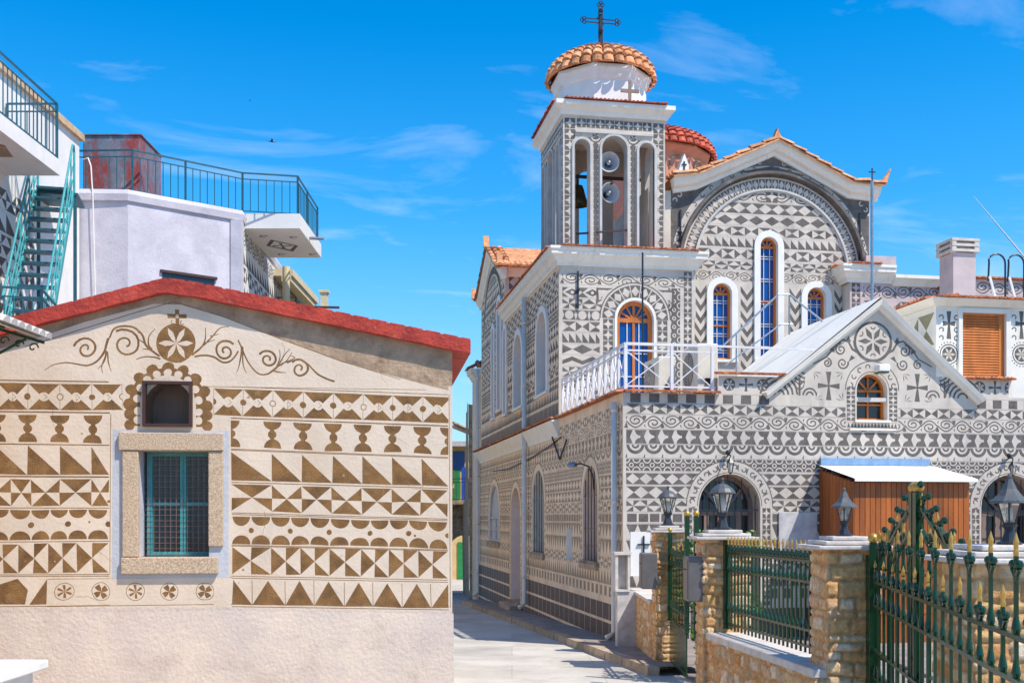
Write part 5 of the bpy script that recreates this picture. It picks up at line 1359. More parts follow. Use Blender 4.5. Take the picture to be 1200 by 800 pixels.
row('tri', edges([295, 333.6, 368.2, 403.4, 437, 470.8, 505]), *zR[6]); H.add([(hu(505), zR[6][0]), (hu(525), zR[6][0]), (hu(525), zR[6][1])], 1)
for a, b in zip((295, 333.6, 368.2, 403.4, 437, 470.8, 505), range(9)): H.add([(hu(a)-.003, zR[6][0]), (hu(a)+.003, zR[6][0]), (hu(a)+.003, zR[6][1]), (hu(a)-.003, zR[6][1])], 1)
for (a, b) in zR: thin(xr_, hu(525), a-.022); thin(xr_, hu(525), b+.014)
# clear overspill at both ends
H.patch([(hu(225), zR[0][0]-.01), (hu(250), zR[0][0]-.01), (hu(250), zR[0][1]+.01), (hu(225), zR[0][1]+.01)], 0)
H.patch([(hu(240), zR[1][0]-.05), (hu(270.5), zR[1][0]-.05), (hu(270.5), zR[1][1]+.005), (hu(240), zR[1][1]+.005)], 0)
H.patch([(hu(250.5), zR[6][0]-.01), (hu(270.5), zR[6][0]-.01), (hu(270.5), zR[6][1]+.01), (hu(250.5), zR[6][1]+.01)], 0)
H.patch([(hu(525.5), zR[6][0]-.03), (.03, zR[6][0]-.03), (.03, zR[0][1]+.05), (hu(525.5), zR[0][1]+.05)], 0)
H.T = None
thin(xL, hu(128), hz(60, 446), .006); thin(hu(235), hu(500), hz(300, 454), .005)
H.add([(hu(526.5), hz(526, 712)), (hu(527.2), hz(526, 712)), (hu(527.2), hz(526, 463)), (hu(526.5), hz(526, 463))], 1)
# scrolls in the gable
def pt(a, b): return (hu(a), hz(a, b))
k_ = 10.3/F
def hsp(px, py, rpx, turn, a0, th=.022, L=3.1):
    cx, cz = pt(px, py); rr = rpx*k_
    return stroke([(cx+rr*(1-.86*t/26)*math.cos(a0+turn*t/26*L*PI), cz+rr*(1-.86*t/26)*math.sin(a0+turn*t/26*L*PI)) for t in range(27)], th, th*.8)
def smooth(P, m=5):
    P = [P[0]]+list(P)+[P[-1]]; o = []
    for i in range(1, len(P)-2):
        for k in range(m):
            t = k/m; o.append(tuple(.5*(2*P[i][j]+(P[i+1][j]-P[i-1][j])*t+(2*P[i-1][j]-5*P[i][j]+4*P[i+1][j]-P[i+2][j])*t*t+(3*P[i][j]-P[i-1][j]-3*P[i+1][j]+P[i+2][j])*t**3) for j in (0, 1)))
    return o+[P[-1]]
def hst(pts, w0, w1): H.add(stroke(smooth([pt(*p) for p in pts]), w0, w1))
H.add(circ(*pt(206, 402), 22.5*k_, 28))
cx, cz = pt(206, 402)
for q in range(6):
    a = q*PI/3; c, d = math.cos(a), math.sin(a); L = 20*k_
    H.add([(cx, cz), (cx+c*L*.3-d*.018, cz+d*L*.3+c*.018), (cx+c*L*.62-d*.024, cz+d*L*.62+c*.024), (cx+c*L, cz+d*L), (cx+c*L*.62+d*.024, cz+d*L*.62-c*.024), (cx+c*L*.3+d*.018, cz+d*L*.3-c*.018)], 0)
x, z = pt(208, 371); H.add([(x-.018, z-.09), (x+.018, z-.09), (x+.018, z+.065), (x-.018, z+.065)]); H.add([(x-.09, z-.018), (x+.09, z-.018), (x+.09, z+.022), (x-.09, z+.022)]); H.add(circ(x, z+.003, .018, 10), 0)
for sg in (-1, 1): H.add(annul(x+sg*.045, z-.055, .012, .02, PI/2, 3*PI/2+1, 8))
for p, q, rr_, tn, a0 in ((147, 403, 18, -1, 2.2), (101, 409, 14, -1, 2.9), (264, 411, 13, 1, .7), (314, 420, 11.5, -1, 2.6), (351, 432, 12, -1, 2.4)): H.add(hsp(p, q, rr_, tn, a0))
hst([(53, 434), (62, 428), (75, 425), (90, 426), (103, 428), (114, 424), (122, 412), (127, 396)], .006, .022)
hst([(128, 396), (133, 386), (143, 382), (156, 383), (166, 392), (171, 404), (180, 412), (187, 417)], .016, .02)
hst([(160, 421), (170, 417), (180, 418), (188, 420)], .008, .018); hst([(181, 385), (174, 394), (174, 404), (178, 409)], .006, .018); hst([(160, 384), (163, 390)], .006, .018)
hst([(162, 397), (170, 402)], .006, .014); hst([(167, 408), (176, 409)], .006, .014)
hst([(124, 411), (122, 425), (115, 433)], .018, .004); hst([(125, 412), (127, 425), (131, 436)], .018, .004); hst([(125, 412), (120, 430), (121, 437)], .012, .004)
hst([(225, 416), (235, 408), (240, 398), (241, 384)], .022, .006); hst([(228, 418), (240, 416), (251, 418), (262, 424), (272, 421), (279, 410)], .02, .014); hst([(238, 405), (248, 395), (257, 385), (268, 383)], .016, .006); hst([(240, 402), (252, 398)], .012, .005); hst([(246, 394), (256, 391)], .012, .005)
hst([(279, 398), (282, 405), (292, 425), (302, 437), (313, 438), (322, 431)], .012, .018)
hst([(283, 405), (281, 425), (277, 436)], .018, .004); hst([(284, 406), (285, 428), (289, 437)], .016, .004)
hst([(322, 432), (330, 425), (345, 419), (340, 416)], .016, .006); hst([(322, 432), (328, 418), (327, 408)], .014, .005); hst([(325, 428), (334, 414), (340, 408)], .014, .005); hst([(324, 430), (336, 421), (342, 412)], .012, .005); hst([(320, 434), (330, 436), (336, 436)], .016, .005)
hst([(336, 424), (348, 421), (358, 424), (366, 432), (376, 441), (392, 447)], .01, .02)
# scalloped wreath round the niche
cx, cz = hu(197), hz(197, 475); Rw = 44*k_
ol = [(cx+Rw*math.cos(t), cz+Rw*math.sin(t)) for t in [PI*i/24 for i in range(25)]]
H.add([(cx+Rw, cz-.20)]+ol+[(cx-Rw, cz-.20)])
for i in range(9): t = PI*i/8; H.add(circ(cx+Rw*math.cos(t), cz+Rw*math.sin(t), .055, 12))
for sg in (-1, 1):
    for q in (.09, .19): H.add(circ(cx+sg*Rw, cz-q, .05, 12))
H.add([(cx+Rw*.72, cz-.26)]+[(cx+Rw*.72*math.cos(PI*i/16), cz+Rw*.80*math.sin(PI*i/16)) for i in range(17)]+[(cx-Rw*.72, cz-.26)], 0)
for i in range(9): t = PI*(i+.5)/9; H.add(circ(cx+Rw*.80*math.cos(t), cz+Rw*.87*math.sin(t), .038, 10), 0)
for sg in (-1, 1):
    for q in (.06, .14): H.add(circ(cx+sg*Rw*.78, cz-q, .038, 10), 0)
nx0, nx1, nz0, nz1 = hu(168), hu(226), hz(197, 500), hz(197, 447)
H.hole([(nx0+.015, nz0+.015), (nx1-.015, nz0+.015), (nx1-.015, nz1-.015), (nx0+.015, nz1-.015)])
# limewash border and granite window
ox0, ox1, oz0, oz1 = hu(163), hu(245), hz(200, 652), hz(200, 528)
H.patch([(hu(131), hz(200, 677)), (hu(268), hz(200, 677)), (hu(268), hz(200, 504)), (hu(131), hz(200, 504))], 4)
H.add([(hu(129), hz(200, 679)), (hu(131), hz(200, 679)), (hu(131), hz(200, 502)), (hu(129), hz(200, 502))], 0)
H.hole([(ox0, oz0), (ox1, oz0), (ox1, oz1), (ox0, oz1)])
rc = random.Random(12)
for (px_, py_, an, n_c) in ((330, 400, -1.2, 9), (440, 425, -.5, 8), (60, 470, -1.5, 9), (225, 505, -1.3, 5), (500, 560, -1.7, 9), (310, 600, -1.4, 7), (110, 640, -.3, 7), (400, 650, -2.0, 6), (90, 700, -.1, 8), (180, 440, 1.9, 4), (460, 500, -1.2, 7)):
    p_ = Vector(pt(px_, py_)); L_ = [tuple(p_)]
    for q in range(n_c): an += rc.uniform(-.6, .6); p_ = p_+Vector((math.cos(an), math.sin(an)))*rc.uniform(.02, .05); L_.append(tuple(p_))
    H.add(stroke(L_, .0045, .0015), 1)
for q in range(26):   # flaked spots in the scraped and plain plaster
    c_ = pt(rc.uniform(5, 520), rc.uniform(455, 706)); r_ = rc.uniform(.006, .018)
    if ox0-.25 < c_[0] < ox1+.25 and oz0-.25 < c_[1] < oz1+.7: continue
    H.add([(c_[0]+r_*rc.uniform(.5, 1.3)*math.cos(a*PI/4), c_[1]+r_*rc.uniform(.5, 1.2)*math.sin(a*PI/4)) for a in range(8)], rc.choice([0, 0, 1, 2]))
hw = H.build('front_wall', [M_HL, M_HD, M_HG, M_PLN, M_LIME], HR, I4)
DP = 7.5
mb = MB(); mb.face([(0, 0, .2), (0, DP, .2), (0, DP, ER[1]), (0, 0, ER[1])]); mb.build('side_wall', M_HL, HR)
mb = MB(); mb.face([(EL[0], DP, -.3), (0, DP, -.3), (0, DP, ER[1]), (APX, DP, APZ), (EL[0], DP, EL[1])]); mb.build('rear_wall', M_HL, HR)
mb = MB(); mb.face([(EL[0], 0, .2), (EL[0], DP, .2), (EL[0], DP, EL[1]), (EL[0], 0, EL[1])]); mb.build('side_wall', M_HL, HR)
# plinth skin with a rounded, uneven foot bulge
mb = MB(); rows = []
zt_ = hz(300, 713)-.01
for j in range(9):
    z = .1+(zt_-.1)*j/8; rr_ = []
    for i in range(60):
        x = EL[0]+(0-EL[0])*i/59; n1 = noise.noise(Vector((x*1.4, z*1.6, 3)))
        rr_.append((x+(.012 if i == 59 else 0), -.012-.03*(1-j/8)-.012*n1 if j < 8 else -.004, z-.026*max(0, x-xr_)*(j/8)))
    rows.append(rr_)
mb.grid(rows); mb.grid([[(0.012, r_[-1][1], r_[-1][2]) for r_ in rows], [(0.012, .6, r_[-1][2]) for r_ in rows]])
mb.build('plinth', M_PLN, HR, True)
# roof: red painted verge and slab
roof = MB()
fT = .125
pa = [(EL[0]-.3, EL[1]-.3*sl), (APX, APZ)]; srt = (APZ-ER[1])/(0-APX)
pb = (ER[0]+.17, ER[1]-.17*srt)
def roofline(k): return [(EL[0]-.3, EL[1]-.3*sl+k), (APX-.25, APZ-.25*sl+k*1.0), (APX-.05, APZ+k-.012), (APX+.2, APZ-.2*srt+k), (pb[0], pb[1]+k)]
lo, hi = roofline(0), roofline(fT)
N = 70
def interp(line, t):
    L = [0]
    for a, b in zip(line, line[1:]): L.append(L[-1]+math.hypot(b[0]-a[0], b[1]-a[1]))
    d = t*L[-1]
    for i in range(len(line)-1):
        if d <= L[i+1]+1e-9:
            f = (d-L[i])/(L[i+1]-L[i]); return (line[i][0]+(line[i+1][0]-line[i][0])*f, line[i][1]+(line[i+1][1]-line[i][1])*f)
rows = [[], [], [], [], []]
for i in range(N+1):
    a, b = interp(lo, i/N), interp(hi, i/N); j1, j2 = noise.noise(Vector((a[0]*5, 0, 0)))*.012, noise.noise(Vector((a[0]*9, 4, 0)))*.010
    rows[0].append((a[0], .0, a[1]+j1*.4)); rows[1].append((a[0], -.085, a[1]+j1)); rows[2].append((b[0], -.10, b[1]+j2)); rows[3].append((b[0], .05, b[1]+.02+j2)); rows[4].append((b[0], DP+.1, b[1]+.02))
roof.grid(rows); a, b = lo[-1], hi[-1]
roof.face([(a[0], -.085, a[1]), (a[0], DP, a[1]), (b[0], DP, b[1]), (b[0], -.10, b[1])]); roof.face([(0, 0, ER[1]-.0), (a[0], 0, a[1]), (a[0], DP, a[1]), (0, DP, ER[1])])
for i in range(34):   # tile joints show as small lips on the verge
    p = interp(hi, (i+.5)/34); q = interp(hi, min(1, (i+1.3)/34)); roof.bar((p[0], -.02, p[1]+.012), (q[0], -.02, q[1]+.013), .045, .014)
roof.build('red_roof_edge', M_RED, HR)
# small square window in the wreath
mb = MB(); t = .028
mb.ring([(nx0, nz0), (nx1, nz0), (nx1, nz1), (nx0, nz1)], [(nx0+t, nz0+t), (nx1-t, nz0+t), (nx1-t, nz1-t), (nx0+t, nz1-t)], -.05, .03)
nf = mb.build('display_frame', M_BRN, HR)
mb = MB(); mb.face([(nx0+t, .0, nz0+t), (nx1-t, .0, nz0+t), (nx1-t, .0, nz1-t), (nx0+t, .0, nz1-t)])
gm = bpy.data.materials.new('clear_glass'); gm.use_nodes = True; gp = gm.node_tree.nodes['Principled BSDF']; gp.inputs['Transmission Weight'].default_value = 1; gp.inputs['IOR'].default_value = 1.02; gp.inputs['Roughness'].default_value = .02
mb.build('pane', gm, nf)
nw = Wall([(nx0, nz0), (nx1, nz0), (nx1, nz1), (nx0, nz1)], 0); ncx = (nx0+nx1)/2
nw.hole(arch(ncx, nz0-.01, nz0+.21, .43, 14)); nw.build('niche_face', [M_CREAM], nf, Matrix.Translation((0, .03, 0)))
mb = MB(); pts = arch(ncx, nz0, nz0+.21, .43, 14); mb.grid([[(x, .03, z) for x, z in pts], [(ncx+(x-ncx)*.9, .30, z) for x, z in pts]]); mb.face([(ncx+(x-ncx)*.9, .30, z) for x, z in pts][::-1]); mb.build('niche', M_DOORB, nf)
# granite surround of the big window, stones slightly uneven
mb = MB()
def gb(a, b, c, d, pr=.035):
    x0, x1, z0, z1 = hu(a), hu(b), hz(200, d), hz(200, c); mb.box(x0, x1, -pr, .20, z0, z1)
gb(140, 262, 507, 528, .045); gb(144, 163, 528.6, 652, .035); gb(244.6, 262, 528.6, 640, .03); gb(143, 256, 652.6, 672, .05)
wf = mb.build('granite_surround', M_GRAN, HR)
bm_ = wf.modifiers.new('Bevel', 'BEVEL'); bm_.width = .008; bm_.segments = 2
# inner plastered reveal + window
fy = .24
mb = MB(); mb.grid([[(ox0+.001, -.0, oz0), (ox0+.001, fy+.2, oz0)], [(ox0+.001, 0, oz1), (ox0+.001, fy+.2, oz1)]]); mb.grid([[(ox1-.001, .2, oz0), (ox1-.001, fy+.2, oz0)], [(ox1-.001, .2, oz1), (ox1-.001, fy+.2, oz1)]]); mb.grid([[(ox0, .2, oz1), (ox0, fy+.2, oz1)], [(ox1, .2, oz1), (ox1, fy+.2, oz1)]]); mb.grid([[(ox0, .2, oz0), (ox0, fy+.2, oz0)], [(ox1, .2, oz0), (ox1, fy+.2, oz0)]])
mb.build('reveal', M_LAV, HR)  # shade of the recess carried by the lavender tint
mb = MB(); t = .05
mb.ring([(ox0+.03, oz0), (ox1, oz0), (ox1, oz1), (ox0+.03, oz1)], [(ox0+.03+t, oz0+.04), (ox1-t*.6, oz0+.04), (ox1-t*.6, oz1-t*.8), (ox0+.03+t, oz1-t*.8)], fy-.04, fy+.04)
xm = (ox0+ox1)/2+.045; zm = oz0+(oz1-oz0)*.50
mb.box(xm-.028, xm-.002, fy-.035, fy+.03, oz0+.03, oz1-.03); mb.box(xm+.002, xm+.030, fy-.035, fy+.03, oz0+.03, oz1-.03)
for a, b in ((ox0+.03+t, xm-.028), (xm+.03, ox1-.03)): mb.box(a, b, fy-.025, fy+.02, zm-.016, zm+.016)
win = mb.build('window', M_TEAL, HR)
mb = MB(); mb.face([(ox0+.05, fy+.01, oz0+.02), (ox1-.02, fy+.01, oz0+.02), (ox1-.02, fy+.01, oz1-.03), (ox0+.05, fy+.01, oz1-.03)]); mb.build('pane', M_GLD, win)
mb = MB()
nx_, nzz = 12, 19
for i in range(nx_): x = ox0+.05+(ox1-ox0-.07)*i/(nx_-1); mb.bar((x, fy-.075, oz0+.01), (x, fy-.075, oz1-.01), .0034)
for i in range(nzz): z = oz0+.02+(oz1-oz0-.04)*i/(nzz-1); mb.bar((ox0+.02, fy-.070, z), (ox1-.005, fy-.070, z), .0034)
mb.build('wire_grille', mat('rusty_wire', (0.26, 0.15, 0.11), .8, .3, 10), win)

# ================================================================== neighbour house off the left edge with canopy and steps
nh = thing('neighbour_house', 'plain plastered house at the left edge carrying a small tiled canopy', 'house', (-6.6, 7.6, gz(7.6)))
mb = MB(); mb.box(-2, 2.05, -2, 1.55, 0, 4.2); mb.build('wall', M_HL, nh)
ct = thing('door_canopy', 'small tiled canopy on green scrolled iron brackets at the far left of the house front', 'canopy', (-4.55, 9.0, 4.0))
mb = MB(); 
CX1 = .72
for i in range(7): y = -.75+i*.125; barrel(mb, (0, y, .10), (CX1*.5, y, -.03), .055); barrel(mb, (CX1*.48, y, -.01), (CX1, y, -.12), .058)
mb.face([(0, -.82, .09), (CX1-.02, -.82, -.14), (CX1-.02, .05, -.14), (0, .05, .09)])
mb.build('tiles', M_CAP, ct)
for y in (-.72, -.02):
    mb = MB(); mb.tube([(0, y, .05), (CX1-.03, y, -.16)], .014, 6); mb.tube([(0, y, -.42), (CX1*.75, y, -.13)], .012, 6)
    for q in range(5):
        c = Vector((.12+q*.12, y, -.06-q*.028)); mb.tube([(c.x+.045*(1-t/12)*math.cos(t*.6), y, c.z-.03+.045*(1-t/12)*math.sin(t*.6)) for t in range(11)], .007, 5)
    mb.build('bracket', M_GRN, ct)
st = thing('outside_steps', 'worn white stone steps in the lower left corner against the plastered plinth', 'steps', (-4.3, 8.6, gz(8.6)))
for i, (x1, z) in enumerate(((.62, 1.0), (.50, .82))):
    mb = MB(); zz_ = z-.08; mb.box(-.25, x1-.08*i, -.75+.0*i, .05-.2*i, zz_-.07, zz_); mb.box(-.2, x1-.1-.08*i, -.70, .0-.2*i, zz_-(.18 if i == 0 else .7), zz_-.072)
    o = mb.build('step', M_WH, st); bv = o.modifiers.new('Bevel', 'BEVEL'); bv.width = .012; bv.segments = 2

# ================================================================== BUILDINGS BEHIND THE LEFT HOUSE
def railing(name, pts, z0, z1, m, parent, gap=.13, posts=True, r=.009):
    """two rails with vertical bars along a path of (x,y)"""
    mb = MB()
    for a, b in zip(pts, pts[1:]):
        for z in (z0+.05, z1-.14, z1): mb.bar((a[0], a[1], z), (b[0], b[1], z), .032 if z == z1 else .022)
    rl = mb.build(name, m, parent)
    pm = MB().bar((0, 0, 0), (0, 0, z1-z0), .04).build('post', m, rl); first = True
    bm2 = MB().bar((0, 0, .05), (0, 0, z1-z0-(.14)), .016).build('baluster', m, rl); fb = True
    for a, b in zip(pts, pts[1:]):
        L = math.hypot(b[0]-a[0], b[1]-a[1]); n = max(2, int(L/gap))
        for i in range(n+1):
            x, y = a[0]+(b[0]-a[0])*i/n, a[1]+(b[1]-a[1])*i/n
            src = pm if i in (0, n) or (n > 12 and i == n//2) else bm2
            if src is pm: o = pm if first else pm.copy(); first_was = first; first = False; new = not first_was
            else: o = bm2 if fb else bm2.copy(); new = not fb; fb = False
            if new: COL.objects.link(o); o.parent = rl
            o.location = (x, y, z0)
    return rl
ah = thing('balcony_house', 'tall white house at upper left with grey scraped patterns and a long railed balcony', 'house', (-11.5, 18.5, gz(18)))
ax, ay, az = ah.location
Ma = Matrix.Translation((-ax, -ay, -az))
WAh = Wall([(12.0, -1), (23.4, -1), (23.4, 10.5), (12.0, 10.5)], .005, 90); WAh.n = 8
z = 8.4; i = 0
while z > 4.5: WAh.band(['xq', 'saw', 'pin', 'bh', 'tri', 'saw2'][i % 6], 16.5, 21.2, z-.36, z, .38); z -= .42; i += 1
WAh.build('side_wall', [M_WH, M_CD], ah, Ma @ Matrix.Translation((-9.3, 0, 0)) @ Matrix.Rotation(PI/2, 4, 'Z'))
mb = MB(Ma); mb.box(-14, -9.31, 12, 23.39, -1, 10.45); mb.build('house_body', M_WH, ah)
mb = MB(Ma); mb.box(-14.05, -9.22, 11.95, 23.5, 10.5, 10.64); mb.build('roof_coping', mat('tan_coping', (.62, .43, .25), .9, .25, 4, .2, 30), ah)
mb = MB(Ma); mb.box(-9.3, -8.3, 12, 20.0, 8.67, 8.95); bs = mb.build('balcony_slab', M_WH, ah)
for (x, y, s_) in ((-8.85, 18.6, .35), (-8.8, 17.3, .3)): mb = MB(Ma); mb.prismz([(x+s_*(1+.25*math.sin(3*t+x))*math.cos(t)*.8, y+s_*(1.3+.3*math.cos(2*t))*math.sin(t)) for t in [k*PI/7 for k in range(14)]], 8.664, 8.672); mb.build('bare_patch', M_HG, bs)
railing('balcony_railing', [(-8.34-ax, 12-ay), (-8.34-ax, 19.95-ay), (-9.25-ax, 19.95-ay)], 8.95-az, 9.97-az, M_TEALD, ah, .16)

bh = thing('whitewashed_house', 'shade-tinted white flat roofed house with peeling plaster and a roof railing behind the gabled house', 'house', (-8.0, 26, gz(26)))
bx, by, bz = bh.location; Mb = Matrix.Translation((-bx, -by, -bz))
A_, B_, C_, D_ = (-9.9, 23.45), (-8.29, 23.5), (-6.24, 25.1), (-6.50, 30.6)
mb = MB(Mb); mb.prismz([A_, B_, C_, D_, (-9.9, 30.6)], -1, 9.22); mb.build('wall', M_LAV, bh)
mb = MB(Mb); rows = []
cop = [A_, (-9.1, 23.45), B_, (-7.6, 24.04), (-6.9, 24.58), C_, D_]
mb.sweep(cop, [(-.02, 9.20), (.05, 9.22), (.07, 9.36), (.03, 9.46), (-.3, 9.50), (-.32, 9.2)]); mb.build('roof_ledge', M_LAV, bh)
mb = MB(Mb); d = (Vector(C_)-Vector(B_)).normalized(); n_ = Vector((d.y, -d.x)); c_ = Vector(C_)-d*.12+n_*.03
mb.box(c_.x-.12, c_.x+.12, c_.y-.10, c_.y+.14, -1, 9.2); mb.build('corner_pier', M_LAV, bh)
mb = MB(Mb); p = Vector(B_)+d*.75+n_*.012; q = Vector(B_)+d*1.95+n_*.012
mb.face([(p.x, p.y, 7.2), (q.x, q.y, 7.2), (q.x, q.y, 7.78), (p.x, p.y, 7.78)]); wv = mb.build('window', M_GLD, bh)
mb = MB(Mb); p2_ = Vector(B_)+d*.70+n_*.03; q2_ = Vector(B_)+d*2.0+n_*.03; mb.bar((p2_.x, p2_.y, 7.81), (q2_.x, q2_.y, 7.81), .06); mb.build('window_lintel', M_BRN, wv)
Lf = math.hypot(D_[0]-C_[0], D_[1]-C_[1]); ang = math.atan2(D_[1]-C_[1], D_[0]-C_[0])
WBh = Wall([(0, 3), (Lf, 3), (Lf, 9.2), (0, 9.2)], .005, 99); WBh.n = 8
z = 9.1
for k_2, h_ in (('scroll', .4), ('saw', .34), ('bh', .34), ('tri', .34), ('pin', .34), ('hour', .34), ('saw2', .34)): WBh.band(k_2, .15, Lf-.1, z-h_, z, .36); z -= h_+.07
WBh.build('patterned_side_wall', [M_WH, M_CD], bh, Mb @ Matrix.Translation((C_[0]+.012, C_[1], 0)) @ Matrix.Rotation(ang, 4, 'Z'))
sl_ = Wall([(-6.3, -28.25), (-4.95, -28.25), (-4.95, -25.4), (-6.3, -25.4)], .003, 3)   # underside of the slab, drawn in (x,-y)
sl_.add([(-5.85, -26.4), (-5.3, -27.0), (-5.55, -27.6), (-6.1, -27.0)]); sl_.add([(-5.80, -26.55), (-5.40, -27.0), (-5.58, -27.4), (-6.0, -27.0)], 0)
for c_2 in ((-5.95, -26.1), (-5.25, -26.2), (-5.1, -27.9), (-5.9, -27.9)): sl_.add(annul(*c_2, .06, .11, 0, 5, 8))
sl_.cell('cross', -5.95, -5.45, -27.25, -26.75)
sl_.build('slab_underside', [M_WH, M_CD], bh, Mb @ Matrix.Translation((0, 0, 9.13)) @ Matrix.Rotation(PI/2, 4, 'X') @ Matrix.Identity(4))
mb = MB(Mb); mb.box(-6.3, -4.95, 25.4, 28.25, 9.135, 9.48); mb.build('balcony_slab', M_WH, bh)
mb = MB(Mb); mb.tube([(-4.95, 26.6, 9.22), (-4.6, 26.6, 9.2)], .04, 8); mb.build('drain_spout', M_STEEL, bh)
railing('roof_railing', [(x-bx, y-by) for x, y in ((-9.8, 23.75), (-8.25, 23.66), (-6.25, 25.25), (-5.02, 25.5), (-5.02, 28.1))], 9.45-bz, 10.38-bz, M_TEALD, bh, .17)
mb = MB(Mb); mb.tube([(-8.95, 23.40, 7), (-9.0, 23.38, 9.3), (-9.05, 23.40, 9.95), (-9.15, 23.5, 10.15), (-9.3, 23.6, 10.15)], .013, 6); mb.build('white_cable', M_WH, bh)
tk = thing('roof_tank', 'rust streaked grey metal tank standing on the flat roof at upper left', 'tank', (-8.82, 24.7, 9.5), 0)
mb = MB(); mb.box(-.65, .62, -.68, .75, 0, 1.32); o = mb.build('tank_shell', M_TANK, tk); bv = o.modifiers.new('Bevel', 'BEVEL'); bv.width = .02; bv.segments = 2
mb = MB(); mb.box(-.68, .65, -.71, .78, 1.321, 1.345); mb.build('tank_lid', M_TANK, tk)
# teal staircase
sc_ = thing('metal_staircase', 'open teal steel staircase climbing beside the patterned wall at far left', 'staircase', (-8.13, 18.22, 5.1), R(14))
NS = 15; run, rise = 2.85, 3.52; sw_ = .62
tr0 = MB().box(-sw_/2, sw_/2, -.11, .11, -.02, .018).build('tread', M_TEALD, sc_)
for i in range(NS):
    o = tr0 if i == 0 else tr0.copy()
    if i: COL.objects.link(o); o.parent = sc_
    o.location = (0, run*i/(NS-1), .1+rise*i/(NS-1))
for sg in (-1, 1):
    mb = MB(); x = sg*(sw_/2+.02); mb.bar((x, -.15, -.10), (x, run+.1, rise+.06), .03, .13); mb.build('stringer', M_TEAL, sc_)
    mb = MB()
    mb.tube([(x, -.2, .92), (x, run, rise+.98), (x, run+.12, rise+1.0), (x, run+.2, rise+.9), (x, run+.2, rise+.1)], .022, 8); mb.tube([(x, -.15, .50), (x, run, rise+.56)], .014, 6); mb.tube([(x, -.15, .25), (x, run, rise+.30)], .012, 6)
    for i in range(0, 14, 2): t = i/13; mb.tube([(x, run*t, rise*t), (x, run*t, rise*t+.95)], .014, 6)
    mb.build('handrail', M_TEAL, sc_)
mb = MB(); mb.box(-.75, .42, run+.05, run+.95, rise+.02, rise+.07); mb.build('top_platform', M_TEALD, sc_)
mb = MB(); mb.box(-1.1, .5, -1.5, -.08, -.10, -.02); mb.build('lower_landing', M_TEALD, sc_)
mb = MB()
for x, y in ((-.3, -.1), (.33, -.1), (.33, -1.4), (-.3, run+.1), (.36, run+.1), (-.65, run+.9)): mb.bar((x, y, -5.4), (x, y, -.02 if y < 1 else rise), .06)
mb.build('support_post', M_TEALD, sc_)
railing('landing_railing', [(.48, -.1), (.48, -1.45), (-1.0, -1.45)], -.02, .85, M_TEALD, sc_, .13)

# yellow house further on
yh = thing('yellow_house', 'cream yellow house with deep eaves and a round column seen beyond the balcony', 'house', (-8, 33, gz(33)))
yx, yy_, yz = yh.location; My = Matrix.Translation((-yx, -yy_, -yz))
mb = MB(My); mb.box(-11, -6.35, 30.7, 37, -1, 8.85); mb.build('wall', M_CRM2, yh)
mb = MB(My); mb.box(-11, -5.9, 29.3, 33.2, 8.9, 9.08); mb.box(-6.2, -5.95, 29.3, 33.1, 8.75, 8.898); mb.build('eaves_slab', M_CRM2, yh)
mb = MB(My); mb.tube([(-5.95, 28.7, -1), (-5.95, 28.7, 9.0)], .10, 14); mb.build('column', M_CRM2, yh)
mb = MB(My); mb.box(-6.349, -6.33, 31.2, 32.0, 6.8, 8.2); mb.build('window', M_DARK, yh)
railing('balcony_railing', [(-6.25-yx, 29.0-yy_), (-5.75-yx, 29.0-yy_), (-5.7-yx, 31-yy_)], 7.3-yz, 8.25-yz, M_IRON, yh, .2)
mb = MB(My); mb.bar((-6.3, 30.5, 8.3), (-4.9, 30.9, 8.35), .06); mb.build('awning_rod', M_BRN, yh)
mb = MB(My); mb.box(-7.5, -5.85, 33.3, 37, -1, 8.85); mb.build('rear_wing', M_YEL, yh)
mb = MB(My); mb.box(-5.98, -5.78, 34.0, 34.25, 8.8, 9.42); mb.box(-6.03, -5.73, 33.96, 34.29, 9.42, 9.50); mb.build('chimney', M_CRM2, yh)

# ================================================================== THE LANE BEYOND
rh = thing('stone_house', 'old bare stone house at the end of the church wall', 'house', (.3, 43, gz(43)))
mb = MB(Matrix.Translation((-.3, -43, -gz(43))))
rows = []
tp = [(40.4, 6.6), (41, 6.75), (41.6, 6.4), (42.4, 6.5), (42.6, 4.9), (43.4, 3.2), (45, 3.0), (47, 2.9)]
mb.grid([[(-1.55-.05*(y-40)*1.6, y, -1.2) for y, z in tp], [(-1.60-.05*(y-40)*1.6, y, z) for y, z in tp]])
mb.face([(-1.57, 40.4, -1.2), (3, 40.4, -1.2), (3, 40.4, 6.4), (-1.0, 40.4, 6.5), (-1.62, 40.4, 6.6)]); mb.box(-1.4, 3, 40.5, 42.4, -1, 6.1); mb.box(-1.4, 3, 42.41, 47, -1, 2.8)
mb.build('wall', M_STONEW, rh)
ya = thing('lane_house', 'small ochre house with a balcony and blue and green shutters down the lane', 'house', (-4, 48, gz(48)))
Ml = Matrix.Translation((4, -48, -gz(48)))
mb = MB(Ml); mb.box(-7, -1.9, 46, 52, 2.96, 5.35); mb.build('wall', M_YEL, ya)
mb = MB(Ml); mb.box(-7, -1.62, 45.2, 52, 5.36, 5.56); mb.build('roof_slab', M_CAP, ya)
mb = MB(Ml)
for i in range(12): barrel(mb, (-2.5+.0*i, 45.4+i*.2, 6.35), (-1.55, 45.4+i*.2, 5.95), .09)
mb.face([(-2.6, 45.3, 6.3), (-1.6, 45.3, 5.9), (-1.6, 47.7, 5.9), (-2.6, 47.7, 6.3)]); mb.build('tiled_canopy', M_STONEW, ya)
mb = MB(Ml); mb.box(-2.5, -2.0, 45.97, 45.99, 4.4, 5.2); mb.build('window', M_GLB, ya)
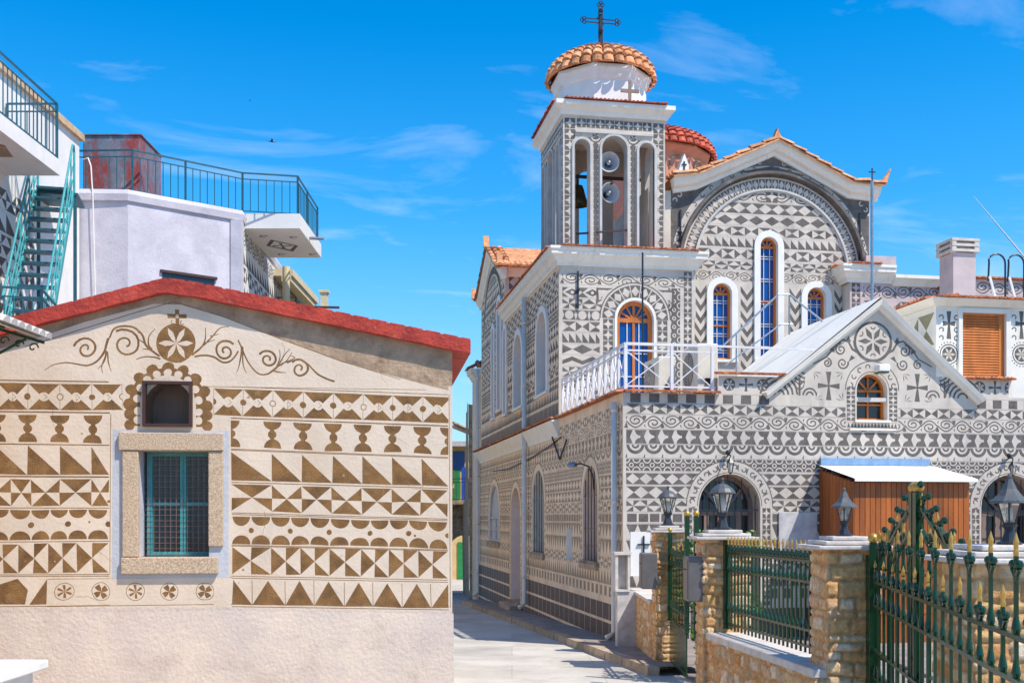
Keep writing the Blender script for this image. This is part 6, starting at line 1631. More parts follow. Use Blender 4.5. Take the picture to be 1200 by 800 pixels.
mb = MB(Ml); mb.box(-7, -1.75, 45.0, 46, 2.95, 3.1); mb.build('balcony_slab', M_STONEW, ya)
mb = MB(Ml); mb.box(-2.42, -2.18, 45.6, 45.66, 3.12, 4.4); mb.build('shutter', M_GDOOR, ya, label='green shutter')
mb = MB(Ml); mb.box(-2.12, -1.82, 45.6, 45.66, 3.12, 4.5); mb.build('shutter', M_BDOOR, ya, label='blue shutter')
railing('balcony_railing', [(-4+4, 45.05-48), (-1.8+4, 45.05-48)], 3.1-gz(48), 4.0-gz(48), M_IRON, ya, .16)
va = thing('lane_arch', 'stone archway room spanning the lane', 'archway', (-1.6, 46.1, gz(51)))
WV = Wall([(-5, -1.2), (.2, -1.2), (.2, 2.94), (-5, 2.94)], 0); WV.hole(arch(-2.0, -1.3, .9, 1.5, 12)); WV.build('arch_wall', [M_STONEW], va, Matrix.Translation((1.6, 0, -gz(51))))
mb = MB(Matrix.Translation((1.6, 0, -gz(51)))); pts = arch(-2.0, -1.3, .9, 1.5, 12); mb.grid([[(x, 0, z) for x, z in pts], [(x, 1.2, z) for x, z in pts]]); mb.box(-5, .2, .1, 1.2, 1.7, 2.93); mb.build('vault', M_STONEW, va)
eh = thing('end_house', 'house at the end of the lane with a green door and a red door', 'house', (-2.5, 57.5, gz(57)))
Me = Matrix.Translation((2.5, -57.5+57.5, -gz(57)))
mb = MB(Me); mb.box(-9, 4, 0, 6, -1.2, 5.2); mb.build('wall', M_YEL, eh)
mb = MB(Me); mb.box(-2.86, -2.58, -.06, -.01, -1.0, 1.1); mb.build('door', M_GDOOR, eh, label='green door')
mb = MB(Me); mb.prism(arch(-2.38, -1.0, .7, .24, 10), -.06, -.01); mb.build('arched_panel', M_WH, eh)
mb = MB(Me); mb.box(-2.18, -1.92, -.06, -.01, -1.0, 1.0); mb.build('door', M_RDOOR, eh, label='red door')

# ================================================================== THINGS ON AND BY THE CHURCH
def horn(loc, label, yaw):
    t = thing('loudspeaker', label, 'loudspeaker', loc, yaw, 'horn loudspeakers hung in the belfry')
    M = Matrix.Rotation(R(94), 4, 'X')
    mb = MB(M); mb.lathe([(.235, .0), (.245, .02), (.235, .03), (.215, -.02), (.14, -.16), (.08, -.24), (.05, -.30), (.11, -.30), (.11, -.46), (.02, -.47)], (0, 0, 0), 24, caps=False)
    b = mb.build('horn', M_HORN, t, True)
    mb = MB(M); mb.lathe([(.01, .0), (.055, -.02), (.06, -.10), (.04, -.2)], (0, 0, 0), 14, caps=False); mb.build('throat', M_STEEL, b, True)
    mb = MB(); mb.bar((0, .28, .0), (0, .28, .22), .04); mb.build('bracket', M_IRON, t)
hy = TY0+.18
horn(CH.W(CH.u(714, hy), hy, CH.z(714, 190, hy)), 'upper grey horn loudspeaker in the middle arch of the bell tower', CH.a+R(-8))
horn(CH.W(CH.u(715, hy+.1), hy+.1, CH.z(715, 226, hy+.1)), 'lower grey horn loudspeaker in the middle arch of the bell tower', CH.a+R(10))
bl = thing('bell', 'bronze bell hanging in the left arch of the belfry', 'bell', CH.W(.75, W1+1.3, TZ0+1.9), CH.a)
mb = MB(); mb.lathe([(.30, -.45), (.31, -.42), (.22, -.30), (.17, -.10), (.13, .02), (.02, .05)], (0, 0, 0), 20, caps=False); mb.build('bell_body', mat('dark_bronze', (.10, .08, .04), .4, .3, 8, metal=.8), bl, True)
mb = MB(); mb.tube([(0, 0, .04), (0, 0, .3)], .03, 8); mb.build('hanger', M_IRON, bl)

def ac_unit(u, w, label, rz, s=1.0):
    t = thing('air_conditioner', label, 'air conditioner', CH.W(u, w, ZT), CH.a+rz, 'outdoor air conditioning units on the terrace')
    W_, D_2, H_ = .44*s, .18*s, .82*s
    mb = MB(); mb.box(-W_, W_, -D_2, D_2, .08, .08+H_); o = mb.build('casing', M_ACW, t); bv = o.modifiers.new('Bevel', 'BEVEL'); bv.width = .015; bv.segments = 2
    M = Matrix.Translation((-.08*s, -D_2-.004, .08+H_*.52)) @ Matrix.Rotation(PI/2, 4, 'X')
    mb = MB(M)
    mb.lathe([(.30*s, 0), (.30*s, .004)], (0, 0, 0), 24); g = mb.build('fan_opening', M_DOORB, t)
    mb = MB(M)
    for r_ in (.08, .13, .18, .23, .28): mb.tube([(r_*s*math.cos(k*PI/12), r_*s*math.sin(k*PI/12), .014) for k in range(24)], .005, 4, closed=True)
    for k in range(8): a = k*PI/4; mb.bar((0, 0, .016), (.29*s*math.cos(a), .29*s*math.sin(a), .016), .007)
    mb.build('fan_guard', M_ACW, g)
    mb = MB(); mb.box(W_+.001, W_+.02, -.05, .06, .22, .34); mb.build('valve_cover', M_IRON, t)
    for sx_ in (-1, 1):
        mb = MB(); mb.box(sx_*W_*.7-.03, sx_*W_*.7+.03, -D_2, D_2, 0, .08); mb.build('foot', M_IRON, t)
ac_unit(CH.u(820, .85), .85, 'nearer cream air conditioner at the right end of the terrace railing', R(-92), 1.12)
ac_unit(CH.u(773, 1.9), 1.9, 'farther cream air conditioner behind the terrace railing corner', R(-88), 1.0)

# lantern on the front doors
def door_lantern(px, py, label):
    u = CH.u(px, -.2); z = CH.z(px, py, -.2); t = thing('wall_lantern', label, 'lantern', CH.W(u, -.2, z), CH.a, 'small lanterns over the arched doors')
    mb = MB(); mb.tube([(0, .2, .18), (0, .1, .22), (0, .0, .20), (0, 0, .15)], .014, 6); mb.ball((0, .12, .26), .05, 10); mb.build('bracket', M_IRON, t)
    mb = MB(); mb.lathe([(.035, -.11), (.065, .06)], (0, 0, 0), 6); mb.build('glass', M_LGL, t)
    mb = MB(); mb.lathe([(.085, .06), (.05, .11), (.015, .16)], (0, 0, 0), 6); mb.lathe([(.04, -.115), (.02, -.14)], (0, 0, 0), 6)
    for k in range(6): a = k*PI/3; mb.bar((.038*math.cos(a), .038*math.sin(a), -.11), (.068*math.cos(a), .068*math.sin(a), .06), .008)
    mb.build('lantern_frame', M_IRON, t)
door_lantern(856, 546, 'small black lantern over the left arched church door'); door_lantern(1187, 549, 'small black lantern over the right arched church door')
# lamp on the side wall
t = thing('street_lamp', 'grey street lamp on a curved arm fixed to the shaded side wall', 'lamp', CH.W(0, sw(697), CH.zw(697, 556, 0)), CH.a)
t.scale = (.62, .62, .62)
mb = MB(); mb.tube([(-.02, 0, -.5), (-.06, .05, .0), (-.18, .15, .28), (-.38, .35, .38), (-.55, .55, .36)], .028, 8); mb.build('arm', M_IRON, t)
mb = MB(Matrix.Translation((-.62, .62, .33))); mb.lathe([(.02, .12), (.10, .10), (.17, .0), (.18, -.05), (.10, -.06)], (0, 0, 0), 16); mb.build('lamp_head', M_STEEL, t, True)
# floodlight
t = thing('floodlight', 'small white floodlight above the arched gable window', 'floodlight', CH.W(CH.u(1028, 0), -.02, CH.z(1028, 436, 0)), CH.a)
mb = MB(); mb.box(-.12, .12, -.26, -.06, -.02, .12); o = mb.build('lamp_body', M_WH, t); bv = o.modifiers.new('Bevel', 'BEVEL'); bv.width = .02
mb = MB(); mb.box(-.10, .10, -.25, -.07, -.045, -.021); mb.build('lamp_face', M_GRN, t); mb = MB(); mb.box(-.04, .04, -.06, .02, 0, .05); mb.build('bracket', M_IRON, t)
# marble plaque
t = thing('marble_plaque', 'grey veined marble plaque fixed between the arched door and the timber kiosk', 'plaque', CH.W((CH.u(912, 0)+CH.u(957, 0))/2, 0, CH.z(935, 645, 0)), CH.a)
hw_ = (CH.u(957, 0)-CH.u(912, 0))/2; hh = CH.z(935, 600, 0)-CH.z(935, 645, 0)
mb = MB(); mb.box(-hw_, hw_, -.035, -.001, 0, hh); o = mb.build('slab', M_MARB, t); bv = o.modifiers.new('Bevel', 'BEVEL'); bv.width = .006
for sx_ in (-1, 1):
    mb = MB(Matrix.Translation((sx_*(hw_-.07), -.037, .17)) @ Matrix.Rotation(PI/2, 4, 'X')); mb.lathe([(.012, 0), (.014, .006), (.004, .012)], n=8); mb.build('fixing_screw', M_IRON, t)
# timber kiosk
k0, k1 = CH.u(961, 0), CH.u(1087, 0); kd = 1.36
t = thing('timber_kiosk', 'reddish brown timber kiosk with a sloping white roof against the church front', 'kiosk', CH.W((k0+k1)/2, -kd/2, .13), CH.a)
kw = (k1-k0)/2; kh0, kh1 = CH.z(1020, 547, 0)-.13, CH.z(1060, 561, -kd)-.13
mb = MB(); n = 22
for i in range(n):
    a, b = -kw+2*kw*i/n+.006, -kw+2*kw*(i+1)/n-.006; mb.box(a, b, -kd/2, -kd/2+.03, 0, kh1-.06)
mb.box(-kw, kw, -kd/2+.012, -kd/2+.032, 0, kh1-.06); mb.box(-kw, kw, -kd/2-.012, -kd/2, .55, .62); mb.build('front_boards', M_KIO, t)
for sx_ in (-1, 1):
    mb = MB(Matrix.Translation((sx_*kw, 0, 0)) @ Matrix.Rotation(PI/2, 4, 'Z'))
    for i in range(10):
        a, b = -kd/2+kd*i/10+.005, -kd/2+kd*(i+1)/10-.005; zt2 = kh1-.05+(kh0-kh1)*(a+kd/2)/kd; mb.box(a, b, -.015, .015, 0, zt2)
    mb.build('side_boards', M_KIO, t)
mb = MB(); mb.face([(-kw-.06, -kd/2-.14, kh1+.0), (kw+.10, -kd/2-.14, kh1), (kw+.10, kd/2-.08, kh0+.02), (-kw-.06, kd/2-.08, kh0+.02)])
mb.prismz([(-kw-.06, -kd/2-.14), (kw+.10, -kd/2-.14), (kw+.10, -kd/2-.12), (-kw-.06, -kd/2-.12)], kh1-.05, kh1); mb.build('roof', M_ROOFW, t)
mb = MB(); mb.box(-kw-.02, kw, kd/2-.09, kd/2-.005, kh0+.03, kh0+.16); mb.build('flashing', M_BLUEM, t)
# masts, rails, ladder
t = thing('mast', 'thin blue grey mast with a tiny cross rising behind the gable peak', 'mast', CH.W(CH.u(1022, .8), .8, DAZ-.4), CH.a)
mz = CH.z(1022, 197, .8)-DAZ+.4
mb = MB(); mb.tube([(0, 0, 0), (0, 0, mz-.25)], .032, 8); mb.build('pole', M_STEEL, t)
mb = MB(); mb.bar((0, 0, mz-.25), (0, 0, mz), .02); mb.bar((-.07, 0, mz-.08), (.07, 0, mz-.08), .02); mb.build('cross_tip', M_IRON, t)
t = thing('flagpole', 'thin dark pole standing at the terrace railing before the balcony door', 'pole', CH.W(CH.u(753, .12), .12, ZT), CH.a)
mb = MB(); mb.tube([(0, 0, 0), (0, 0, CH.z(753, 296, .12)-ZT)], .018, 6); mb.build('pole', M_IRON, t)
hz0 = ZT+.12
def hp(px, py, w): return Vector((CH.u(px, w), w, CH.z(px, py, w)))
t = thing('roof_handrail', 'pale blue grey pipe handrail stepping over the white dormer roof', 'handrail', CH.W(0, 0, 0), CH.a)
pts = [hp(842, 410, 2.2), hp(912, 345, 2.2), hp(925, 345, 2.2), hp(966, 378, 2.2)]
mb = MB(); mb.tube(pts, .022, 8); mb.tube([hp(850, 428, 2.9), hp(915, 380, 2.9), hp(929, 380, 2.9)], .018, 6); mb.build('rail', M_STEEL, t)
for px, a, b in ((863, 390, 436), (925, 345, 392)):
    p = hp(px, a, 2.2); q = hp(px, b, 2.2); q.x = p.x; q.y = p.y
    mb = MB(); mb.tube([p, q], .018, 6); mb.build('post', M_STEEL, t)
t = thing('roof_ladder', 'metal roof ladder with two hooped handles at the right edge', 'ladder', CH.W(CH.u(1170, 1.2), 1.2, ZRB+.10), CH.a)
for k, (a, b, c) in enumerate(((1158, 1178, 297), (1181, 1200, 298))):
    x0, x1 = CH.u(a, 1.2)-CH.u(1170, 1.2), CH.u(b, 1.2)-CH.u(1170, 1.2); zt2 = CH.z(a, c, 1.2)-ZRB-.10; r_ = (x1-x0)/2
    mb = MB(); mb.tube([(x0, 0, zt2*.55), (x0+.02, 0, zt2-r_)]+[((x0+x1)/2-r_*math.cos(q*PI/8), 0, zt2-r_+r_*math.sin(q*PI/8)) for q in range(1, 9)]+[(x1, 0, 0)], .02, 8); mb.build('hoop', M_IRON, t)
    mb = MB(); mb.bar((x0, -.05, zt2*.62), (x0+.20, -.1, 0), .045, .03); mb.build('ladder_rail', M_WRL, t)
mb = MB()
for z in (.1, .35): mb.bar((-.12, -.08, z), (.25, -.08, z), .03)
mb.build('rung', M_WRL, t)
# cable over the lane
def W_side(px, py, out): w = CH.w(px, -out); return CH.W(-out, w, CH.zw(px, py, -out))
t = tag(MB().tube([Vector((-1.5, 41, EYE+(HOR-556)/F*41))]+[W_side(a, b, .03) for a, b in ((596, 549), (620, 538), (645, 522), (657, 512))], .018, 5).build('cable', M_IRON), 'black cable sagging along the shaded church side wall', 'cable')
t.location = (0, 0, 0)
t = tag(MB().tube([W_side(a, b, .05) for a, b in ((647, 512), (656, 538), (664, 515))], .022, 5).build('cable_bracket', M_IRON), 'short bent black bracket on the church side wall', 'bracket')

# ================================================================== STONE PILLARS, FENCE AND GATES
def stones(mb, x0, x1, y0, y1, z0, z1, hmin=.07, hmax=.16):
    z = z0
    while z < z1-.03:
        h = min(random.uniform(hmin, hmax), z1-z)
        if z1-(z+h) < .04: h = z1-z
        for face in range(4):
            L = (x1-x0) if face % 2 == 0 else (y1-y0); n = random.choice([1, 1, 2, 2, 3] if h < .12 else [1, 2, 2]); cuts = sorted([0, L]+[L*(k+random.uniform(-.22, .22))/n for k in range(1, n)])
            for a, b in zip(cuts, cuts[1:]):
                g = .010; pr = random.uniform(.0, .022); mi = random.choice([0, 0, 1, 2, 2, 3]); dp = .08
                a2, b2 = a+g*.7, b-g*.7; zl, zh = z+g*.6, z+h-g*.6
                def P(t, o, zz):
                    if face == 0: return (x0+t, y0-o, zz)
                    if face == 1: return (x1+o, y0+t, zz)
                    if face == 2: return (x1-t, y1+o, zz)
                    return (x0-o, y1-t, zz)
                bb = len(mb.v); e = .014
                j = lambda: random.uniform(-.006, .006)
                r_out = [(a2, zl), ((a2+b2)/2, zl+j()*1.5), (b2, zl), (b2+j(), (zl+zh)/2), (b2, zh), ((a2+b2)/2, zh+j()*1.5), (a2, zh), (a2+j(), (zl+zh)/2)]
                cx, cz = (a2+b2)/2, (zl+zh)/2
                for (t_, zz) in r_out: mb.vert(P(t_, -.03, zz))
                for (t_, zz) in r_out: mb.vert(P(t_+j()*.5, pr*.4+.002, zz+j()*.5))
                for (t_, zz) in r_out: mb.vert(P(t_+(cx-t_)/max(.02, abs(cx-t_))*min(e, abs(cx-t_)), pr+.008+j()*.5, zz+(cz-zz)/max(.02, abs(cz-zz))*min(e, abs(cz-zz))))
                for q in range(8):
                    r_ = (q+1) % 8
                    mb.f += [[bb+q, bb+r_, bb+8+r_, bb+8+q], [bb+8+q, bb+8+r_, bb+16+r_, bb+16+q]]; mb.m += [mi, mi]
                mb.f.append([bb+16+q for q in range(8)]); mb.m.append(mi)
        z += h
def pillar(X0, X1, Y0, Y1, zb, zt, label, steps=3, ov=.09, name='stone_pillar'):
    cx, cy = (X0+X1)/2, (Y0+Y1)/2; hx, hy_ = (X1-X0)/2, (Y1-Y0)/2
    t = thing(name, label, 'pillar', (cx, cy, zb), 0, 'rust coloured stone gate pillars')
    masonry('stone_courses', [(-hx, -hy_), (hx, -hy_), (hx, hy_), (-hx, hy_)], 0, zt-zb+.01, t, int(cy*10))
    z = zt-zb
    for k in range(steps):
        o = ov-.075*k if k else ov
        mb = MB(); mb.box(-hx-o, hx+o, -hy_-o, hy_+o, z+.002, z+.034); s_ = mb.build('cap_slab', M_CAP, t); bv = s_.modifiers.new('Bevel', 'BEVEL'); bv.width = .008; bv.segments = 2; z += .036
    return cx, cy, zb+z
def lamp(c, label, kind, s=1.0):
    t = thing('pillar_lamp', label, 'lamp', c, random.uniform(0, .3), 'lanterns on the gate pillars')
    s_ = s
    mb = MB(); mb.lathe([(.115*s_, 0), (.115*s_, .015*s_), (.075*s_, .03*s_), (.05*s_, .10*s_), (.042*s_, .14*s_), (.07*s_, .175*s_), (.075*s_, .185*s_)], n=12 if kind else 6); mb.build('lamp_base', M_IRON, t, False)
    g0, g1 = .19*s_, (.42 if kind == 0 else .40)*s_; r0, r1 = .055*s_, (.125 if kind == 0 else .115)*s_
    mb = MB(); mb.lathe([(r0, g0), (r1, g1)], n=6); mb.build('glass', M_LGL2, t)
    mb = MB(); mb.tube([(0, 0, g0+.01), (0, 0, g1-.05*s_)], .03*s_, 10); mb.build('bulb', M_WH, t, True)
    mb = MB()
    for k in range(6): a = k*PI/3; mb.bar((r0*math.cos(a), r0*math.sin(a), g0), (r1*math.cos(a), r1*math.sin(a), g1), .012*s_)
    mb.lathe([(r0*1.15, g0-.012*s_), (r0*1.15, g0+.01)], n=6); mb.build('lamp_frame', M_IRON, t)
    mb = MB()
    if kind == 0: mb.lathe([(.155*s_, g1), (.155*s_, g1+.015*s_), (.12*s_, g1+.06*s_), (.07*s_, g1+.10*s_), (.02*s_, g1+.12*s_), (.02*s_, g1+.15*s_)], n=12); mb.ball((0, 0, g1+.165*s_), .022*s_, 8)
    else: mb.lathe([(.185*s_, g1-.01*s_), (.18*s_, g1+.01*s_), (.115*s_, g1+.06*s_), (.07*s_, g1+.12*s_), (.035*s_, g1+.20*s_), (.028*s_, g1+.22*s_)], n=8); mb.ball((0, 0, g1+.235*s_), .024*s_, 8, 1.4)
    mb.build('lamp_roof', M_LAMP, t)
M_LGL2 = bpy.data.materials.new('lamp_clear_glass'); M_LGL2.use_nodes = True; q_ = M_LGL2.node_tree.nodes['Principled BSDF']; q_.inputs['Base Color'].default_value = (.8, .78, .72, 1); q_.inputs['Transmission Weight'].default_value = .85; q_.inputs['Roughness'].default_value = .12; q_.inputs['IOR'].default_value = 1.05
c1 = pillar(2.17, 2.59, 16.4, 16.85, gz(16.6), 2.17, 'farthest rusty stone pillar beside the first green gate, near the church corner')
c2 = pillar(2.04, 2.53, 11.6, 12.05, gz(11.8), 2.16, 'second rusty stone pillar carrying the larger grey letter box')
c3 = pillar(2.54, 2.95, 8.75, 9.25, gz(9), 2.14, 'tall rusty stone pillar in the foreground between the railing and the big green gate', ov=.10)
c4 = pillar(2.68, 3.35, 6.3, 6.9, gz(6.6), 2.13, 'nearest stone pillar at the right edge, partly hidden behind the gate spikes', ov=.08)
lamp(c1, 'domed hexagonal lantern on the farthest stone pillar', 0, 1.0)
lamp(c2, 'domed hexagonal lantern on the pillar with the larger letter box', 0, .93)
lamp(c3, 'lantern with pagoda roof on the foreground pillar before the timber kiosk', 1, .60)
lamp(c4, 'largest looking lantern with flared roof at the right edge', 1, .64)
# plinth wall under the fence
t = thing('fence_wall', 'low rubble stone wall with grey coping under the green railing', 'wall', (2.3, 10.4, gz(10.4)))
pz = 1.18; mb = MB(Matrix.Translation((-2.3, -10.4, -gz(10.4))))
poly = [(2.06, 11.6), (2.42, 8.76), (2.9, 8.76), (2.7, 11.6)]

masonry('rubble', [(a-2.3, b-10.4) for a, b in [(2.08, 11.6), (2.44, 8.76), (2.88, 8.76), (2.68, 11.6)]], 0, pz-.074-gz(10.4), t, 77, hr=(.08, .20), wr=(.08, .24), wob=.035)
mb = MB(Matrix.Translation((-2.3, -10.4, -gz(10.4)))); mb.prismz(poly, pz-.074, pz); o = mb.build('coping', M_CAP, t); bv = o.modifiers.new('Bevel', 'BEVEL'); bv.width = .008
t = thing('garden_wall', 'short rubble wall between the church corner and the farthest pillar', 'wall', (2.3, 17.9, gz(17.9)))
masonry('rubble', [(-.14, -1.05), (.18, -1.05), (.18, 1.9), (-.14, 1.9)], -.05, 1.0, t, 31, hr=(.08, .20), wr=(.08, .24), wob=.035, res=.02); mb = MB(); mb.box(-.17, .2, -1.05, 1.9, 1.002, 1.05); mb.build('coping', M_CAP, t)
t = thing('marble_shrine', 'small white marble shrine with an open niche beside the white downpipe', 'shrine', (2.02, 18.95, .13), R(8))
mb = MB(); mb.box(-.20, .15, -.05, .12, 0, .98); mb.build('inscribed_slab', M_MARB, t)
mb = MB(); mb.box(-.24, .02, -.08, .16, .985, 1.02); mb.box(-.24, -.19, -.06, .14, 1.022, 1.62); mb.box(-.02, .02, -.06, .14, 1.022, 1.62); mb.box(-.26, .04, -.08, .16, 1.622, 1.67); mb.box(-.188, -.021, .1, .14, 1.022, 1.62); mb.build('niche', M_CAP, t)
mb = MB(); mb.box(.05, .40, .02, .07, 1.25, 2.02); mb.build('white_panel', M_WH, t)
mb = MB(); mb.bar((.28, -.0, 1.5), (.28, -.0, 1.95), .025); mb.bar((.17, -.0, 1.8), (.39, -.0, 1.8), .025); mb.build('cross', M_IRON, t)
def box_(loc, sx_, sy_, sz_, label):
    t = thing('letter_box', label, 'letter box', loc, 0, 'grey boxes on the pillars')
    mb = MB(); mb.box(-sx_/2, sx_/2, -sy_/2, sy_/2, 0, sz_); o = mb.build('box_body', M_BOX, t); bv = o.modifiers.new('Bevel', 'BEVEL'); bv.width = .012; bv.segments = 2
    mb = MB(); mb.box(-sx_/2-.006, -sx_/2, -sy_/2+.03, sy_/2-.03, .03, sz_-.03); d_ = mb.build('lid', M_BOX, t); mb = MB(); mb.box(-sx_/2-.012, -sx_/2-.006, -sy_*.3, sy_*.3, sz_*.7, sz_*.72); mb.build('slot', M_DARK, d_)
box_((2.04, 16.3, 1.34), .23, .34, .53, 'smaller grey metal box on the farthest pillar beside the marble shrine')
box_((1.96, 11.78, 1.50), .16, .34, .48, 'larger grey metal letter box on the second pillar')

# ---- ironwork prototypes
def pk_mesh(h, nodes, m=.017):
    """a picket of height h: square bar, twisted drops below each rail height in nodes, curls under its tip"""
    mb = MB(); mb.bar((0, 0, 0), (0, 0, h-.10), m)
    for z, L in nodes:
        if L > .01: mb.lathe([(.010, z), (.016, z+.012), (.020, z+.032), (.015, z+.06), (.010, z+.09), (.009, z+.12)], n=10, caps=False)
    zc_ = h-.13
    for sg in (-1, 1):
        mb.tube([(0, 0, zc_-.09), (0, sg*.018, zc_-.05), (0, sg*.050, zc_-.022)], [.008, .010, .013], 7); mb.ball((0, sg*.043, zc_-.004), .020, 10)
    return mb
def tip_mesh(h, L=.10):
    mb = MB(); mb.lathe([(.010, h-.10), (.012, h-.085), (.009, h-.07), (.0125, h-.04), (.001, h+L-.10)], n=6, caps=False); return mb
def panel(name, label, cat, p0, p1, z0, rails, h_of, n, nodes, group=None, stiles=True, solid=None, tips=True, zlow=None, knob=True):
    """an iron panel from p0 to p1 (x,y); heights are above z0; h_of(t,i) picket height"""
    d = Vector((p1[0]-p0[0], p1[1]-p0[1])); L = d.length; a = math.atan2(d.y, d.x)-PI/2
    t = thing(name, label, cat, (p0[0], p0[1], z0), a, group)
    for z in rails:
        mb = MB(); mb.box(-.014, .014, 0, L, z-.011, z+.011); mb.build('rail', M_GRN, t)
    cache = {}
    lo = zlow if zlow is not None else rails[-1]-.12
    for i in range(n):
        s_ = (i+.5)/n; h = round(h_of(s_, i), 2)
        if h not in cache:
            mb = pk_mesh(h, nodes); mb.v = [Vector((v.x, v.y, max(v.z, lo))) for v in mb.v]; pk = mb.build('picket', M_GRN, t); tp = tip_mesh(h).build('spear_tip', M_GOLD, pk) if tips else None; cache[h] = (pk, tp); new = False
        else:
            pk0, tp0 = cache[h]; pk = pk0.copy(); COL.objects.link(pk); pk.parent = t
            if tp0: tp = tp0.copy(); COL.objects.link(tp); tp.parent = pk
        pk.location = (0, L*s_, 0)
    if stiles:
        for y, hh_ in ((0, stiles[0]), (L, stiles[1])):
            mb = MB(); mb.box(-.03, .03, y-.03, y+.03, lo, hh_); s2 = mb.build('stile', M_GRN, t)
            if knob: mb = MB(); mb.ball((0, y, hh_+.035), .042, 12); mb.build('gold_ball', M_GOLD, s2, True)
    if solid:
        mb = MB(); mb.box(-.008, .008, .02, L-.02, solid[0], solid[1])
        for z in solid: mb.box(-.018, .018, .02, L-.02, z-.012, z+.012)
        pn = mb.build('sheet_panel', M_GRN, t)
        mb = MB(); c = (L/2, (solid[0]+solid[1])/2)
        for k in range(4): q = k*PI/2; mb.bar((-.016, c[0], c[1]), (-.016, c[0]+.09*math.cos(q), c[1]+.16*math.sin(q)), .03, .01)
        mb.build('gold_ornament', M_GOLD, pn)
    return t
panel('iron_railing', 'green iron railing with gold spear tips on the low stone wall', 'railing', (2.28, 11.56), (2.62, 9.20), 1.18, [.84, .66, .24, .10], lambda s_, i: 1.03, 24, [(.84, .10), (.66, .12), (.24, .13)], stiles=(.98, .98), zlow=.04, knob=False)
# first gate between the far pillars
def h1(s_, i): return 1.75+.32*s_**1.4+(.0 if i % 2 else -.10)
g1z = gz(15)+.02
panel('iron_gate', 'tall green iron gate leaf with gold ornaments hinged on the farthest pillar', 'gate', (2.37, 16.34), (2.35, 14.62), g1z, [1.66, 1.52, .90, .72], h1, 11, [(1.66, .12), (1.52, .12), (.90, .12)], 'green double gate between the far pillars', stiles=(2.0, 2.24), solid=(.10, .66), zlow=.68)
panel('iron_gate', 'green iron gate leaf mostly hidden behind the pillar with the larger letter box', 'gate', (2.37, 12.12), (2.36, 13.95), g1z, [1.66, 1.52, .90, .72], h1, 11, [(1.66, .12), (1.52, .12), (.90, .12)], 'green double gate between the far pillars', stiles=(2.0, 2.24), solid=(.10, .66), zlow=.68)
# arched gate between the near pillars
gz2 = gz(7.8)+.02
def h2(s_, i): return 1.86+.36*s_**1.25-(0 if i % 2 else .12)
for lab, p0, p1 in (('farther leaf of the green arched gate, in front of the kiosk', (2.90, 8.70), (2.88, 7.80)), ('nearer leaf of the green arched gate beside the nearest pillar', (2.90, 6.93), (2.88, 7.72))):
    t = panel('arched_gate', lab, 'gate', p0, p1, gz2, [1.60, 1.46, .9], h2, 6, [(1.60, .10), (1.46, .1)], 'green arched gate between the near pillars', stiles=(1.62, 2.18), zlow=.1)
    mb = MB(); L = math.hypot(p1[0]-p0[0], p1[1]-p0[1])
    for a, b in (((.05, 1.62), (L-.05, 2.08)), ((L*.45, 1.62), (L-.05, 1.92)), ((.1, 1.62), (L*.55, 1.95))): mb.bar((0, a[0], a[1]), (0, b[0], b[1]), .028)
    for k in range(6):
        q = (k+.5)/6; y = L*q; z = 1.66+.46*q**1.2
        mb.tube([(0, y+.05*(1-j/12)*math.cos(j*.65), z+.02+.05*(1-j/12)*math.sin(j*.65)) for j in range(11)], .013, 6)
        mb.ball((0, y+.02, z+.16), .026, 8); mb.ball((0, y-.04, z+.06), .024, 8)
    mb.build('scrollwork', M_GRN, t)
    mb = MB(); mb.prism([(-.03, 1.67), (0, 1.62), (.03, 1.67), (.03, 1.77), (0, 1.86), (-.03, 1.77)], -.008, .008)
    o = mb.build('gold_leaf', M_GOLD, t); o.rotation_euler = (0, 0, PI/2); o.location = (0, L*.55, 0)
# big leaf standing open toward the viewer
gz3 = gz(6.5)
def h3(s_, i): return (2.31+.03*s_ if i % 2 else 2.07+.04*s_)-gz3
panel('open_gate', 'large green gate leaf with two rows of gold spear tips open in the foreground', 'gate', (2.86, 8.62), (2.02, 4.05), gz3, [1.90-gz3, 1.715-gz3, 1.37-gz3, 1.15-gz3, .72-gz3], h3, 22, [(1.90-gz3, .17), (1.715-gz3, .17), (1.15-gz3, .16)], stiles=(2.20-gz3, 2.35-gz3), zlow=.5-gz3)
t = tag(MB().box(2.84, 2.92, 8.64, 8.745, gz(8.7), 2.10).build('gate_post', M_GRN), 'dark green square gate post fixed to the foreground stone pillar', 'post')

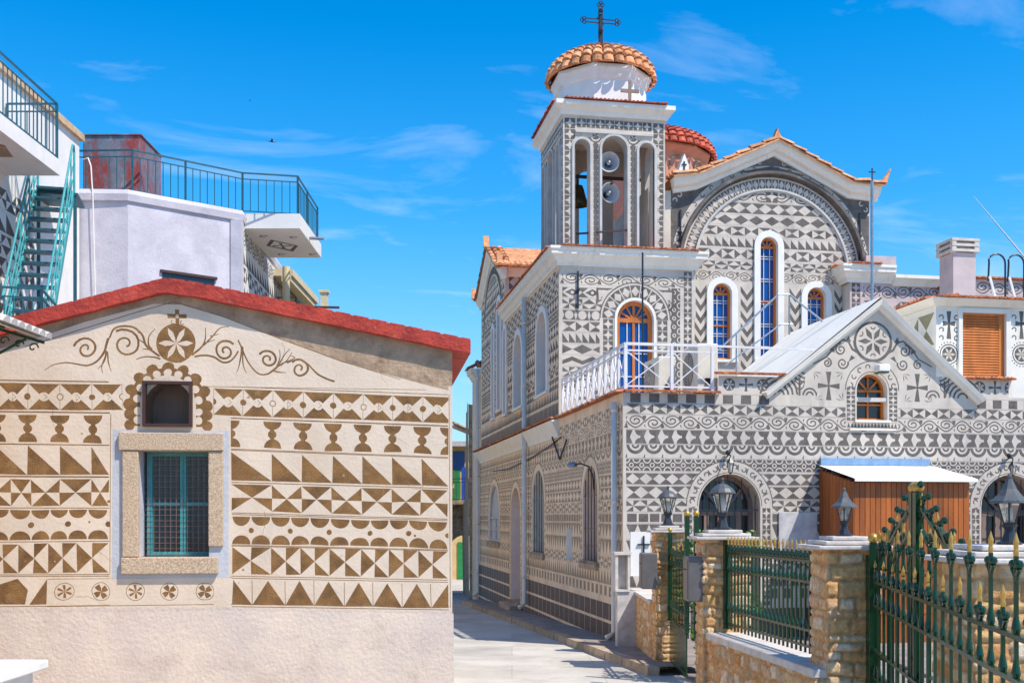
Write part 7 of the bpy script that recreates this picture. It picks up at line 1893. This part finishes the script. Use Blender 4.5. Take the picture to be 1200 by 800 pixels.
# ---- shrub behind the first gate
def shrub(name, label, loc, r, h, n, seed):
    rnd = random.Random(seed); t = thing(name, label, 'shrub', loc)
    mb = MB(); mb.tube([(0, 0, 0), (.03, .02, h*.4), (0, .05, h*.8)], [.04, .03, .01], 6)
    for k in range(7): a = rnd.uniform(0, 6.3); mb.tube([(0, 0, h*.25+.08*k*h*.3), (r*.4*math.cos(a), r*.4*math.sin(a), h*.5+.05*k), (r*.7*math.cos(a), r*.7*math.sin(a), h*.72)], [.018, .012, .005], 5)
    mb.build('stems', M_BARK, t)
    mb = MB(); cl = [(rnd.gauss(0, .5)*r, rnd.gauss(0, .5)*r, rnd.uniform(.25, 1)*h, rnd.uniform(.12, .22)) for _ in range(26)]
    for i in range(n):
        c = cl[i % 26]; v = Vector((rnd.gauss(0, 1), rnd.gauss(0, 1), rnd.gauss(0, 1))).normalized()*c[3]*rnd.uniform(.5, 1.2); p = Vector(c[:3])+v
        a = Vector((rnd.gauss(0, 1), rnd.gauss(0, 1), rnd.gauss(0, .6))).normalized(); b = a.cross(Vector((rnd.gauss(0, 1), rnd.gauss(0, 1), rnd.gauss(0, 1)))).normalized(); s_ = rnd.uniform(.03, .055)
        mb.face([p-a*s_, p+b*s_*.45, p+a*s_, p-b*s_*.45])
    mb.build('foliage', M_LEAF, t, fix=False)
shrub('shrub', 'bright green leafy shrub showing through the gap of the first gate', (2.85, 14.9, .12), .42, 1.95, 2600, 3)
t = thing('flower_pot', 'terracotta pot at the foot of the green shrub behind the gate', 'pot', (2.62, 14.3, .14)); mb = MB(); mb.lathe([(.14, 0), (.20, .32), (.22, .33), (.22, .38), (.18, .38)], n=16); mb.build('pot_body', M_TILE, t, False)

# ================================================================== SKY THINGS
def bird(px, py, D, label, s, a):
    t = thing('bird', label, 'bird', ((px-600)/F*D, D, EYE+(HOR-py)/F*D), a, None)
    mb = MB(); mb.tube([(-.10*s, 0, 0), (-.04*s, 0, 0), (.06*s, 0, .005), (.12*s, 0, .01), (.15*s, 0, .008)], [.004*s, .018*s, .028*s, .018*s, .004*s], 8)
    for sg in (-1, 1): mb.face([(.06*s, 0, .01), (.02*s, sg*.12*s, .05*s), (-.06*s, sg*.26*s, .02*s), (-.02*s, sg*.10*s, .03*s), (-.03*s, 0, .01)])
    mb.face([(-.10*s, 0, 0), (-.18*s, .03*s, 0), (-.15*s, 0, 0), (-.18*s, -.03*s, 0)]); mb.build('body', M_IRON, t)
bird(318, 166, 40, 'larger dark bird in the sky above the roof railing', 1.1, .4); bird(293, 118, 60, 'tiny pale bird highest in the sky', .8, 2.2)
D = 2200
P0 = Vector(((1141-600)/F*D, D, EYE+(HOR-230)/F*D)); P1 = Vector(((1206-600)/F*D*1.05, D*1.05, EYE+(HOR-308)/F*D*1.05))
cam_d.clip_end = 6000
tag(MB().tube([P0, P0.lerp(P1, .4), P1], [.4, 1.1, 1.7], 8).build('contrail', M_VAP), 'thin white vapour trail slanting down the sky at right', 'contrail')
